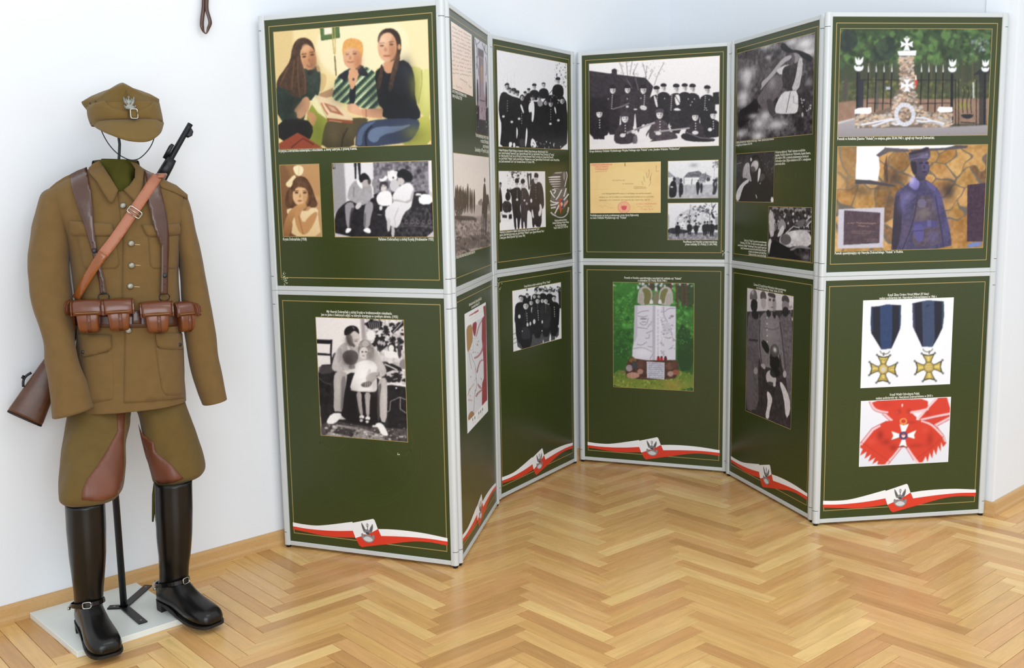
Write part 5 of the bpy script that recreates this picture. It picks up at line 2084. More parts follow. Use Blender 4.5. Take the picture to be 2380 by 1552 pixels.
# trousers and dark gap
p.poly([(330, 680), (880, 720), (880, 1280), (700, 1320), (360, 1260), (300, 1000)], '151215')
p.poly([(255, 740), (290, 680), (360, 665), (420, 705), (410, 800), (380, 960), (365, 1150), (310, 1165), (255, 1140), (262, 960)], 'b7b0ad')
p.poly([(345, 740), (410, 730), (380, 960), (365, 1150), (340, 1150), (345, 950)], '6d6765', al=0.7)
p.poly([(255, 1150), (345, 1150), (345, 1172), (258, 1168)], '0f0d0f')
p.poly([(780, 780), (860, 740), (892, 800), (892, 1000), (884, 1285), (805, 1265), (790, 1000)], 'bdb6b3')
p.poly([(775, 850), (830, 800), (800, 1000), (808, 1265), (770, 1262)], '4c4746', al=0.8)
# sweater
p.poly([(235, 600), (275, 470), (320, 380), (400, 325), (520, 340), (560, 420), (700, 340), (760, 420), (830, 560), (880, 640), (880, 720), (780, 760), (760, 660), (620, 640), (520, 620), (430, 660), (380, 668), (280, 680), (240, 655)], 'bdb6b4', tex=0.05, cell=4)
p.poly([(350, 480), (420, 420), (520, 430), (560, 500), (510, 600), (430, 600), (380, 560)], '4d4746', al=0.85)
p.poly([(300, 430), (340, 380), (360, 480), (330, 590), (290, 560)], '8c8583', al=0.6)
p.poly([(375, 600), (440, 590), (440, 670), (380, 668)], 'd3cdcb', tex=0.06, cell=2)
p.poly([(430, 600), (510, 600), (520, 640), (440, 655)], '8d8684')
p.poly([(410, 360), (450, 380), (455, 430), (420, 420)], 'f3f0ee')
# head of the man
p.ell(482, 285, 88, 118, 'cfc5c0')
p.poly([(400, 260), (410, 230), (470, 240), (490, 330), (480, 390), (430, 360)], '4a4240', al=0.75)
p.poly([(380, 240), (385, 180), (430, 138), (500, 132), (552, 165), (562, 240), (540, 220), (500, 190), (450, 240), (395, 250)], '1a1719')
p.line([(480, 150), (505, 175)], 10, '8d8684')
p.ell(520, 318, 22, 9, '4a4241')
p.line([(495, 300), (550, 296)], 7, '5a5250')
p.poly([(470, 330), (500, 350), (520, 385), (480, 390)], '2e2828', al=0.8)
# girl
p.poly([(560, 330), (620, 290), (690, 320), (740, 420), (730, 500), (680, 530), (560, 500), (540, 420)], '8d8582', tex=0.14, cell=4)
p.poly([(590, 320), (640, 300), (690, 350), (660, 380), (600, 390)], 'c9c2bf', al=0.7)
p.ell(615, 460, 55, 72, 'ded6d2')
for a in (597, 640):
    p.ell(a, 445, 12, 8, '2c2728')
p.ell(608, 492, 16, 5, '7a6c68')
p.poly([(665, 420), (730, 440), (720, 520), (660, 520), (640, 500)], 'a9a19e', tex=0.12, cell=3)
p.poly([(505, 600), (560, 560), (640, 540), (720, 550), (780, 620), (760, 680), (770, 800), (772, 905), (720, 922), (560, 915), (442, 895), (480, 760), (520, 660)], 'f2edeb')
p.poly([(660, 660), (700, 640), (690, 760), (640, 800)], 'b9b2b0', al=0.6)
p.line([(450, 895), (560, 915), (760, 905)], 8, 'cfc8c5')
p.poly([(630, 740), (700, 690), (770, 680), (790, 740), (720, 800), (690, 860), (620, 865), (570, 840), (590, 810), (650, 800)], 'aea5a2')
p.poly([(575, 840), (620, 800), (690, 790), (715, 810), (680, 860), (610, 865)], '3a3434', al=0.8)
for k in range(3):
    p.line([(640 + 22 * k, 800), (630 + 25 * k, 860)], 7, 'bdb4b1')
p.poly([(520, 920), (590, 920), (588, 1040), (608, 1200), (572, 1200), (540, 1050)], 'b3aba8')
p.poly([(620, 925), (700, 925), (682, 1060), (682, 1210), (642, 1210), (632, 1050)], 'a8a09d')
for a in ((590, 1215), (660, 1230)):
    p.ell(a[0], a[1], 30, 24, 'f0ecea')
    p.ell(a[0] - 8, a[1] + 46, 34, 34, '141214')
    p.ell(a[0] - 6, a[1] + 40, 20, 18, 'd6cfcd')
p.poly([(165, 1275), (230, 1170), (345, 1165), (352, 1215), (270, 1295), (200, 1298)], 'f6f3f2')
p.poly([(740, 1300), (800, 1275), (850, 1310), (905, 1420), (890, 1442), (820, 1425), (790, 1350)], 'f4f1f0')
p.line([(762, 735), (795, 720), (790, 690)], 7, '2a2626')
for a in ((300, 520, 50, 110, 'd6d0ce', 0.5), (430, 540, 70, 90, '2c2728', 0.6), (800, 560, 60, 120, 'd9d3d0', 0.5), (700, 500, 50, 60, '5a5250', 0.4), (310, 850, 25, 200, 'd3ccc9', 0.5), (860, 1000, 25, 200, 'ddd6d3', 0.5),
          (600, 700, 80, 110, 'ffffff', 0.5), (740, 830, 40, 90, 'a9a19e', 0.5), (500, 300, 50, 60, 'e6ddd8', 0.5), (440, 320, 45, 70, '2a2424', 0.5), (560, 1060, 16, 110, 'd0c8c4', 0.5), (660, 1060, 14, 110, 'c9c1be', 0.5), (460, 1100, 90, 200, '0a080a', 0.6)):
    p.glow(*a)
p.blur(1)
p.grain(0.02)
p.build('printed_photo', label='black and white photo of a man seated behind a little girl')

# ---- board 2, upper: handwritten letter
p = Pic('2U', (1040, 40, 5.17), [(38, 45), (288, 212), (305, 953), (58, 858)], 8)
p.bg('f3e2d2', 'f2dccb', tex=0.02, cell=12)
p.ell(180, 400, 90, 260, 'f6d9cf', al=0.5)
p.blur(6)
L0, L1 = (50, 120), (275, 230)
for k in range(12):
    x0 = 55 + (10 if k in (4, 7) else 0)
    y0 = 118 + 50 * k
    x1 = 275 + 1.2 * k
    y1 = 235 + 43 * k
    script_lines(p, [(x0, y0, x1, y1)], 7, 3.2, '2c2a30', 0.85, 0.13)
script_lines(p, [(150, 740, 240, 790), (225, 800, 285, 850)], 9, 3.2, '2c2a30', 0.9, 0.05)
script_lines(p, [(70, 815, 180, 860)], 12, 3.0, '3a373c', 0.8, 0.2)
p.build('printed_letter', border=None, label='cream sheet of handwriting')

# ---- board 2, upper: obelisk
p = Pic('2U', (1040, 40, 5.17), [(325, 238), (476, 342), (492, 1430), (345, 1400)], 9)
p.bg('d6d3de', 'a9a3ab')
p.poly([(325, 1050), (500, 1100), (500, 1450), (325, 1420)], '3a3333', sm=0, tex=0.1, cell=3)
for a in ([(330, 260), (360, 400), (350, 620)], [(345, 330), (385, 300), (400, 260)], [(415, 310), (450, 420), (476, 450)], [(450, 330), (445, 400)], [(340, 480), (370, 470)], [(455, 480), (470, 600), (460, 700)], [(340, 560), (365, 580), (375, 700)]):
    p.line(a, 7, '4a454c', sm=1, al=0.85)
p.spots(330, 300, 480, 700, 60, 3, 8, ['5a555e', '8a8690', 'efedf4'], 0.5, 0.6)
p.poly([(365, 365), (434, 405), (434, 495), (366, 460)], '6d6268', sm=0)
p.poly([(374, 470), (432, 500), (434, 880), (462, 1010), (460, 1240), (380, 1225), (378, 960), (384, 840)], '84767c', sm=0, g='b09ca6')
p.poly([(374, 470), (395, 480), (400, 960), (384, 960)], '6e6268', sm=0, al=0.6)
p.poly([(390, 580), (420, 590), (422, 800), (398, 800)], 'a98a6c', al=0.7)
p.poly([(400, 590), (412, 595), (412, 640), (400, 640)], 'c08a4a')
p.line([(384, 995), (450, 1012)], 8, '3a3034')
p.poly([(350, 750), (368, 745), (372, 1060), (355, 1060)], '2b2729')
p.poly([(456, 775), (470, 780), (476, 1080), (458, 1080)], '2b2729')
p.poly([(345, 1100), (378, 1080), (380, 1240), (345, 1260)], '201c1c')
p.poly([(458, 1100), (495, 1080), (498, 1280), (460, 1270)], '231f1f')
p.spots(345, 1090, 490, 1400, 50, 3, 8, ['dcd8d8', '5a5252', '1c1818'], 0.7)
p.blur(1)
p.build('printed_photo', label='colour photo of a tall stone obelisk')

# ---- board 2, upper: mounted troops in a field
p = Pic('2U', (1050, 340, 5.747), [(22, 90), (497, 150), (514, 1325), (48, 1460)], 10)
p.bg('efe4dd', 'f0e3da')
p.poly([(20, 760), (330, 780), (520, 740), (520, 1500), (20, 1500)], 'c4b6b0', sm=0)
p.poly([(20, 930), (330, 940), (520, 900), (520, 1500), (20, 1500)], '9b8b86', sm=0, tex=0.22, cell=4)
p.blur(3)
p.spots(30, 960, 500, 1440, 130, 8, 30, ['4a3e3b', '6b5c58', 'cbbdb8', '3d3230'], 0.55, 1.3)
p.poly([(20, 1250), (330, 1180), (520, 1180), (520, 1330), (20, 1400)], '4a3d3a', al=0.45, tex=0.15, cell=4)
p.poly([(330, 770), (400, 680), (412, 760), (412, 800)], '8f827d')
for (x, y, s) in ((52, 540, 9), (74, 528, 10), (98, 550, 10), (118, 540, 10), (148, 552, 9), (166, 590, 9), (186, 575, 9), (212, 515, 11), (244, 570, 9), (268, 590, 9), (298, 585, 9), (60, 600, 9), (132, 600, 9)):
    p.ell(x, y, s * 0.55, s * 1.2, '3a302c')
    p.poly([(x - s, y + 2 * s), (x, y + s), (x + s, y + 2 * s), (x + 1.5 * s, y + 20 * s), (x + 0.4 * s, y + 34 * s), (x - 0.4 * s, y + 34 * s), (x - 1.5 * s, y + 20 * s)], '40352f', tex=0.08, cell=3)
p.poly([(30, 620), (150, 600), (160, 860), (120, 930), (40, 930)], '453a35', tex=0.14, cell=3, al=0.85)
p.spots(40, 800, 320, 960, 50, 4, 12, ['e6dad3', '40352f', 'cfc1ba'], 0.8, 0.4)
p.poly([(20, 920), (200, 930), (330, 950), (320, 990), (30, 990)], '3f3430', al=0.8, tex=0.1, cell=3)
p.ell(438, 450, 9, 32, '352b27')
p.poly([(420, 520), (436, 490), (452, 520), (458, 660), (490, 630), (496, 760), (475, 780), (462, 1180), (445, 1190), (440, 960), (430, 960), (434, 1190), (424, 1190), (418, 900), (408, 900), (404, 1180), (396, 1180), (402, 760), (414, 740)], '3f342f')
p.poly([(484, 640), (498, 700), (505, 860), (490, 860)], '5a4c46')
p.blur(1)
p.grain(0.03)
p.build('printed_photo', label='faded sepia photo of mounted troops in a field')

# ---- board 2, lower: map
p = Pic('2L', (1075, 690, 4.771), [(24, 195), (256, 62), (280, 1262), (52, 1512)], 11)
p.bg('f4f6f8')
p.poly([(42, 335), (160, 260), (268, 200), (272, 1140), (60, 1380)], 'dfe1e8', sm=0, tex=0.02, cell=4)
p.poly([(40, 330), (108, 295), (112, 470), (95, 540), (72, 600), (52, 610), (44, 480)], 'b08a5e')
p.poly([(108, 292), (158, 268), (152, 360), (138, 440), (128, 430), (112, 380)], '9c3f48')
p.poly([(72, 205), (176, 140), (176, 160), (74, 212)], '9c3f48', sm=0)
p.poly([(228, 108), (256, 92), (272, 1140), (214, 1205), (216, 960), (235, 900), (232, 720), (222, 560), (212, 460), (215, 240), (238, 210)], '9c4048', sm=0)
p.poly([(60, 1380), (62, 1310), (100, 1256), (132, 1290), (128, 1310)], 'a8805a')
p.line([(230, 230), (180, 320), (150, 440)], 10, 'a65a62', sm=1, al=0.75)
p.line([(240, 510), (210, 610), (170, 660), (128, 680)], 18, 'a65a62', sm=1, al=0.75)
p.line([(240, 700), (200, 700), (172, 770), (158, 840)], 14, 'a65a62', sm=1, al=0.75)
p.line([(248, 1010), (200, 1040), (165, 1070), (148, 1105)], 16, 'a65a62', sm=1, al=0.75)
p.line([(170, 965), (190, 1010), (215, 1010)], 14, 'a65a62', sm=1, al=0.75)
p.line([(130, 960), (80, 1020), (58, 1090)], 12, 'c9b8a0', sm=1, al=0.9)
p.line([(60, 1145), (80, 1140), (105, 1150)], 18, 'c9b8a0', sm=1, al=0.9)
p.line([(66, 590), (85, 720), (100, 800)], 8, 'b9b2a8', al=0.9)
p.line([(90, 620), (110, 700), (138, 740), (150, 880), (160, 990), (130, 1090), (125, 1270)], 4, '8d90a0', sm=1)
p.spots(80, 440, 180, 620, 22, 4, 8, ['55565e', '7a7b84'], 0.9, 0.8)
p.spots(70, 780, 210, 1150, 16, 4, 7, ['55565e'], 0.9, 1.0)
script_lines(p, [(80, 245, 215, 160), (95, 270, 215, 195)], 4, 2.5, 'a9abb2', 0.7, 0.1)
for (x, y) in ((112, 1360), (135, 1340), (180, 1290), (200, 1272), (220, 1248)):
    p.poly([(x - 4, y - 14), (x + 4, y - 18), (x + 4, y + 10), (x - 4, y + 14)], '55565e', sm=0)
script_lines(p, [(112, 1400, 145, 1375), (165, 1330, 230, 1280), (165, 1350, 228, 1300)], 3, 2.5, '8b8d94', 0.7, 0.1)
p.build('printed_map', border='white', label='map sheet with red areas and arrows')

# ---- board 3, upper: group in the snow
p = Pic('3U', (1150, 110, 5.543), [(25, 32), (925, 212), (943, 1315), (48, 1278)], 12)
p.bg('e8e8ec', 'efeff2')
p.spots(770, 200, 930, 520, 60, 4, 14, ['4a4a50', '8b8b92', '2c2c30'], 0.8, 0.7)
p.spots(40, 420, 300, 620, 40, 3, 10, ['c9c9ce', 'b4b4ba'], 0.5, 0.4)
for x, y in ((60, 480), (110, 360), (160, 320), (205, 350), (250, 320)):
    p.line([(x, y), (x + 6, y + 260)], 3, 'b6b6bc', al=0.6)
dk = '1a191c'
for (x, y, s, h, k) in ((508, 510, 34, 5, 1), (628, 490, 34, 5, 2), (812, 435, 38, 5.5, 1), (436, 560, 26, 5, 1), (390, 600, 26, 5, 1)):
    soldier(p, x, y, s, dk, 'd6d4d6', '1c1b1e', False, 0.95, k, h, False)
p.line([(690, 610), (755, 532)], 7, '3a393c')
p.poly([(640, 620), (760, 610), (920, 640), (930, 900), (640, 900)], '18171a', tex=0.08, cell=4)
p.spots(680, 600, 930, 760, 24, 8, 18, ['e2e1e4', '1a191c', '6b6a6e'], 0.9)
p.poly([(45, 760), (70, 600), (125, 565), (190, 620), (330, 660), (420, 700), (640, 700), (780, 760), (900, 690), (930, 800), (940, 960), (925, 1330), (480, 1330), (60, 1330), (90, 1000), (60, 900)], dk, tex=0.04, cell=5)
for (x, y, s, hat) in ((158, 512, 44, 0), (190, 560, 36, 0), (244, 575, 38, 1), (288, 600, 34, 1), (352, 650, 36, 2), (486, 655, 38, 1), (572, 660, 36, 1), (655, 710, 34, 2), (720, 725, 40, 1), (868, 690, 40, 0)):
    p.ell(x, y, s * 0.7, s, 'd4d2d4')
    p.ell(x + s * 0.35, y, s * 0.35, s * 0.85, '4a484c', al=0.6)
    for q in (-1, 1):
        p.ell(x + q * s * 0.3, y - s * 0.02, s * 0.17, s * 0.1, '1c1b1e')
    p.ell(x, y + s * 0.5, s * 0.28, s * 0.1, '2c2b2e')
    if hat == 0:
        p.poly([(x - s * 0.8, y - s * 0.2), (x - s * 0.6, y - s), (x + s * 0.1, y - s * 1.25), (x + s * 0.75, y - s * 0.8), (x + s * 0.5, y - s * 0.6), (x - s * 0.4, y - s * 0.55)], dk)
    elif hat == 1:
        p.poly([(x - s * 0.85, y - s * 0.3), (x - s * 0.8, y - s * 1.2), (x, y - s * 1.4), (x + s * 0.85, y - s * 1.1), (x + s * 0.8, y - s * 0.3)], dk)
        p.ell(x, y - s * 0.75, s * 0.15, s * 0.15, '9a989c')
    else:
        p.poly([(x - s * 0.8, y + s), (x - s * 0.95, y - s * 0.4), (x, y - s * 1.4), (x + s * 0.95, y - s * 0.4), (x + s * 0.8, y + s), (x + s * 0.6, y - s * 0.3), (x, y - s * 0.7), (x - s * 0.6, y - s * 0.3)], '242326')
p.poly([(320, 740), (345, 730), (380, 845), (360, 850)], 'e0dee0')
p.poly([(430, 760), (455, 700), (505, 690), (512, 820), (495, 960), (470, 960), (478, 820), (440, 850)], 'e9e8ea')
p.poly([(540, 690), (610, 680), (625, 750), (560, 770)], '8d8b8e', tex=0.15, cell=3)
p.poly([(760, 770), (780, 765), (795, 850), (782, 860)], 'dddce0')
for (x, y) in ((715, 985), (818, 940), (312, 920), (110, 890), (218, 960)):
    p.ell(x, y, 18, 16, 'd9d7da')
for x, y0 in ((160, 690), (720, 800), (345, 850)):
    for k in range(5):
        p.ell(x, y0 + 32 * k, 6, 6, 'c9c8cb')
p.poly([(280, 1010), (300, 1090), (280, 1200), (275, 1100)], 'efeff2')
p.poly([(405, 1010), (425, 1090), (405, 1280), (385, 1280)], 'efeff2')
p.poly([(470, 1160), (520, 1200), (545, 1290), (455, 1290)], 'efeff2')
p.spots(480, 1215, 900, 1300, 30, 6, 18, ['f2f2f4', '1a191c'], 0.95, 0.6)
p.poly([(180, 1215), (230, 1225), (205, 1300), (180, 1300)], 'efeff2')
p.poly([(232, 1230), (262, 1230), (262, 1290), (236, 1290)], 'efeff2')
p.poly([(270, 1270), (320, 1280), (310, 1300), (270, 1300)], 'efeff2')
p.poly([(310, 1180), (385, 1180), (388, 1285), (320, 1285)], '4a484c', al=0.7)
p.blur(1)
p.grain(0.02)
p.build('printed_photo', label='black and white photo of a uniformed group in snow')

# ---- board 3, upper: four men by a sledge
p = Pic('3U', (1150, 385, 8.622), [(78, 108), (1008, 118), (1016, 1222), (95, 1302)], 13)
p.bg('ebe9ea', 'f2f1f2')
p.spots(230, 110, 760, 520, 90, 6, 22, ['4a474c', 'a5a2a8', '6d6a70', 'f4f3f4'], 0.6, 0.8)
p.spots(330, 110, 520, 260, 30, 8, 22, ['26232a', '3a373d'], 0.8)
p.poly([(640, 130), (680, 170), (735, 135), (730, 300), (700, 480), (670, 480), (655, 300)], '37333a')
p.poly([(676, 190), (700, 190), (706, 300), (690, 470), (680, 300)], 'e6e4e7')
p.poly([(80, 430), (120, 440), (150, 700), (150, 950), (110, 1150), (90, 1150)], '1b181c')
p.ell(110, 390, 24, 55, '8a8488')
p.poly([(85, 370), (95, 330), (130, 335), (138, 372)], '17141a')
p.poly([(205, 620), (230, 530), (290, 520), (320, 620), (290, 700), (230, 700)], '141217')
p.ell(258, 495, 22, 34, '17141a')
p.poly([(150, 700), (330, 720), (340, 940), (160, 950)], '2b272c', tex=0.14, cell=4)
for a in ([(110, 930), (250, 960), (370, 930)], [(110, 1080), (260, 1110), (370, 1050)], [(120, 940), (125, 1090)], [(265, 930), (262, 1110)], [(355, 900), (362, 1060)]):
    p.line(a, 30, 'e9e7ea')
p.poly([(280, 980), (340, 970), (340, 1060), (280, 1070)], '17141a', sm=0)
p.poly([(150, 980), (240, 990), (240, 1050), (150, 1040)], '2a262b', sm=0)
p.poly([(250, 480), (350, 470), (420, 430), (500, 440), (525, 520), (520, 720), (500, 850), (530, 1000), (500, 1130), (490, 1270), (455, 1270), (450, 1050), (420, 1050), (435, 1280), (395, 1280), (370, 1000), (340, 800), (330, 560), (250, 500)], '211d23', tex=0.05, cell=5)
p.poly([(510, 560), (530, 450), (620, 440), (680, 560), (705, 680), (680, 760), (690, 880), (650, 920), (645, 1260), (605, 1260), (590, 1120), (570, 1120), (570, 1260), (530, 1260), (520, 900)], '3a3339', tex=0.06, cell=5)
p.poly([(700, 560), (720, 370), (800, 340), (920, 320), (970, 480), (990, 760), (970, 860), (940, 860), (935, 1225), (830, 1230), (800, 1160), (790, 1235), (750, 1235), (740, 950), (670, 880), (680, 720)], '2f292f', tex=0.06, cell=6)
p.poly([(720, 280), (790, 250), (800, 360), (720, 420)], '3f373d')
p.ell(440, 375, 32, 62, 'd9d4d6')
p.poly([(400, 340), (405, 265), (440, 245), (482, 265), (480, 345), (440, 350)], '1b181d')
p.ell(565, 385, 34, 58, 'cfcacd')
p.poly([(520, 350), (518, 290), (560, 255), (602, 285), (600, 345), (550, 365)], '252128')
p.ell(822, 285, 40, 78, 'd3ced1')
p.poly([(780, 235), (800, 130), (875, 165), (868, 245), (825, 235)], '2d282e')
for (x, y) in ((430, 370), (452, 370), (555, 380), (578, 378), (808, 270), (838, 268)):
    p.ell(x, y, 8, 6, '2a262b')
for (x, y0, n, d) in ((448, 500, 5, 35), (820, 430, 5, 55), (550, 520, 4, 50)):
    for k in range(n):
        p.ell(x, y0 + d * k, 7, 7, 'dcd9dc')
p.ell(445, 680, 24, 26, 'e6e3e5')
p.ell(592, 695, 18, 20, 'e6e3e5')
p.ell(640, 760, 22, 26, 'a9a3a7')
p.ell(728, 700, 22, 42, 'dcd8db')
p.poly([(890, 770), (920, 760), (948, 850), (930, 960), (905, 1020), (870, 1000), (870, 930), (900, 880)], 'e3e0e3')
p.poly([(735, 880), (760, 880), (785, 1040), (770, 1055), (740, 1010)], 'e3e0e3')
p.poly([(650, 900), (672, 900), (660, 1260), (640, 1260)], 'efedef')
p.blur(1)
p.grain(0.02)
p.build('printed_photo', label='black and white photo of four men beside a sledge')

# ---- board 3, upper: winged badge (cut-out print)
def cutout(key, crop, shapes, name, label):
    """flat printed shapes without a picture rectangle"""
    vs, fs, cols = [], [], []
    lay = 0
    for pts, col, sm in shapes:
        P = Pic.chaikin([panel_uv(key, crop[0] + x / crop[2], crop[1] + y / crop[2]) for x, y in pts], sm)
        k = len(vs)
        y = REC - 0.0005 - 0.00003 * lay
        lay += 1
        vs += [(q[0], y, q[1]) for q in P]
        fs.append(tuple(range(k, k + len(P))))
        cols += [col] * len(P)
    o = mobj(name, vs, fs, M['ink'], POSTERS[key], False, label)
    at = o.data.color_attributes.new('ink', 'FLOAT_COLOR', 'POINT')
    for i, c in enumerate(cols):
        v = hexc(c)
        lin = [x / 12.92 if x <= 0.04045 else ((x + 0.055) / 1.055) ** 2.4 for x in v]
        at.data[i].color = (*lin, 1)
    return o


def st_line(pts, wd):
    return strip_poly(pts, wd)


sh = []
wing = [(1170, 130), (1360, 115), (1420, 105), (1455, 150), (1460, 230), (1430, 420), (1380, 440), (1300, 440), (1270, 470), (1150, 440), (1120, 400), (1090, 350), (1075, 300), (1065, 235), (1150, 200)]
sh.append((wing, '5b5550', 1))
for k in range(6):
    y = 235 + 45 * k
    x = 1070 + (0, 10, 22, 50, 80, 110)[k]
    sh.append(([(x, y - 14), (1290, y - 30 + 6 * k), (1330, y - 10), (1290, y + 4), (x, y + 12)], ('d9d2d2', 'cfc6c6', 'd9d2d2', 'cabfbf', 'd0c8c6', 'b9afad')[k], 1))
sh.append(([(1175, 135), (1350, 120), (1345, 150), (1215, 165)], 'a9a09e', 1))
sh.append((st_line([(1430, 120), (1455, 200), (1420, 330), (1400, 420)], 12), 'e9e6e4', 0))
sh.append(([(1360, 120), (1420, 130), (1410, 290), (1370, 290)], '8f8886', 1))
sh.append(([(1100, 480), (1140, 465), (1260, 470), (1360, 440), (1430, 425), (1450, 560), (1480, 560), (1440, 660), (1475, 690), (1440, 760), (1390, 860), (1300, 880), (1120, 860), (1110, 760), (1100, 700), (1120, 600)], '6b6663', 1))
for a in ([(1110, 500), (1150, 580), (1200, 640)], [(1150, 480), (1230, 490), (1180, 560)], [(1110, 700), (1180, 740), (1280, 740)], [(1110, 790), (1200, 780), (1260, 750)], [(1340, 480), (1260, 640), (1220, 680)], [(1430, 450), (1380, 620)], [(1480, 565), (1380, 690)], [(1200, 960), (1290, 780)], [(1120, 850), (1220, 830)]):
    sh.append((st_line(a, 26), 'd8d5d3', 0))
sh.append(([(1285, 660), (1340, 650), (1345, 860), (1310, 980), (1290, 850)], 'c04a36', 0))
sh.append(([(1320, 690), (1380, 690), (1370, 850), (1330, 850)], '3c4468', 0))
sh.append(([(1310, 760), (1340, 720), (1365, 770), (1335, 820)], 'd8b88a', 0))
sh.append(([(1380, 760), (1460, 680), (1470, 720), (1420, 800), (1370, 830)], 'cf8f86', 1))
sh.append((st_line([(1120, 930), (1150, 970), (1210, 1000), (1300, 1040), (1400, 1020), (1460, 930), (1475, 830)], 34), 'b9b4b0', 0))
sh.append((st_line([(1230, 1000), (1310, 1025), (1390, 1005), (1450, 930)], 16), '4a4644', 0))
cutout('3U', (1150, 385, 8.622), sh, 'printed_badge', 'silver winged badge')

# ---- board 3, lower: uniformed men
p = Pic('3L', (1180, 640, 8.389), [(90, 305), (1032, 135), (1047, 1222), (110, 1483)], 14)
p.bg('eef0f4', 'f2f3f6')
p.poly([(280, 395), (440, 390), (560, 330), (640, 260), (980, 240), (1040, 300), (1050, 700), (400, 700)], 'dfe1e7', sm=0)
p.poly([(285, 395), (445, 395), (450, 520), (290, 540)], '17161b', sm=0)
p.spots(500, 215, 1030, 320, 40, 8, 28, ['1f1e24', '2d2c33', '3c3b44'], 0.9, 1.3)
p.poly([(985, 300), (1050, 290), (1050, 640), (1000, 640)], '2a2930', sm=0)
p.poly([(360, 260), (390, 260), (388, 300), (362, 300)], '4a4a52')
p.poly([(90, 1050), (180, 1030), (190, 1483), (100, 1483)], 'e3e5ea', sm=0)
for y in (1150, 1250, 1330):
    p.line([(100, y), (190, y - 40)], 10, '6d6d77')
for (x, y, s, k) in ((545, 315, 42, 2), (685, 300, 42, 2), (815, 310, 40, 2), (378, 395, 42, 2), (520, 410, 42, 2), (605, 410, 38, 2)):
    soldier(p, x, y, s, '1b1a20', 'dcdade', '16151a', False, 0.9, k, 6, False)
for (x, y, s, h, c) in ((258, 450, 62, 14, '17161b'), (455, 530, 52, 12, '1f1e24'), (675, 490, 46, 12, '1b1a20'), (900, 450, 56, 13, '17161b')):
    soldier(p, x, y, s, c, 'd9d7db', '141318', False, 0.95, 2, h, False)
p.poly([(440, 620), (500, 610), (530, 900), (480, 940)], 'a8a8b2', tex=0.12, cell=4)
p.line([(475, 640), (490, 900)], 14, 'e9e9ee')
for (x, y, s, h, c) in ((580, 495, 56, 13, '1d1c22'), (740, 495, 54, 13, '2b2930'), (352, 590, 72, 12, '19181d')):
    soldier(p, x, y, s, c, 'e2e0e4', '141318', False, 0.95, 2, h, True)
p.poly([(170, 760), (140, 700), (125, 900), (170, 940), (165, 1200), (200, 1450), (460, 1400), (700, 1310), (990, 1230), (1005, 960), (840, 900)], '18171c', tex=0.04, cell=5, al=0.75)
p.poly([(300, 1000), (420, 1010), (445, 1180), (420, 1240), (260, 1250), (270, 1060)], '34323a', al=0.8)
p.poly([(690, 880), (820, 860), (825, 1010), (690, 1040)], '38363e', al=0.7)
for (x, y, rx, ry) in ((225, 800, 26, 40), (385, 960, 22, 34), (440, 940, 18, 40), (515, 900, 26, 50), (672, 905, 16, 34), (668, 1080, 12, 14), (282, 1085, 12, 12), (990, 990, 14, 30)):
    p.ell(x, y, rx, ry, 'dddbe0')
for x, y0 in ((372, 745), (590, 690), (905, 620)):
    for k in range(5):
        p.ell(x + 2 * k, y0 + 44 * k, 10, 10, 'e2e0e6')
p.poly([(690, 1230), (705, 1320), (680, 1320)], 'f0f0f4')
p.poly([(830, 1100), (850, 1270), (800, 1290)], 'eeeef3')
p.poly([(930, 1170), (950, 1240), (915, 1250)], 'f0f0f4')
p.blur(1)
p.grain(0.02)
p.build('printed_photo', label='black and white photo of a dozen uniformed men')

# ---- board 4, upper: riflemen before a barn
p = Pic('4U', (1320, 80, 5.5425), [(272, 378), (1953, 280), (1943, 1432), (283, 1482)], 15)
p.bg('f4f0f0', 'efebec')
p.poly([(260, 465), (540, 505), (565, 500), (565, 455), (600, 438), (632, 455), (630, 515), (1000, 560), (1100, 670), (1060, 800), (1060, 1000), (260, 1100)], '332d33', sm=0, tex=0.05, cell=5)
for (x, y, dx, h) in ((720, 540, -60, 190), (770, 540, -20, 200), (800, 520, 30, 180), (840, 520, 60, 150), (1010, 560, -50, 190), (1040, 580, 60, 120), (1110, 660, 130, 300), (1000, 560, 20, 160), (900, 700, -60, 220), (820, 660, -160, 120)):
    p.line([(x, y), (x + dx * 0.4, y - h * 0.5), (x + dx, y - h)], 6, '5d555c', sm=1, al=0.85)
p.spots(620, 350, 1270, 560, 60, 4, 9, ['6d656c', '8b848a'], 0.7)
p.line([(830, 700), (750, 560)], 8, '8d868c', al=0.7)
p.line([(910, 720), (870, 560)], 8, '9a939a', al=0.7)
p.poly([(1870, 750), (1945, 740), (1950, 900), (1870, 900)], '1d191d', sm=0)
bk = '241f25'
for (x, y, s, c) in ((578, 715, 50, '2b252b'), (768, 710, 48, '3a3238'), (972, 715, 52, '352e34'), (1142, 725, 48, '2e282e'), (1232, 690, 46, '262126'), (1395, 700, 50, '2d272d'), (1505, 690, 46, '262126'), (1605, 700, 50, '252025'), (1795, 720, 50, '1e1a1e')):
    soldier(p, x, y, s, c, 'eeeaea', '221d22', False, 1.0, 1, 11.5, False)
p.poly([(260, 800), (430, 830), (480, 780), (520, 900), (560, 1350), (260, 1350)], bk, tex=0.05, cell=5)
p.poly([(1100, 780), (1130, 800), (1165, 930), (1135, 940)], 'e9e5e6')
p.poly([(1370, 780), (1440, 770), (1450, 900), (1390, 920)], 'efecec')
p.line([(1370, 770), (1450, 900)], 8, '3a343a')
p.poly([(1350, 970), (1400, 940), (1470, 975), (1400, 985)], 'efecec')
p.poly([(920, 930), (960, 905), (1020, 930), (1010, 980), (940, 970)], 'dad5d6')
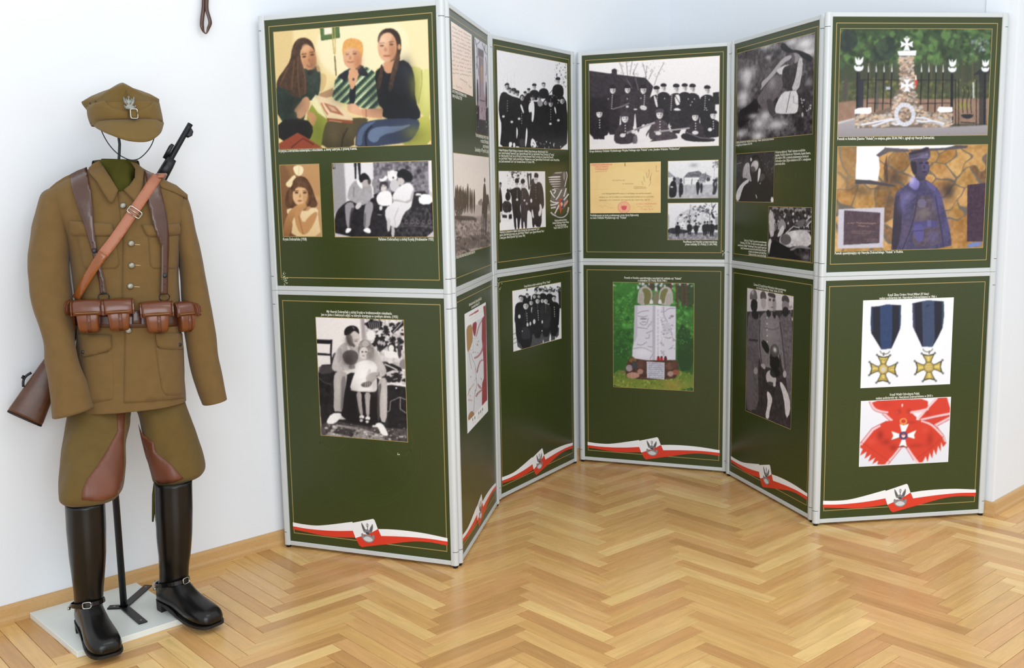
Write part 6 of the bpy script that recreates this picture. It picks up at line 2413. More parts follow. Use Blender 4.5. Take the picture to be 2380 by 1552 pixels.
for (x, y0, n, d) in ((572, 790, 7, 27), (988, 790, 6, 26), (1150, 790, 4, 28), (1338, 790, 8, 26), (1770, 800, 7, 28)):
    for k in range(n):
        p.ell(x - 1.5 * k, y0 + d * k, 7, 8, 'efecec')
for (x, y) in ((1550, 832), (1630, 832), (1600, 870), (1580, 910), (1820, 840), (520, 830), (940, 822), (765, 830), (1780, 950), (1790, 975), (1245, 825)):
    p.ell(x, y, 8, 8, 'e6e2e3')
p.line([(570, 965), (700, 925), (790, 885)], 16, '7d757b')
p.ell(765, 930, 20, 16, 'd5d0d2')
p.ell(870, 965, 26, 10, 'e2dee0')
p.poly([(1110, 1150), (1000, 1280), (1000, 1370), (960, 1300), (990, 1150)], 'e9e6e7')
# snow at their feet
p.poly([(260, 1400), (310, 1420), (480, 1400), (640, 1330), (700, 1430), (830, 1420), (1010, 1370), (1100, 1370), (1300, 1355), (1480, 1360), (1560, 1385), (1700, 1380), (1880, 1390), (1960, 1340), (1960, 1500), (260, 1500)], 'f2eeee')
p.poly([(470, 1260), (510, 1180), (540, 1330), (600, 1340), (640, 1400), (470, 1420)], 'f2eeee')
p.poly([(900, 1340), (910, 1240), (980, 1130), (1010, 1240), (1005, 1360)], 'f2eeee')
p.poly([(270, 1230), (300, 1240), (310, 1400), (270, 1400)], 'f2eeee')
p.poly([(390, 1350), (400, 1335), (415, 1390), (425, 1425), (400, 1420)], 'f2eeee')
for (x, y, s, c, cp) in ((405, 1020, 52, '1f1a1f', '241f24'), (735, 1080, 58, '3d3339', '453b41'), (1182, 1030, 58, '4d4249', '514750'), (1640, 1060, 54, '332b31', '2b242a'), (1870, 1040, 50, '1c181c', '1f1a1f')):
    p.poly([(x - 2.6 * s, y + 4.6 * s), (x - 1.9 * s, y + 2.2 * s), (x - 0.6 * s, y + 1.1 * s), (x + 0.6 * s, y + 1.1 * s), (x + 1.9 * s, y + 2.1 * s), (x + 2.4 * s, y + 4.4 * s), (x + 1.8 * s, y + 5.6 * s), (x - 1.8 * s, y + 5.8 * s)], c, tex=0.06, cell=5)
    p.ell(x, y, 0.75 * s, s, 'efebeb')
    p.ell(x + 0.4 * s, y + 0.1 * s, 0.3 * s, 0.8 * s, '8d868a', al=0.5)
    for q in (-1, 1):
        p.ell(x + q * 0.3 * s, y - 0.05 * s, 0.2 * s, 0.12 * s, '3a353a', al=0.65)
    p.ell(x, y + 0.5 * s, 0.22 * s, 0.1 * s, '6a6469', al=0.5)
    p.poly([(x - 1.0 * s, y - 0.25 * s), (x - 0.95 * s, y - 1.05 * s), (x, y - 1.45 * s), (x + 1.0 * s, y - 1.05 * s), (x + 0.95 * s, y - 0.3 * s), (x, y - 0.45 * s)], cp)
    for k in range(4):
        p.ell(x + 4, y + (1.6 + 0.62 * k) * s, 8, 9, 'f2eff0')
p.poly([(1050, 1380), (1200, 1290), (1350, 1240), (1420, 1320), (1400, 1345), (1080, 1380)], '4a4046', tex=0.08, cell=4)
p.poly([(1440, 1320), (1500, 1260), (1900, 1340), (1880, 1385), (1540, 1380)], '272127')
p.line([(760, 1270), (900, 1215), (1120, 1135)], 26, 'b9b2b5')
p.line([(770, 1268), (960, 1195)], 8, '4a4348')
p.line([(1110, 1255), (1350, 1230), (1570, 1205)], 20, 'b3acaf')
p.line([(1290, 1195), (1330, 1180)], 20, 'd9d4d6')
p.line([(1510, 1255), (1700, 1330), (1880, 1345)], 16, '6d656a')
for (x, y, rx, ry) in ((705, 1300, 36, 26), (845, 1255, 28, 24), (1165, 1275, 40, 22), (1640, 1265, 42, 26), (1830, 1225, 28, 24)):
    p.ell(x, y, rx, ry, 'e6e2e3')
p.poly([(830, 1400), (850, 1290), (890, 1290), (900, 1400), (850, 1410)], '6f666b', tex=0.15, cell=3)
p.blur(1)
p.grain(0.018)
p.build('printed_photo', label='black and white photo of riflemen before a barn')

# ---- board 4, upper: yellow typed letter
p = Pic('4U', (1365, 370, 11.083), [(68, 102), (1893, 58), (1893, 1380), (82, 1390)], 16)
p.bg('f4d492', 'f3d090', tex=0.02, cell=20)
p.ell(960, 700, 700, 500, 'f6dc9c', al=0.5)
p.blur(5)
p.poly([(75, 110), (640, 95), (645, 160), (540, 180), (540, 280), (190, 285), (190, 190), (75, 180)], 'f5b58e', al=0.7)
script_lines(p, [(95, 148, 650, 132), (100, 140, 640, 126)], 14, 9, 'dd6a5e', 0.7, 0.08)
for r in ((215, 195, 530, 190), (205, 262, 530, 255)):
    script_lines(p, [r], 9, 7, '9a4a3c', 0.75, 0.1)
script_lines(p, [(200, 318, 505, 305)], 8, 7, '7a5a34', 0.8, 0.12)
for r in ((645, 545, 970, 540), (910, 632, 1190, 628), (1200, 712, 1500, 708)):
    script_lines(p, [r], 8, 7, '6b5230', 0.8, 0.1)
p.line([(1200, 745), (1530, 738)], 4, '6b5230')
for r in ((375, 890, 1640, 880), (310, 978, 1710, 966), (305, 1062, 500, 1058), (520, 1052, 1610, 1048)):
    script_lines(p, [r], 9, 8, '4f3a1e', 0.85, 0.1)
p.line([(970, 85), (975, 180)], 12, '5a3f1e')
p.line([(80, 775), (960, 765)], 4, 'd9b070', al=0.7)
for a in ([(1590, 260), (1595, 370), (1560, 480)], [(1620, 440), (1640, 600), (1590, 690)], [(1520, 330), (1540, 480)], [(1450, 440), (1480, 580)], [(1400, 560), (1440, 660)], [(1660, 350), (1610, 560)], [(1780, 150), (1770, 290), (1800, 330), (1840, 290)]):
    p.line(a, 7, '5a4a3a', sm=1, al=0.7)
p.ell(945, 1240, 160, 155, 'e2666a', al=0.9)
p.ell(945, 1240, 150, 145, 'f5c193')
p.ell(945, 1240, 118, 114, 'e88078', al=0.75)
p.ell(945, 1240, 112, 108, 'f4bd92')
p.poly([(870, 1190), (930, 1210), (945, 1175), (965, 1210), (1020, 1190), (1015, 1270), (980, 1310), (915, 1310), (880, 1270)], 'dc5a62')
p.ell(945, 1420, 160, 60, 'f3d090', al=0.0)
script_lines(p, [(290, 1215, 690, 1225)], 40, 6, 'c98a58', 0.8, 0.02)
script_lines(p, [(1260, 1150, 1790, 1148)], 10, 9, 'd65560', 0.8, 0.06)
script_lines(p, [(1280, 1215, 1660, 1205)], 24, 6, 'b07a4c', 0.8, 0.02)
script_lines(p, [(1340, 1285, 1700, 1285)], 14, 10, 'dd5f62', 0.75, 0.3)
p.build('printed_letter', border=None, label='yellow typed letter with red stamps')

# ---- board 4, upper: two village photos
p = Pic('4U', (1545, 365, 7.392), [(58, 72), (918, 50), (914, 700), (60, 708)], 17)
p.bg('f2f2f5', 'e4e4e8')
p.poly([(50, 480), (930, 470), (930, 720), (50, 720)], 'b9b9bf', sm=0, tex=0.12, cell=5)
p.blur(2)
p.glow(500, 140, 60, 30, '9a9aa2', 0.7)
p.poly([(60, 240), (180, 340), (60, 350)], 'a3a3ab', sm=0, tex=0.1, cell=3)
p.poly([(320, 352), (400, 265), (590, 235), (640, 280), (600, 345)], '6f6f78', sm=0, tex=0.18, cell=3)
p.poly([(330, 360), (610, 350), (610, 460), (335, 465)], 'f0f0f3', sm=0)
p.line([(330, 400), (610, 390)], 3, 'b9b9c0')
p.poly([(580, 350), (660, 270), (740, 300), (820, 350), (720, 345), (700, 400), (640, 460), (610, 460)], '8b8b94', tex=0.18, cell=3)
p.poly([(715, 350), (780, 345), (780, 415), (715, 415)], '4a4a52', tex=0.15, cell=3)
p.line([(690, 440), (705, 260)], 10, '55555e')
p.line([(460, 470), (470, 370)], 10, '3f3f48')
p.line([(330, 360), (332, 460)], 8, '2f2f37')
p.spots(830, 60, 925, 180, 26, 8, 22, ['3a3a42', '5a5a63', '85858d'], 0.7)
p.line([(855, 180), (850, 360)], 6, '8d8d95')
p.poly([(180, 340), (260, 350), (270, 470), (190, 480)], '8d8d96', tex=0.15, cell=4)
p.poly([(860, 370), (905, 330), (930, 420), (870, 420)], '8a8a92')
dk = '1a1a1f'
p.poly([(85, 480), (130, 400), (190, 410), (210, 560), (190, 690), (80, 700), (70, 600)], dk, tex=0.06, cell=4)
p.ell(165, 375, 26, 34, '2a2a30')
p.poly([(85, 520), (110, 495), (150, 510), (140, 530)], 'e0e0e5')
p.poly([(240, 520), (255, 440), (310, 440), (322, 560), (310, 640), (285, 650), (280, 690), (245, 690)], '25252b', tex=0.08, cell=4)
p.ell(280, 400, 22, 40, '3a3a41')
p.poly([(535, 450), (560, 420), (600, 430), (608, 530), (590, 560), (575, 650), (555, 645), (545, 560)], '222228')
p.poly([(562, 415), (575, 380), (595, 415)], '17171c')
p.poly([(608, 460), (640, 445), (655, 500), (640, 620), (615, 620), (612, 540)], '26262c')
p.ell(628, 428, 12, 20, 'cfcfd5')
p.poly([(820, 460), (850, 400), (895, 400), (905, 480), (880, 640), (810, 645), (840, 540)], '2d2d34', tex=0.1, cell=3)
p.poly([(855, 440), (885, 420), (890, 480), (860, 510)], '8d8d95')
p.ell(842, 395, 18, 20, '4a4a52')
p.ell(882, 395, 20, 22, '1d1d22')
p.blur(1)
p.grain(0.03)
p.build('printed_photo', label='black and white photo of a village street')

p = Pic('4U', (1545, 365, 7.392), [(58, 795), (915, 782), (908, 1418), (55, 1418)], 18)
p.bg('f0f0f4', 'dcdce2')
p.poly([(50, 1300), (930, 1290), (930, 1430), (50, 1430)], '8d8d95', sm=0, tex=0.25, cell=4)
p.poly([(50, 1230), (180, 1210), (300, 1240), (400, 1260), (400, 1310), (50, 1320)], '2d2d34', tex=0.2, cell=4)
p.poly([(170, 1080), (380, 900), (480, 860), (640, 830), (720, 900), (760, 1000), (740, 1260), (400, 1260), (240, 1180)], 'dadae0', tex=0.12, cell=5)
for k in range(9):
    x = 170 + 40 * k
    p.line([(x, 1080 + 8 * k), (x + 150, 910 - 8 * k + 20)], 6, '8a8a93', al=0.7)
p.spots(480, 840, 760, 960, 60, 8, 22, ['4a4a52', '2a2a31', 'efeff3'], 0.7, 1.2)
p.spots(260, 990, 620, 1220, 30, 8, 26, ['17171c', '3a3a42', 'f4f4f8'], 0.8, 1.4)
p.poly([(430, 815), (460, 815), (456, 880), (436, 900)], 'b9b9c1', sm=0)
p.line([(440, 900), (415, 1000), (450, 1100)], 9, '55555e')
p.line([(380, 970), (450, 1110)], 7, '3a3a42')
for a in ([(770, 1150), (775, 1000), (740, 900)], [(775, 1000), (830, 900), (850, 820)], [(775, 980), (700, 920)], [(830, 880), (800, 800)], [(830, 880), (880, 800)], [(790, 960), (880, 930)]):
    p.line(a, 11, '3a3a42')
p.spots(690, 790, 910, 1060, 50, 8, 20, ['26262c', '4a4a52', 'e9e9ee'], 0.6)
p.poly([(790, 960), (820, 950), (870, 1060), (830, 1060)], '1d1d22')
p.poly([(860, 1030), (930, 1020), (930, 1160), (870, 1160)], 'a3a3ab')
p.poly([(850, 1165), (930, 1160), (930, 1250), (850, 1250)], '222228')
p.poly([(55, 980), (80, 980), (75, 1230), (55, 1230)], 'b0b0b8')
for (x, y, s, w) in ((222, 1145, 22, 1.0), (425, 1130, 20, 1.1), (538, 1150, 18, 1.1), (688, 1130, 22, 1.1), (735, 1125, 20, 1.0), (805, 1120, 24, 1.1)):
    soldier(p, x, y, s, '15151a', '4a4a52', '17171c', True, w, 1, 7.5, False)
p.line([(185, 1140), (215, 1260)], 6, '26262c')
p.blur(1)
p.grain(0.03)
p.build('printed_photo', label='black and white photo of soldiers at a burning house')

# ---- board 4, lower: monument in a wood
p = Pic('4L', (1420, 640, 5.645), [(30, 92), (1090, 105), (1080, 1512), (35, 1460)], 19)
p.bg('3f7a32', '2c5424')
p.spots(30, 90, 1090, 1000, 420, 14, 46, ['4f9440', '33692a', '5ba64a', '27541f', '417f35', '69b356'], 0.6)
p.poly([(850, 90), (1100, 90), (1100, 420), (980, 400), (860, 280)], '2d3a26', al=0.8)
p.poly([(350, 80), (800, 85), (830, 200), (380, 190)], '3a4532', al=0.8)
p.spots(350, 90, 1090, 170, 26, 12, 34, ['d9e0ea', 'e6ebf2'], 0.8, 0.8)
p.spots(30, 90, 60, 140, 4, 8, 16, ['e6ebf2'], 0.8)
for x in (520, 860, 930, 985, 780):
    p.line([(x, 90), (x + 8, 400 if x > 800 else 200)], 26, '5d3a35')
p.poly([(870, 600), (1090, 760), (1090, 1240), (870, 1260)], '1c3818', al=0.7)
p.poly([(35, 700), (300, 700), (260, 1100), (40, 1050)], '265021', al=0.5)
p.blur(2)
p.spots(30, 250, 330, 1100, 170, 5, 14, ['6fbb5c', '2b5f22', '57a046'], 0.6)
p.spots(830, 300, 1090, 900, 130, 5, 14, ['6fbb5c', '2b5f22', '57a046'], 0.6)
p.poly([(30, 1230), (300, 1260), (1100, 1240), (1100, 1530), (20, 1500)], '55762c', g='7f8a38')
p.spots(30, 1250, 1090, 1510, 260, 5, 20, ['8fa845', '4c6b26', 'a89a4a', '3f5c20', 'b5b45c'], 0.6, 0.8)
p.glow(800, 1430, 130, 60, 'a88a40', 0.6)
# plinth of boulders
p.poly([(235, 1075), (330, 1065), (880, 1090), (890, 1340), (700, 1365), (420, 1365), (200, 1340), (190, 1230)], '4e332a', tex=0.06, cell=4)
for (x, y, rx, ry, c) in ((240, 1215, 45, 45, 'a09095'), (290, 1310, 85, 42, 'b58a78'), (385, 1260, 40, 36, 'a37c6c'), (850, 1270, 50, 36, '8f5644'), (780, 1290, 40, 36, 'a98a7e'), (770, 1190, 55, 50, '6d4a3c'), (840, 1170, 45, 60, '59392f'), (390, 1170, 60, 55, '5f4034'), (150, 1265, 40, 14, '7a6a4a'), (285, 1110, 50, 32, '7a5a34')):
    p.ell(x, y, rx, ry, c, tex=0.05, cell=4)
p.poly([(280, 1120), (350, 1135), (340, 1228), (275, 1215)], '3f4146', sm=0)
# slab
p.poly([(310, 392), (575, 386), (852, 408), (850, 1108), (470, 1112), (320, 1090), (280, 1060), (282, 960), (296, 900)], 'd9d6e2', sm=0)
p.poly([(310, 392), (350, 392), (345, 800), (300, 900)], 'b8b4c0', sm=0, al=0.8)
p.poly([(548, 388), (582, 388), (580, 1110), (545, 1110)], 'b0acba', sm=0, al=0.8)
p.poly([(582, 392), (655, 396), (650, 1108), (582, 1110)], 'e6e4ee', sm=0, al=0.8)
for k, y in enumerate((465, 520, 575, 630, 690, 740, 800, 850, 900, 960, 1010, 1050)):
    p.line([(606, y - 18), (628, y - 10), (608, y + 8), (628, y + 16)], 6, '8f8b9a', al=0.9)
gr = '8d8898'
for a in ([(350, 500), (400, 470), (500, 460)], [(350, 530), (420, 545), (480, 530)], [(375, 620), (420, 655), (470, 640), (490, 560)], [(345, 680), (420, 690), (480, 700)], [(460, 760), (550, 720)], [(340, 900), (400, 920), (470, 870)],
          [(450, 820), (500, 830), (505, 770)], [(480, 680), (540, 600)], [(690, 410), (690, 520), (740, 610)], [(700, 480), (760, 430), (850, 430)], [(690, 800), (760, 830), (810, 810), (850, 880)], [(660, 640), (700, 640), (690, 740)],
          [(480, 930), (550, 940)], [(560, 1010), (510, 1100)], [(800, 640), (790, 740), (720, 770)], [(760, 970), (800, 940), (840, 960)], [(650, 980), (700, 1040)], [(285, 960), (420, 940), (540, 1000)]):
    p.line(a, 10, gr, sm=1, al=0.8)
for (x, y, rx, ry) in ((425, 568, 46, 12), (430, 610, 34, 6), (535, 640, 22, 26), (800, 535, 26, 16), (770, 560, 20, 8), (740, 690, 60, 70)):
    p.ell(x, y, rx, ry, '7d7888' if ry < 20 else 'c6c2d0', al=0.8)
p.spots(650, 470, 710, 1060, 46, 6, 16, ['8f8b9a', 'f0eef6', 'a39fae'], 0.7)
p.spots(760, 640, 850, 960, 30, 6, 16, ['8f8b9a', 'f0eef6'], 0.6)
p.glow(420, 1010, 110, 60, 'f2f0f6', 0.5)
# eagle wings on top
p.poly([(345, 385), (350, 260), (372, 170), (440, 132), (520, 165), (550, 240), (540, 300), (520, 385)], 'b3ada6')
p.poly([(430, 380), (440, 250), (400, 180), (470, 160), (530, 220), (520, 330), (490, 385)], '6b6a3a', al=0.85)
p.poly([(625, 385), (630, 250), (650, 170), (720, 140), (785, 165), (812, 240), (815, 395)], 'b9b3ae')
p.poly([(640, 340), (650, 220), (700, 165), (760, 180), (720, 250), (700, 385)], '6d6c3c', al=0.85)
for x in (380, 405, 760, 785, 735):
    p.line([(x, 240), (x + 2, 380)], 6, '7d7870', al=0.7)
p.poly([(545, 380), (550, 270), (580, 200), (610, 200), (632, 270), (630, 380)], '7d7a62')
p.poly([(570, 200), (580, 145), (605, 150), (612, 215)], 'cfccd6')
for x in (532, 645):
    p.poly([(x - 28, 375), (x - 20, 320), (x + 10, 310), (x + 26, 375)], 'e2dfe6')
# lamps and plate
for (x, c) in ((622, 'a3201f'), (664, 'a8262a'), (716, '5a2226')):
    p.poly([(x - 20, 1118), (x - 18, 1075), (x, 1060), (x + 18, 1075), (x + 20, 1118)], c)
    p.ell(x, 1066, 14, 8, '3a2020')
p.poly([(468, 1128), (705, 1142), (702, 1365), (472, 1345)], 'c9c9d6', sm=0)
for k in range(8):
    script_lines(p, [(490, 1150 + 26 * k, 690, 1160 + 26 * k)], 6, 8, '6a6a80', 0.75, 0.1)
p.blur(1)
p.grain(0.02)
p.build('printed_photo', label='colour photo of a white stone monument in a wood')

# ---- board 5, upper: man lying on forest floor (kept plain)
p = Pic('5U', (1700, 60, 5.352), [(78, 348), (1037, 85), (1010, 1345), (68, 1432)], 20)
p.bg('4d474b', '3a3438', tex=0.2, cell=9)
p.spots(80, 200, 1030, 1400, 200, 10, 40, ['2a2529', '6b6468', '3f393d', '8d868a'], 0.4, 1.4)
for a in ((200, 600, 90, 80, 'efecee', 0.8), (190, 690, 60, 110, 'e6e2e4', 0.8), (150, 880, 80, 70, 'f0edef', 0.9), (140, 960, 70, 60, 'e2dee0', 0.7), (450, 240, 110, 60, 'd9d5d7', 0.7), (920, 220, 150, 90, 'f4f1f3', 0.95), (960, 330, 110, 60, 'efecee', 0.9), (750, 200, 80, 50, 'e9e6e8', 0.8),
          (420, 1120, 70, 70, 'f0edef', 0.85), (340, 1220, 80, 80, 'efecee', 0.85), (560, 1230, 130, 70, 'ece9eb', 0.85), (330, 1370, 80, 60, 'f2eff1', 0.9), (120, 1340, 80, 50, 'e9e6e8', 0.8), (960, 715, 40, 40, 'cfcbcd', 0.7), (460, 390, 40, 25, 'd9d5d7', 0.7), (880, 1000, 70, 200, '26211f', 0.6), (930, 820, 70, 100, '2c272b', 0.6)):
    p.glow(*a)
p.poly([(640, 190), (740, 300), (840, 300), (1020, 380), (1000, 460), (880, 400), (820, 330), (700, 340), (600, 280)], '1c181b', tex=0.08, cell=4)
p.poly([(85, 1060), (200, 1000), (320, 880), (340, 1060), (250, 1150), (120, 1270), (85, 1250)], '1d191c')
p.glow(270, 1120, 60, 30, 'd9d5d7', 0.8)
p.poly([(300, 880), (380, 780), (370, 700), (450, 640), (560, 500), (640, 400), (740, 355), (760, 400), (640, 470), (560, 580), (420, 730)], 'b5afb2')
p.poly([(320, 900), (420, 760), (550, 580), (640, 660), (640, 780), (560, 900), (460, 1000), (420, 1050), (330, 960)], '6b6367', tex=0.05, cell=5)
p.glow(510, 720, 40, 70, 'a59ea2', 0.8)
p.poly([(430, 900), (520, 920), (545, 1100), (490, 1130), (455, 1040)], '4d474b')
p.poly([(550, 560), (650, 490), (740, 480), (700, 560), (620, 620)], 'efecee', al=0.85)
p.poly([(640, 520), (740, 480), (820, 520), (800, 700), (740, 780), (650, 790), (630, 640)], '332d31', tex=0.12, cell=4)
p.poly([(540, 1050), (560, 960), (640, 820), (730, 810), (830, 800), (835, 1060), (780, 1095), (560, 1095)], 'e6e2e4', tex=0.04, cell=6)
p.line([(735, 820), (680, 1080)], 10, '6d666a', al=0.8)
p.line([(770, 870), (780, 960), (830, 970)], 8, '8d868a', al=0.8)
p.poly([(790, 680), (820, 520), (840, 400), (880, 390), (890, 500), (870, 640), (840, 800), (740, 800)], 'cbc6c8', tex=0.08, cell=4)
p.ell(795, 400, 44, 66, '9a9397', rot=10)
p.ell(770, 410, 22, 60, '4a4448', al=0.7)
p.spots(860, 880, 990, 1060, 24, 5, 16, ['f0edef', '1d191c'], 0.8)
p.ell(885, 1105, 14, 30, 'b9b3b6')
p.blur(1)
p.grain(0.045)
p.build('printed_photo', label='black and white photo of a man lying on sunlit ground')

p = Pic('5U', (1700, 340, 5.543), [(65, 98), (552, 68), (545, 715), (58, 712)], 21)
p.bg('322e31', '211d20', tex=0.1, cell=5)
p.spots(380, 90, 545, 400, 60, 5, 16, ['55505a', '77727a', '2b272b'], 0.5)
p.line([(68, 225), (135, 210)], 6, 'c9c5c8')
p.poly([(240, 200), (260, 130), (320, 95), (370, 140), (430, 340), (540, 500), (545, 715), (110, 715), (140, 560), (200, 420)], '171416')
p.poly([(145, 300), (190, 205), (240, 215), (235, 330), (265, 440), (250, 460), (180, 400), (145, 420)], 'b3adb0', tex=0.15, cell=4)
p.poly([(60, 600), (100, 520), (150, 460), (220, 420), (230, 460), (170, 500), (140, 560), (100, 705), (60, 705)], 'dedade', tex=0.1, cell=4)
p.ell(300, 255, 48, 75, 'c3bcc0', rot=15)
p.ell(275, 300, 36, 45, '3a3438', al=0.8)
p.glow(320, 220, 30, 40, 'e9e5e8', 0.7)
p.poly([(345, 290), (370, 275), (382, 310), (360, 430), (335, 480)], 'e6e2e5')
p.poly([(380, 340), (435, 360), (430, 420), (360, 470)], '4d474b')
p.line([(315, 620), (330, 670)], 10, 'dedade')
p.line([(365, 485), (378, 470)], 10, 'dedade')
p.ell(525, 690, 18, 40, 'efecee')
p.ell(255, 170, 12, 26, 'cfcacd')
p.blur(1)
p.grain(0.03)
p.build('printed_photo', label='dark black and white close photo of a man')

p = Pic('5U', (1700, 340, 5.543), [(480, 778), (1035, 792), (1022, 1488), (472, 1418)], 22)
p.bg('3a3438', '262124', tex=0.15, cell=5)
p.spots(480, 780, 1030, 1080, 110, 10, 34, ['d9d5d8', '1a171a', '8d878b', 'efecef', '2b262a'], 0.75, 0.7)
p.poly([(480, 800), (550, 860), (560, 1150), (490, 1180)], 'c9c4c8', tex=0.12, cell=5)
for (x, y) in ((650, 820), (560, 800), (770, 810), (850, 830), (700, 800), (930, 820)):
    p.ell(x, y, 34, 36, '8d878b')
    p.ell(x, y + 30, 24, 26, '26211f')
p.poly([(600, 980), (660, 920), (710, 1010), (690, 1080), (600, 1090)], '9d969a')
p.poly([(650, 1020), (680, 1020), (680, 1100), (630, 1160), (580, 1170)], 'dcd8db')
p.poly([(820, 980), (960, 920), (940, 1020), (880, 1060)], '6d676b')
for a in ([(960, 960), (1030, 900)], [(960, 1040), (1030, 960)], [(700, 1120), (800, 1030), (880, 1050)], [(880, 1080), (1020, 1090)]):
    p.line(a, 14, 'd3ced2')
p.poly([(620, 1160), (700, 1120), (760, 1090), (900, 1070), (1030, 1120), (1030, 1300), (820, 1280), (740, 1310), (620, 1260)], 'cfcace', tex=0.15, cell=5)
p.glow(810, 1150, 60, 50, 'f6f4f6', 0.8)
p.ell(700, 1200, 70, 70, '4a4448', al=0.8)
p.poly([(475, 1200), (520, 1180), (525, 1400), (475, 1400)], 'dedade')
p.poly([(490, 1370), (520, 1200), (620, 1240), (760, 1320), (860, 1420), (1020, 1480), (480, 1420)], '141113')
p.poly([(740, 1330), (860, 1270), (1020, 1300), (1020, 1330), (860, 1300), (780, 1350)], '8d878b')
p.glow(960, 1430, 60, 40, '8d868b', 0.8)
p.blur(1)
p.grain(0.04)
p.build('printed_photo', label='black and white photo of a crowd of helmeted men')

# ---- board 5, lower: soldiers in greatcoats
p = Pic('5L', (1720, 650, 4.308), [(75, 80), (535, 172), (508, 1502), (55, 1300)], 23)
p.bg('e0dade', '9a9397')
p.poly([(60, 320), (540, 300), (520, 1510), (50, 1510)], '3a3438', sm=0, tex=0.08, cell=5)
p.spots(500, 180, 535, 400, 14, 8, 20, ['8d868a', 'efecee'], 0.7)
# left man
p.poly([(70, 400), (110, 310), (180, 310), (210, 400), (200, 700), (180, 900), (190, 1300), (60, 1300)], '655d62', tex=0.09, cell=4)
p.line([(90, 600), (190, 610)], 22, '2b2629', al=0.8)
p.poly([(60, 800), (130, 830), (140, 1320), (55, 1300)], '6d656a', al=0.8)
p.poly([(105, 290), (115, 190), (175, 200), (175, 300), (145, 330)], '1d191c')
p.poly([(98, 205), (102, 130), (135, 92), (165, 110), (178, 205), (140, 190)], '6d676c')
p.glow(128, 125, 12, 22, 'd9d5d8', 0.8)
p.poly([(110, 320), (150, 310), (190, 330), (180, 400), (130, 390)], '1f1b1e')
# second head
p.ell(236, 235, 26, 56, 'b5aeb1')
p.poly([(203, 200), (205, 130), (235, 108), (262, 140), (265, 200), (235, 180)], '5d565a')
# right man
p.poly([(390, 400), (430, 330), (490, 340), (530, 420), (520, 1300), (470, 1100), (440, 700)], '6d656a', tex=0.1, cell=4)
p.ell(456, 262, 36, 72, '8d8588')
p.ell(455, 320, 32, 50, '1d191c', al=0.85)
p.poly([(418, 225), (420, 165), (455, 150), (492, 180), (495, 240), (455, 205)], '4d464a')
# middle man
p.poly([(175, 600), (195, 380), (260, 310), (340, 330), (400, 380), (430, 560), (465, 900), (430, 920), (395, 700), (390, 880), (250, 880), (240, 830), (200, 840)], '827a7f', tex=0.07, cell=4)
p.glow(300, 500, 60, 140, 'a39ba0', 0.6)
p.line([(200, 400), (190, 620), (215, 830)], 14, '3f383c', sm=1, al=0.7)
p.line([(400, 420), (430, 640), (455, 900)], 14, '3f383c', sm=1, al=0.7)
p.line([(235, 480), (330, 500), (390, 480)], 10, '4d464a', al=0.5)
p.poly([(258, 335), (282, 290), (318, 340), (290, 385)], '2b2528')
p.poly([(318, 340), (355, 300), (366, 345), (350, 400)], '2b2528')
p.ell(318, 225, 40, 90, 'c3bbbe')
p.ell(345, 250, 20, 75, '8a8286', al=0.6)
for (x, y) in ((300, 200), (338, 205)):
    p.ell(x, y, 12, 13, '3a3236', al=0.85)
p.ell(322, 276, 14, 5, '6a6064')
p.poly([(278, 160), (282, 125), (355, 140), (358, 190), (318, 175)], '4a4347')
for k in range(5):
    p.ell(270 + 1 * k, 380 + 60 * k, 7, 8, 'd9d5d8')
p.poly([(205, 640), (240, 590), (300, 680), (280, 760)], '1a171a')
p.poly([(200, 850), (240, 830), (262, 885), (240, 900)], 'b3acaf')
p.ell(448, 945, 18, 36, 'b9b2b5')
p.ell(158, 912, 20, 36, 'a39ca0')
# helmet on the knee
p.ell(345, 720, 46, 75, '55504f')
p.glow(350, 700, 16, 22, 'f6f4f6', 0.95)
p.poly([(300, 720), (330, 780), (390, 760), (400, 900), (300, 900)], '1d191c')
# lying man, plain
p.poly([(190, 1280), (250, 1060), (300, 1000), (390, 1060), (450, 1200), (500, 1480), (400, 1450), (200, 1340)], '3b3539', tex=0.08, cell=5)
p.ell(312, 985, 50, 80, 'c9c2c5', rot=-12)
p.ell(300, 1060, 46, 40, '332d30', al=0.85)
p.ell(350, 930, 50, 50, '1a171a', al=0.85)
p.poly([(390, 1020), (430, 1030), (500, 1180), (505, 1330), (460, 1400), (440, 1180)], 'dedadd', tex=0.06, cell=4)
p.poly([(265, 1110), (300, 1130), (330, 1200), (300, 1300), (290, 1400), (250, 1380), (280, 1230)], 'e2dee1', tex=0.1, cell=4)
p.ell(345, 1050, 14, 22, 'cfc9cc')
p.blur(1)
p.grain(0.025)
p.build('printed_photo', label='tall black and white photo of soldiers in greatcoats')

# ---- board 6, upper: cross monument
p = Pic('6U', (1900, 20, 4.85), [(258, 235), (1955, 225), (1922, 1420), (228, 1445)], 24)
p.bg('35472f', '4a4638')
p.spots(240, 220, 1960, 640, 420, 16, 60, ['2c3b28', '4d6b3c', '3a5233', '5d8046', '22301f', '6b8f50', '435c38'], 0.6)
p.poly([(240, 240), (440, 240), (460, 430), (260, 520)], '23282f', al=0.7)
p.poly([(660, 350), (860, 300), (900, 560), (560, 620)], '262c30', al=0.6)
p.spots(1720, 320, 1920, 520, 40, 8, 24, ['aab4bd', '8d97a0', '3a4638'], 0.6)
for k in range(26):
    x = 470 + 58 * k
    if 900 < x < 1090:
        continue
    p.line([(x, 560 + (k * 37) % 60), (x + 4, 1010)], 12 + (k * 7) % 14, ('5f4a3c', '3f3a36', '7a5a44', '4a4844')[k % 4], al=0.65)
p.poly([(240, 820), (900, 850), (1950, 830), (1950, 1060), (240, 1060)], '4c5236', sm=0, tex=0.12, cell=4, al=0.7)
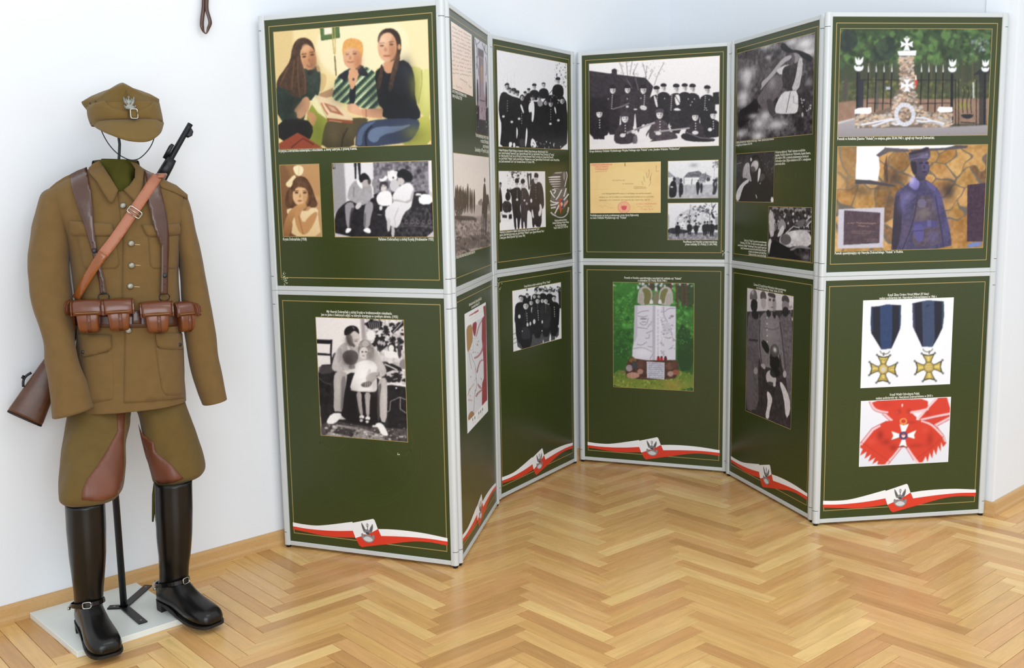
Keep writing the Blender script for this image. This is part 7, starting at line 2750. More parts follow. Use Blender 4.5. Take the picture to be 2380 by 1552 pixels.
p.spots(250, 800, 1940, 1020, 120, 10, 30, ['6d6a3c', '3a4a2c', '8f8a48', '5a4f3c'], 0.5)
p.poly([(230, 1060), (600, 1010), (1300, 1020), (1940, 1010), (1930, 1300), (230, 1300)], '8f7260', sm=0, tex=0.05, cell=6)
p.poly([(300, 760), (340, 760), (335, 1050), (280, 1050)], '4a4640')
p.poly([(660, 780), (690, 780), (690, 1140), (640, 1140)], '55524e', al=0.8)
p.glow(1640, 1090, 70, 40, '8f9a3a', 0.6)
p.poly([(230, 1280), (420, 1230), (440, 1340), (1520, 1330), (1930, 1310), (1930, 1460), (220, 1470)], 'a5a0a4', sm=0, g='8f8a8e')
p.poly([(230, 1280), (420, 1232), (420, 1245), (230, 1298)], 'd3cfd2', sm=0)
p.blur(2)
# gate on the right
p.poly([(1740, 760), (1860, 660), (1940, 660), (1940, 740), (1800, 740)], '2a2b2c')
p.poly([(1820, 740), (1890, 740), (1890, 1310), (1820, 1310)], '26282a', sm=0, al=0.75)
for x in (1520, 1555, 1590, 1790):
    p.line([(x, 800), (x, 1320)], 9, '1c1d1f')
for x in (1640, 1690, 1735):
    p.line([(x, 880), (x + 22, 950), (x - 12, 1040), (x, 1180)], 8, '1c1d1f', sm=2)
p.poly([(1605, 1190), (1765, 1190), (1740, 1230), (1690, 1245), (1640, 1230)], '232427')
p.line([(1610, 1280), (1780, 1290)], 10, '232427')
p.poly([(1745, 830), (1768, 830), (1768, 1010), (1748, 1010)], 'b9bdb4', sm=0)
# fence
for x in (574, 662, 750, 838, 1172, 1256, 1336, 1416):
    xb = x - 18 if x < 1000 else x - 14
    p.line([(x, 700), (xb, 1170)], 11, '17181b')
    p.poly([(x - 8, 710), (x, 612), (x + 8, 710), (x, 722)], 'dfe2ea', sm=0)
p.line([(470, 802), (920, 806)], 8, '1c1d20')
p.line([(1090, 806), (1560, 806)], 8, '1c1d20')
p.line([(560, 1065), (860, 1070)], 7, '1c1d20')
p.line([(1130, 1070), (1500, 1065)], 7, '1c1d20')
for (x0, x1, y0) in ((440, 462, 715), (470, 480, 715), (1502, 1530, 730), (1878, 1900, 725)):
    p.poly([(x0, y0), (x1, y0), (x1 - 4, 1300), (x0 - 8, 1310)], '1a1b20', sm=0)
p.poly([(455, 800), (520, 800), (515, 1110), (455, 1110)], '2b2c38', sm=0, al=0.9)
p.poly([(770, 880), (820, 880), (820, 912), (772, 912)], 'b5bacb', sm=0)
p.poly([(1098, 760), (1112, 745), (1128, 840), (1105, 915), (1092, 880)], 'd2352c', sm=0)
p.poly([(1098, 760), (1112, 745), (1118, 800), (1100, 810)], 'efe9ea', sm=0)
# low wall and pillar of field stones
st_c = ['b59b84', 'c3a78f', '9d8672', 'a9a39b', 'd0b8a2', '8b7c70', 'b9b3aa']
p.poly([(440, 1190), (600, 1190), (820, 1110), (870, 960), (920, 900), (935, 530), (1080, 540), (1100, 900), (1115, 1050), (1180, 1140), (1380, 1190), (1520, 1170), (1510, 1330), (430, 1345)], '6f6155', sm=0)
def stones(poly, n, r0, r1):
    xs = [q[0] for q in poly]
    ys = [q[1] for q in poly]
    k = 0
    while k < n:
        x, y = p.rs.uniform(min(xs), max(xs)), p.rs.uniform(min(ys), max(ys))
        if inside((x, y), poly):
            r = p.rs.uniform(r0, r1)
            p.ell(x, y, r * 1.25, r * 0.8, st_c[p.rs.randint(len(st_c))], rot=p.rs.uniform(-25, 25))
        k += 1
stones([(930, 540), (1078, 545), (1095, 900), (930, 930), (925, 800)], 150, 9, 20)
stones([(870, 960), (1100, 930), (1130, 1060), (1260, 1180), (1200, 1300), (700, 1310), (760, 1190), (850, 1080)], 330, 10, 21)
stones([(440, 1195), (600, 1190), (760, 1190), (800, 1330), (440, 1340)], 170, 10, 20)
stones([(1200, 1180), (1520, 1180), (1510, 1325), (1180, 1330)], 170, 10, 20)
p.glow(960, 640, 60, 140, 'c8a890', 0.25)
def prints_cross(cx, cy, r, col, edge=None):
    for a in range(4):
        w = math.radians(90 * a)
        def R(x, y):
            return (cx + x * math.cos(w) - y * math.sin(w), cy + x * math.sin(w) + y * math.cos(w))
        p.poly([R(-0.16 * r, 0), R(-0.2 * r, -0.35 * r), R(-0.55 * r, -r), R(0, -0.86 * r), R(0.55 * r, -r), R(0.2 * r, -0.35 * r), R(0.16 * r, 0)], col, sm=0)
prints_cross(1006, 402, 72, 'f2f3f8')
p.ell(1006, 330, 17, 17, 'eceef4')
p.ell(1006, 330, 8, 8, '3a4a34')
p.poly([(975, 470), (985, 420), (1028, 420), (1038, 470)], 'eceef4', sm=0)
p.poly([(900, 478), (1115, 472), (1108, 528), (915, 530)], 'f0f1f6', sm=0)
p.line([(905, 512), (1110, 506)], 7, 'c6c8d2')
prints_cross(1008, 865, 76, 'e6e8f0')
p.ell(1008, 776, 14, 12, 'c9ccd6')
# eagles on posts
for (cx, cy, k) in ((464, 625, 1.0), (1518, 645, 0.9), (1890, 645, 0.85)):
    p.poly([(cx - 40 * k, cy - 88 * k), (cx - 8 * k, cy - 40 * k), (cx - 4 * k, cy - 80 * k), (cx + 4 * k, cy - 80 * k), (cx + 10 * k, cy - 40 * k), (cx + 55 * k, cy - 88 * k), (cx + 46 * k, cy - 20 * k), (cx + 20 * k, cy + 10 * k), (cx - 20 * k, cy + 10 * k), (cx - 38 * k, cy - 20 * k)], 'eceef6', sm=0)
    p.poly([(cx - 58 * k, cy + 30 * k), (cx - 40 * k, cy + 8 * k), (cx - 28 * k, cy + 34 * k), (cx, cy + 20 * k), (cx + 34 * k, cy + 34 * k), (cx + 46 * k, cy + 8 * k), (cx + 58 * k, cy + 34 * k), (cx + 36 * k, cy + 80 * k), (cx - 34 * k, cy + 80 * k)], 'e6e8f0')
# caps, wreath, ribbons
p.poly([(418, 1140), (450, 1122), (605, 1112), (610, 1165), (590, 1185), (418, 1188)], 'f4f5fa', sm=0)
p.poly([(1345, 1145), (1370, 1106), (1522, 1110), (1522, 1165), (1380, 1172)], 'f4f5fa', sm=0)
for rr in range(36):
    a = 2 * math.pi * rr / 36
    p.ell(984 + 97 * math.cos(a), 1195 + 110 * math.sin(a), 24, 24, ('d5d7e0', 'c3c6d2')[rr % 2])
for a in ([(490, 1310), (600, 1290), (720, 1265), (850, 1240)], [(615, 1325), (700, 1300), (800, 1265), (870, 1250)], [(1110, 1230), (1200, 1230), (1290, 1265), (1425, 1315)], [(1110, 1260), (1180, 1280), (1300, 1260), (1430, 1300)], [(840, 1290), (880, 1310), (930, 1300)]):
    p.line(a, 22, 'd9dbe4', sm=2)
    p.line([(x, y + 12) for x, y in a], 6, '8a8d98', sm=2, al=0.7)
p.blur(1)
p.grain(0.012)
p.build('printed_photo', label='colour photo of a stone cross monument behind a fence')

# ---- board 6, upper: bronze statue
p = Pic('6U', (1900, 320, 4.5646), [(213, 98), (1802, 72), (1752, 1165), (188, 1205)], 25)
p.bg('a27c4c', '96703f')
cols = ['b78a50', 'a6793f', 'c39a5e', '8f6a3c', 'ad8449', '7a5a3a', 'bb9055']
p.a[:] = hexc('5d5348')
pts_ = []
rs = np.random.RandomState(77)
for k in range(40):
    pts_.append((rs.uniform(0, p.w), rs.uniform(0, p.h)))
PT = np.array(pts_)
X, Y = np.meshgrid(np.arange(p.w) + 0.5, np.arange(p.h) + 0.5)
wob = vnoise(p.w, p.h, 22, rs) * 26
D = np.sqrt((X[..., None] + wob[..., None] - PT[:, 0]) ** 2 + ((Y[..., None] + wob[..., None]) * 1.15 - PT[:, 1] * 1.15) ** 2)
idx = D.argsort(-1)[..., :2]
d1 = np.take_along_axis(D, idx[..., :1], -1)[..., 0]
d2 = np.take_along_axis(D, idx[..., 1:2], -1)[..., 0]
C = np.array([hexc(c) for c in cols])[idx[..., 0] % len(cols)]
C = C + (vnoise(p.w, p.h, 5, rs)[..., None] - 0.5) * 0.12 + (vnoise(p.w, p.h, 20, rs)[..., None] - 0.5) * 0.12
mt = np.clip((d2 - d1 - 0.8) / 3.0, 0, 1)[..., None]
p.a = np.clip(C * mt + hexc('665f55') * (1 - mt), 0, 1)
p.poly([(200, 80), (420, 80), (400, 520), (200, 600)], 'a8875c', al=0.4, sm=0)
p.poly([(418, 85), (720, 90), (700, 130), (650, 200), (660, 320), (640, 460), (402, 440)], 'f0f2fa', sm=0)
p.poly([(700, 70), (1480, 70), (1380, 112), (1200, 110), (980, 120), (730, 108)], 'eef0f8', sm=0)
p.poly([(620, 185), (720, 105), (960, 120), (980, 150), (760, 150), (650, 205)], '5a5458', sm=0)
p.poly([(980, 130), (1360, 105), (1480, 80), (1600, 85), (1580, 110), (1350, 130), (1000, 150)], '4f4a50', sm=0)
p.poly([(400, 445), (560, 450), (830, 505), (830, 520), (520, 490), (400, 490)], '45424a', sm=0)
p.poly([(735, 180), (750, 480), (725, 460), (700, 320)], '4a3428', sm=0, al=0.8)
for a in ((850, 430, 100, 60, '3a2f2c', 0.6), (480, 560, 140, 60, '3f352e', 0.5), (1390, 560, 70, 100, '2c2426', 0.8), (760, 650, 60, 60, '4a3a30', 0.5)):
    p.glow(*a)
# plates
p.poly([(1590, 500), (1785, 480), (1765, 1100), (1585, 1100)], '3f2a3c', sm=0, tex=0.05, cell=4)
p.poly([(1585, 1140), (1640, 1110), (1740, 1105), (1730, 1150), (1600, 1165)], '6d80b5', sm=0)
p.poly([(222, 758), (712, 738), (696, 1165), (212, 1178)], 'bdbac6', sm=0, tex=0.02, cell=5)
p.poly([(288, 770), (665, 795), (655, 1110), (278, 1135)], '4c3c44', sm=0, tex=0.05, cell=4)
p.line([(288, 770), (278, 1135), (655, 1112)], 6, '2a2026')
for r in ((320, 905, 645, 908), (430, 938, 545, 938)):
    script_lines(p, [r], 8, 8, 'b08a78', 0.8, 0.08)
for r in ((355, 992, 610, 992), (360, 1012, 600, 1012), (470, 1032, 520, 1032), (500, 1078, 640, 1075), (520, 1098, 640, 1095)):
    script_lines(p, [r], 4, 5, 'a08478', 0.7, 0.08)
# the statue
p.poly([(780, 1200), (800, 900), (815, 640), (845, 560), (960, 490), (1030, 400), (1150, 440), (1270, 530), (1310, 600), (1360, 800), (1420, 1060), (1420, 1170), (800, 1200)], '443f5e', tex=0.07, cell=4)
p.poly([(780, 1200), (805, 860), (820, 640), (880, 600), (900, 900), (850, 1190)], '2f2732', al=0.85)
p.poly([(960, 490), (1030, 400), (1090, 470), (1060, 560), (1000, 540)], '7d77b4')
p.poly([(1140, 450), (1260, 520), (1250, 580), (1170, 520)], '5a5488')
p.poly([(1040, 620), (1240, 610), (1290, 900), (1330, 1110), (1200, 1150), (1010, 1165), (1000, 900)], '534856', tex=0.08, cell=4)
p.poly([(1060, 650), (1150, 650), (1150, 740), (1065, 745)], '6b6480', al=0.9)
p.glow(1130, 800, 70, 60, '7d726c', 0.7)
p.poly([(1020, 890), (1270, 880), (1275, 950), (1010, 955)], '4a4676', sm=0)
p.poly([(1165, 870), (1205, 870), (1205, 945), (1165, 945)], '5f5a8c', sm=0)
p.poly([(1000, 930), (1130, 910), (1125, 1080), (1090, 1110), (1040, 1090)], '565088')
p.line([(1010, 990), (1120, 985)], 7, '2f2a48')
for a in ((900, 700, 50, 90, '6f6aa2', 0.6), (960, 620, 50, 50, '7d78ae', 0.6), (1000, 450, 30, 40, 'd0ccee', 0.6), (1280, 660, 50, 120, '57538f', 0.6), (1370, 950, 40, 120, '5a5590', 0.5), (940, 1000, 40, 150, '6d5a70', 0.5), (1230, 1050, 60, 60, '6a64a0', 0.5), (1080, 560, 60, 40, '3a3560', 0.5)):
    p.glow(*a)
p.line([(1060, 600), (1030, 860), (900, 1190)], 8, '2b2540', sm=1)
p.line([(1250, 620), (1300, 900), (1340, 1160)], 8, '2b2540', sm=1)
p.poly([(1020, 400), (1050, 330), (1140, 380), (1150, 440), (1080, 470)], '3a3448')
p.ell(1110, 320, 78, 105, '453e54')
p.poly([(985, 250), (1040, 200), (1060, 380), (1020, 400), (990, 320)], '2a2432')
p.ell(1140, 300, 40, 70, '57507a', al=0.7)
for (x, y) in ((1100, 268), (1160, 268)):
    p.ell(x, y, 20, 9, '221c2a')
p.poly([(1128, 270), (1150, 330), (1115, 332)], '2f2938', al=0.8)
p.ell(1135, 362, 26, 6, '221c2a')
p.poly([(958, 160), (1080, 130), (1170, 92), (1198, 130), (1190, 240), (1080, 245), (990, 260)], '4a4254')
p.poly([(960, 160), (1080, 130), (1170, 92), (1185, 130), (1080, 160), (980, 185)], '2f2836')
p.line([(985, 228), (1090, 208), (1192, 212)], 10, '6d6890')
p.ell(1160, 180, 16, 18, '6d6890')
p.glow(1120, 190, 40, 20, '857f9c', 0.6)
p.blur(1)
p.grain(0.015)
p.build('printed_photo', label='colour photo of a bronze statue before a stone wall')

# ---- board 6, lower: two crosses on blue ribbons
p = Pic('6L', (1990, 690, 7.055), [(118, 65), (1588, 15), (1533, 1420), (80, 1485)], 26)
p.bg('f2f4fa', 'eef1f8')
for (pts, bl, bl2) in (([(245, 162), (390, 148), (500, 122), (735, 135), (728, 420), (722, 510), (660, 660), (575, 845), (410, 858), (245, 590), (235, 420), (242, 300)], '2c4068', '3a4f7c'),
                       ([(920, 105), (1060, 75), (1180, 55), (1435, 72), (1440, 300), (1415, 500), (1340, 660), (1250, 815), (1080, 815), (930, 490), (925, 300)], '3a4868', '44547a')):
    p.poly(pts, '1e2130', sm=0)
p.poly([(390, 148), (500, 122), (590, 127), (592, 520), (575, 845), (410, 858), (392, 700)], '2d4168', sm=0, tex=0.02, cell=4)
p.poly([(245, 162), (275, 158), (278, 560), (245, 590), (235, 420)], '2c3858', sm=0)
p.poly([(702, 132), (735, 135), (722, 510), (700, 540)], '26405a', sm=0)
p.poly([(1075, 72), (1180, 55), (1280, 62), (1288, 700), (1250, 815), (1090, 815), (1088, 600)], '3d4a68', sm=0, tex=0.02, cell=4)
p.poly([(920, 105), (955, 98), (968, 560), (930, 490)], '3f4060', sm=0)
p.poly([(1405, 70), (1435, 72), (1438, 300), (1415, 500), (1400, 540)], '30495c', sm=0)
p.line([(1150, 150), (1200, 130)], 12, '1d2233')
for (cx, cy, rx, tx, ty) in ((442, 1180, 0, 470, 880), (1190, 1150, 0, 1172, 845)):
    ring = [(tx + 78 * math.cos(a), ty + 55 * math.sin(a)) for a in np.linspace(0, math.pi, 18)]
    p.line(ring, 14, '6f6f6a')
    p.line([(cx + 10, cy - 270), (cx + 4, cy - 215)], 20, '5a5a40')
    for a in range(4):
        w = math.radians(90 * a + (1.5 if cx < 800 else -2))
        def R(x, y):
            return (cx + x * math.cos(w) - y * math.sin(w), cy + x * math.sin(w) + y * math.cos(w))
        for s_ in (-1, 1):
            p.ell(*R(s_ * 108, -228), 17, 17, '4f5256')
            p.ell(*R(s_ * 108, -228), 8, 8, '8f9296')
        p.poly([R(-40, -60), R(-55, -120), R(-108, -225), R(0, -196), R(108, -225), R(55, -120), R(40, -60)], '3d3d30', sm=0)
        p.poly([R(-28, -70), R(-42, -120), R(-78, -196), R(0, -180), R(78, -196), R(42, -120), R(28, -70)], 'c9b45c', sm=0, g='b8a048')
        p.poly([R(-10, -80), R(-30, -180), R(20, -182), R(12, -80)], 'ead98c', sm=0, al=0.7)
    p.ell(cx, cy, 88, 92, '6b5a2a')
    p.ell(cx, cy, 80, 84, 'a8935a', tex=0.12, cell=2)
    p.ell(cx, cy, 60, 64, 'd3c076')
p.poly([(410, 1150), (430, 1165), (442, 1150), (455, 1165), (475, 1150), (470, 1200), (442, 1240), (415, 1200)], 'c9ccd0')
for r in ((1140, 1125, 1240, 1122), (1130, 1165, 1245, 1160), (1150, 1200, 1230, 1196)):
    script_lines(p, [r], 5, 6, '8a7030', 0.8, 0.05)
for r in ((405, 1025, 480, 1025), (265, 1195, 330, 1190), (545, 1180, 620, 1175), (415, 1340, 480, 1338)):
    script_lines(p, [r], 14, 7, '5a4a20', 0.85, 0.05)
p.blur(1)
p.build('printed_photo', border='white', label='photo of two gold crosses on blue and black ribbons')

# ---- board 6, lower: red sash
p = Pic('6L', (1990, 910, 8.622), [(105, 192), (1890, 118), (1830, 1398), (62, 1492)], 27)
p.bg('eceef6', 'e3e6f0')
rd, pk, dr = 'd5402f', 'efc9cf', 'b23a44'
p.poly([(1240, 540), (1440, 300), (1600, 110), (1830, 100), (1900, 330), (1900, 520), (1600, 690), (1350, 620)], rd, sm=0)
p.line([(1240, 540), (1450, 300), (1620, 120)], 52, pk)
p.line([(1290, 565), (1600, 495), (1900, 435)], 46, pk)
p.line([(1290, 590), (1600, 520), (1900, 470)], 10, dr)
p.line([(1570, 680), (1880, 520)], 50, pk)
p.line([(1620, 690), (1880, 548)], 10, dr)
p.poly([(1815, 110), (1900, 110), (1880, 330)], 'e6e8f2', sm=0)
p.poly([(520, 420), (860, 420), (1060, 380), (1260, 560), (1000, 640), (780, 620), (700, 580)], rd)
p.line([(540, 430), (720, 590)], 58, pk)
p.line([(510, 440), (690, 600)], 10, dr)
p.poly([(260, 190), (920, 160), (1430, 140), (1440, 330), (1280, 400), (1080, 420), (960, 340), (800, 430), (640, 430), (440, 400), (340, 340)], rd)
p.line([(280, 190), (340, 320), (440, 385), (640, 420)], 44, pk, sm=1)
p.line([(255, 195), (320, 345), (430, 412), (640, 440)], 10, dr, sm=1)
p.line([(1080, 415), (1250, 395), (1450, 345)], 50, pk, sm=1)
p.poly([(860, 350), (1030, 350), (1030, 560), (860, 560)], 'd8432e', sm=0)
p.poly([(905, 260), (925, 235), (940, 270), (918, 320)], 'f3eef0', sm=0)
p.poly([(90, 1040), (330, 740), (600, 590), (940, 560), (1300, 570), (1460, 600), (1640, 720), (1810, 1020), (1740, 1110), (1700, 1010), (1690, 1200), (1640, 1080), (1600, 1270), (1550, 1150), (1520, 1340), (1470, 1220), (1430, 1410), (1390, 1290), (1330, 1410), (1250, 1420), (1150, 1340), (1010, 1110), (880, 1120), (660, 1440), (540, 1460), (420, 1455), (440, 1380), (320, 1450), (380, 1320), (240, 1400), (300, 1250), (165, 1345), (210, 1200), (75, 1280), (130, 1150), (80, 1120)], rd, sm=0)
p.line([(90, 1060), (330, 760), (480, 670)], 56, pk)
p.line([(80, 1030), (315, 735), (600, 590)], 10, dr)
p.line([(1300, 580), (1480, 640), (1600, 740), (1740, 890)], 46, pk, sm=1)
p.line([(1320, 570), (1500, 620), (1640, 740), (1760, 880)], 10, dr, sm=1)
p.poly([(1720, 900), (1770, 880), (1815, 1025), (1760, 1000)], 'd9b4bb', sm=0)
p.line([(880, 1120), (760, 1280), (600, 1455)], 50, pk)
p.line([(905, 1130), (640, 1455)], 9, dr)
p.line([(1020, 1120), (1110, 1260), (1240, 1430)], 50, pk)
p.line([(995, 1120), (1150, 1375)], 9, dr)
p.line([(100, 1010), (340, 1170), (680, 1410)], 7, 'a02f2a')
p.line([(1200, 1345), (1500, 1130), (1750, 890)], 7, 'a02f2a')
for a in ((480, 870, 60, 90, '8f241c', 0.7), (600, 1010, 90, 60, '95271e', 0.6), (740, 1120, 70, 60, '8f241c', 0.6), (1480, 950, 60, 130, '9c2a20', 0.6), (1200, 1080, 160, 40, 'a02c22', 0.5), (1100, 620, 100, 25, 'a02c22', 0.5), (1380, 760, 60, 70, 'e0563f', 0.5), (300, 1000, 80, 60, 'e05a48', 0.5), (860, 400, 40, 40, '9c2a20', 0.6), (1050, 390, 40, 40, '9c2a20', 0.6), (600, 260, 100, 40, 'c23526', 0.5), (1440, 430, 50, 50, 'a8332a', 0.5)):
    p.glow(*a)
for q in np.linspace(0, 2 * math.pi, 26)[:-1]:
    p.ell(945 + 62 * math.cos(q), 592 + 52 * math.sin(q), 11, 11, ('e0a548', 'f2d288')[int(q * 4) % 2])
cx, cy = 945, 880
for (tip, inn) in ((((870, 645), (945, 672), (1055, 640)), ((905, 800), (985, 800))), (((705, 790), (740, 885), (700, 970)), ((865, 845), (865, 915))),
                   (((1205, 770), (1160, 870), (1175, 945)), ((1030, 845), (1030, 905))), (((850, 1105), (935, 1075), (1015, 1110)), ((912, 960), (982, 955)))):
    a_, b_, c_ = tip
    i1, i2 = inn
    p.poly([i1, a_, b_, c_, i2], 'f6f8fc', sm=0)
    p.line([a_, b_, c_], 7, 'c99a4a', al=0.8)
p.line([(700, 975), (865, 920)], 8, '5a2420', al=0.7)
p.line([(840, 1110), (935, 1085), (1015, 1125)], 14, '3a3040')
p.ell(945, 880, 86, 82, '4a4484')
p.ell(945, 880, 58, 56, '5a2a30')
p.ell(945, 880, 46, 44, 'b8605c')
p.poly([(905, 865), (945, 880), (985, 865), (970, 910), (945, 925), (920, 910)], 'f3eef0')
p.blur(1)
p.build('printed_photo', border='white', label='photo of a white enamel cross on a red sash')


# ------------------------------------------------------------------ ribbons, eagles
eagle = []
E_ = lambda pts: [(x, y) for x, y in pts]
eg_shapes = [
    ([(745, 380), (790, 440), (860, 560), (890, 640), (960, 640), (975, 560), (930, 470), (950, 400), (1000, 380), (1045, 430), (1020, 520), (1000, 570), (1010, 640), (1060, 650), (1080, 560), (1150, 460), (1205, 355), (1235, 460), (1205, 600), (1150, 740), (1060, 780), (880, 780), (810, 760), (760, 600), (730, 480)], '7f7f80', 1),
    ([(765, 440), (840, 570), (880, 700), (820, 700), (775, 580)], '5a5a5c', 1),
    ([(1205, 430), (1100, 590), (1070, 700), (1130, 690), (1190, 580)], '5a5a5c', 1),
    ([(945, 430), (985, 410), (1005, 470), (980, 520)], 'd8d8da', 1),
    ([(700, 880), (720, 820), (770, 810), (800, 860), (900, 830), (1080, 840), (1180, 820), (1230, 800), (1265, 850), (1250, 960), (1180, 1070), (1060, 1140), (930, 1150), (800, 1100), (710, 1000)], '8b8b8c', 1),
    ([(760, 1010), (860, 940), (960, 900), (1100, 930), (1190, 1000), (1120, 1070), (1000, 1110), (860, 1090)], 'd3d4d4', 1),
    ([(780, 850), (900, 850), (900, 880), (800, 890)], 'b0403a', 1),
    ([(1100, 830), (1170, 820), (1160, 880), (1110, 870)], 'b0403a', 1),
    ([(900, 740), (1045, 730), (1050, 820), (900, 820)], '4a4a4a', 1),
]
for k_ in range(1, 7):
    key = f'{k_}L'
    f, y3 = ribbon(key)
    # the eagle is measured on the sixth lower board and moved with the flag plate
    vs, fs, cols_ = [], [], []
    a6 = np.array(panel_uv('6L', 2040 + 985 / 18.26, 1115 + 1150 / 18.26))
    a4 = np.array(panel_uv('4L', 1300 + 1118 / 5.174, 950 + 565 / 5.174))
    for lay, (pts, col, sm) in enumerate(eg_shapes):
        P = Pic.chaikin([np.array(panel_uv('6L', 2040 + x / 18.26, 1115 + y / 18.26)) - a6 + a4 for x, y in pts], sm)
        k0 = len(vs)
        vs += [(q[0], y3 - 0.00004 * lay, q[1]) for q in P]
        fs.append(tuple(range(k0, k0 + len(P))))
        cols_ += [col] * len(P)
    o = mobj('eagle_emblem', vs, fs, M['ink'], POSTERS[key])
    at = o.data.color_attributes.new('ink', 'FLOAT_COLOR', 'POINT')
    for i, c in enumerate(cols_):
        v = hexc(c)
        at.data[i].color = (*[x / 12.92 if x <= 0.04045 else ((x + 0.055) / 1.055) ** 2.4 for x in v], 1)

# scuffed spots on the posters' corners
def scuff(key, u, v, n, ru, rv, seed):
    rs_ = random.Random(seed)
    vs, fs = [], []
    for _ in range(n):
        cx_, cy_ = u + rs_.gauss(0, ru), v + rs_.gauss(0, rv)
        r = rs_.uniform(0.6, 2.0)
        k0 = len(vs)
        m_ = 6
        for i in range(m_):
            a = 2 * math.pi * i / m_ + rs_.random()
            q = panel_uv(key, cx_ + r * 0.6 * math.cos(a), cy_ + r * rs_.uniform(0.6, 1.6) * math.sin(a))
            vs.append((q[0], REC - 0.0005, q[1]))
        fs.append(tuple(range(k0, k0 + m_)))
    mobj('scuff_mark', vs, fs, M['scuff'], POSTERS[key])


scuff('1U', 662, 648, 34, 3.5, 7, 1)
scuff('3L', 1159, 660, 14, 3, 8, 2)
scuff('1L', 926, 1055, 4, 2.5, 1, 3)
scuff('4U', 1681, 590, 7, 1.5, 3, 4)

# ------------------------------------------------------------------ captions
cap_px('1U', ['Krystyna Dobrzańska-Sobierajska z wnuczkami. Z lewej Gabrysia, z prawej Ksenia.'], 648, 355, 830, 348)
cap_px('1U', ['Krysia Dobrzańska (1938)'], 658, 559.5, 713, 559)
cap_px('1U', ['Państwo Dobrzańscy z córką Krysią (Hrubieszów 1935)'], 880, 559.5, 1008, 559.5)
cap_px('1L', ['Mjr Henryk Dobrzański z córką Krysią w hrubieszowskim mieszkaniu.', 'Jest to jedno z nielicznych zdjęć na których występuje w cywilnym ubraniu. (1935)'], 746, 728, 925, 731, 'CENTER')
cap_px('2U', ['List mjr. Henryka Dobrzańskiego do matki', 'matury w Gdańsku 2.9.1938'], 1051, 215, 1084, 227)
cap_px('2U', ['Pomnik upamiętniający żołnierzy Hubala', 'w rocznicę 30.04 działania', 'poczty Honorowej', 'Znak odsłonięty w 1979 przed Polic. Szkołą'], 1103, 318, 1135, 324, 'RIGHT')
cap_px('2U', ['Ks. Mucha prowadzi oddział Hubala przez podwórze (kwiecień 40)'], 1058, 603, 1104, 588)
cap_px('2L', ['Rozmieszczenie wojsk z II kampanii Hitler-Stalin', 'stan na wrzesień Niemiec 1939'], 1090, 712, 1119, 697, 'CENTER')
cap_px('3U', ['Oddział Wydzielony Wojska Polskiego na kwaterach w Gałkach. Stoją od lewej: ppor. Marek Szymański "Sęp",',
              'ppor. Antoni Kozłowski "Ławryczuk", ppor. Zygmunt Morawski "Bem", kpr. Józef Karliński "Parasol", Marianna Cel "Tereska",',
              'por. Feliks Karpiński "Korab", kpr. Jan Wróbel, mjr Henryk Dobrzański "Hubal" (w środku), rtm. Tadeusz Hulej "Borowik",',
              'rtm. Józef Walicki "Walbach", wachm. Józef Alicki, kpr. Władysław Jura, st. ułan Zygmunt Białczyk "Bem Bronisław", wachm. Henryk Rolka,',
              'plut. Józef Lewandowski "Lech" i kpr. Franciszek Głowacz "Lis" (marzec 1940).'], 1159, 350.5, 1300, 358)
cap_px('3U', ['Hubalczycy na kwaterach w Gałkach. Stoją od prawej: plut. Józef Lewandowski "Lech",',
              'wachm. Józef Alicki (przy koniu), rtm. Józef Walicki "Walbach" i ppor. Zygmunt Morawski "Bem".',
              'Z lewej, ppor. Marek Szymański "Sęp" (marzec 1940)'], 1161, 543, 1265, 533)
cap_px('3U', ['Odznaka pamiątkowa żołnierzy', 'Oddziału Wydzielonego Wojska Polskiego', 'mjr. Henryka Dobrzańskiego', '"Hubala". HUBALCZYCY 1939-1940'], 1284, 515, 1322, 513, 'CENTER')
cap_px('3L', ['Grupa żołnierzy oddziału wydzielonego WP mjr. "Hubala"'], 1218, 668, 1279, 658)
cap_px('4U', ['Grupa żołnierzy Oddziału Wydzielonego Wojska Polskiego mjra "Hubala" z rtm. Józefem Walickim "Walbachem"'], 1370, 355.5, 1580, 347.5)
cap_px('4U', ['Podziękowanie za konia przekazanego przez Annę Bąkowską', 'na rzecz Oddziału Wydzielonego mjr. "Hubala"'], 1372, 503.5, 1484, 502)
cap_px('4U', ['Pacyfikacja wsi Hucisko przeprowadzona', 'przez oddziały SS i Policji (11.04.1940)'], 1588, 564, 1667, 565, 'RIGHT')
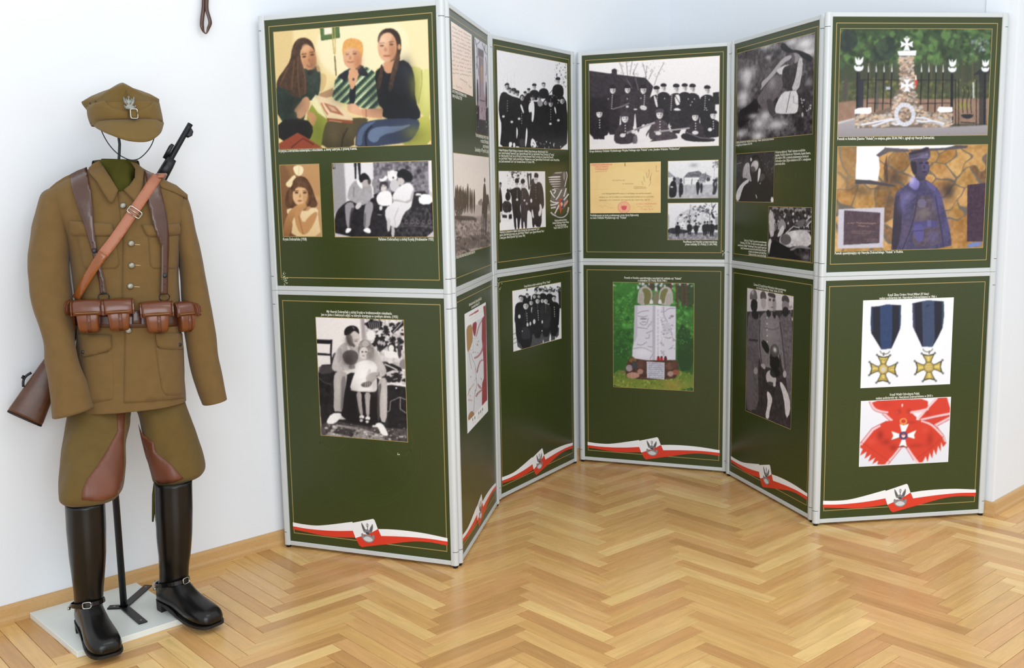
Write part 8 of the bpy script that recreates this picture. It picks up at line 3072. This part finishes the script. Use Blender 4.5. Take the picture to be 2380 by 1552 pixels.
cap_px('4L', ['Pomnik w Hucisku upamiętniający zwycięski bój oddziału mjr "Hubala"', 'z oddziałami SS i Policji 30.03.1940 r.'], 1451, 648, 1584, 650, 'CENTER')
cap_px('5U', ['Zdjęcie pośmiertne mjr. Henryka Dobrzańskiego "Hubala" wykonane przez Niemców', 'w zagajniku pod Anielinem 30.04.1940'], 1711, 333.5, 1799, 326)
cap_px('5U', ['Pośmiertne zdjęcie mjr. "Hubala" wykonane w anielińskim', 'zagajniku. Pochodzi z albumów por. Wehrmachtu, Augusta Gausera,', 'który służył w 1940 r. w jednostce zlokalizowanej na terenie por.', 'Dmitrowicza w Spale. Zdjęcie odnaleziono w 2017 r. i udostępnione', 'przez wnuka oficera.'], 1802, 356, 1885, 352)
cap_px('5U', ['Zwłoki mjr. "Hubala" na podwórzu zamordowanego', 'Poświętne, 30 IV 1940 r. Do dziś nie wiadomo gdzie w pełni', 'zrewidowano. Oddział "Wydzielonego" który spoczął w lasach pod', 'Spałą. Zawiadomiony przez sam Komitet Dywizji Odwodów', 'w lasach pod Lubieniem nad rzeką Pilicą.', 'Zdjęcie pochodzi z wnuka oficera Biegły.'], 1715, 560, 1782, 566, 'RIGHT')
cap_px('5L', ['Żołnierze 372. Dywizji Piechoty Wehrmachtu z ciałem zamordowanego', 'mjr. Henryka Dobrzańskiego "Hubala". Anielin, 30.IV.1940.'], 1752, 663, 1827, 678, 'CENTER')
cap_px('6U', ['Pomnik w Anielinie (Szaniec "Hubala") w miejscu, gdzie 30.04.1940 r. zginął mjr Henryk Dobrzański.'], 1946, 327, 2172, 322.5)
cap_px('6U', ['Pomnik upamiętniający mjr Henryka Dobrzańskiego "Hubala" w Rudnie.'], 1940, 592, 2099, 588)
cap_px('6L', ['Krzyż Złoty Orderu Virtuti Militari (IV klasy)', 'nadany pośmiertnie mjr. Henrykowi Dobrzańskiemu w 1966 r.'], 2044, 689, 2178, 685.5, 'CENTER')
cap_px('6L', ['Krzyż Wielki Odrodzenia Polski,', 'nadany pośmiertnie mjr. Henrykowi Dobrzańskiemu w 2010 r.'], 2036, 920.5, 2169, 917, 'CENTER')
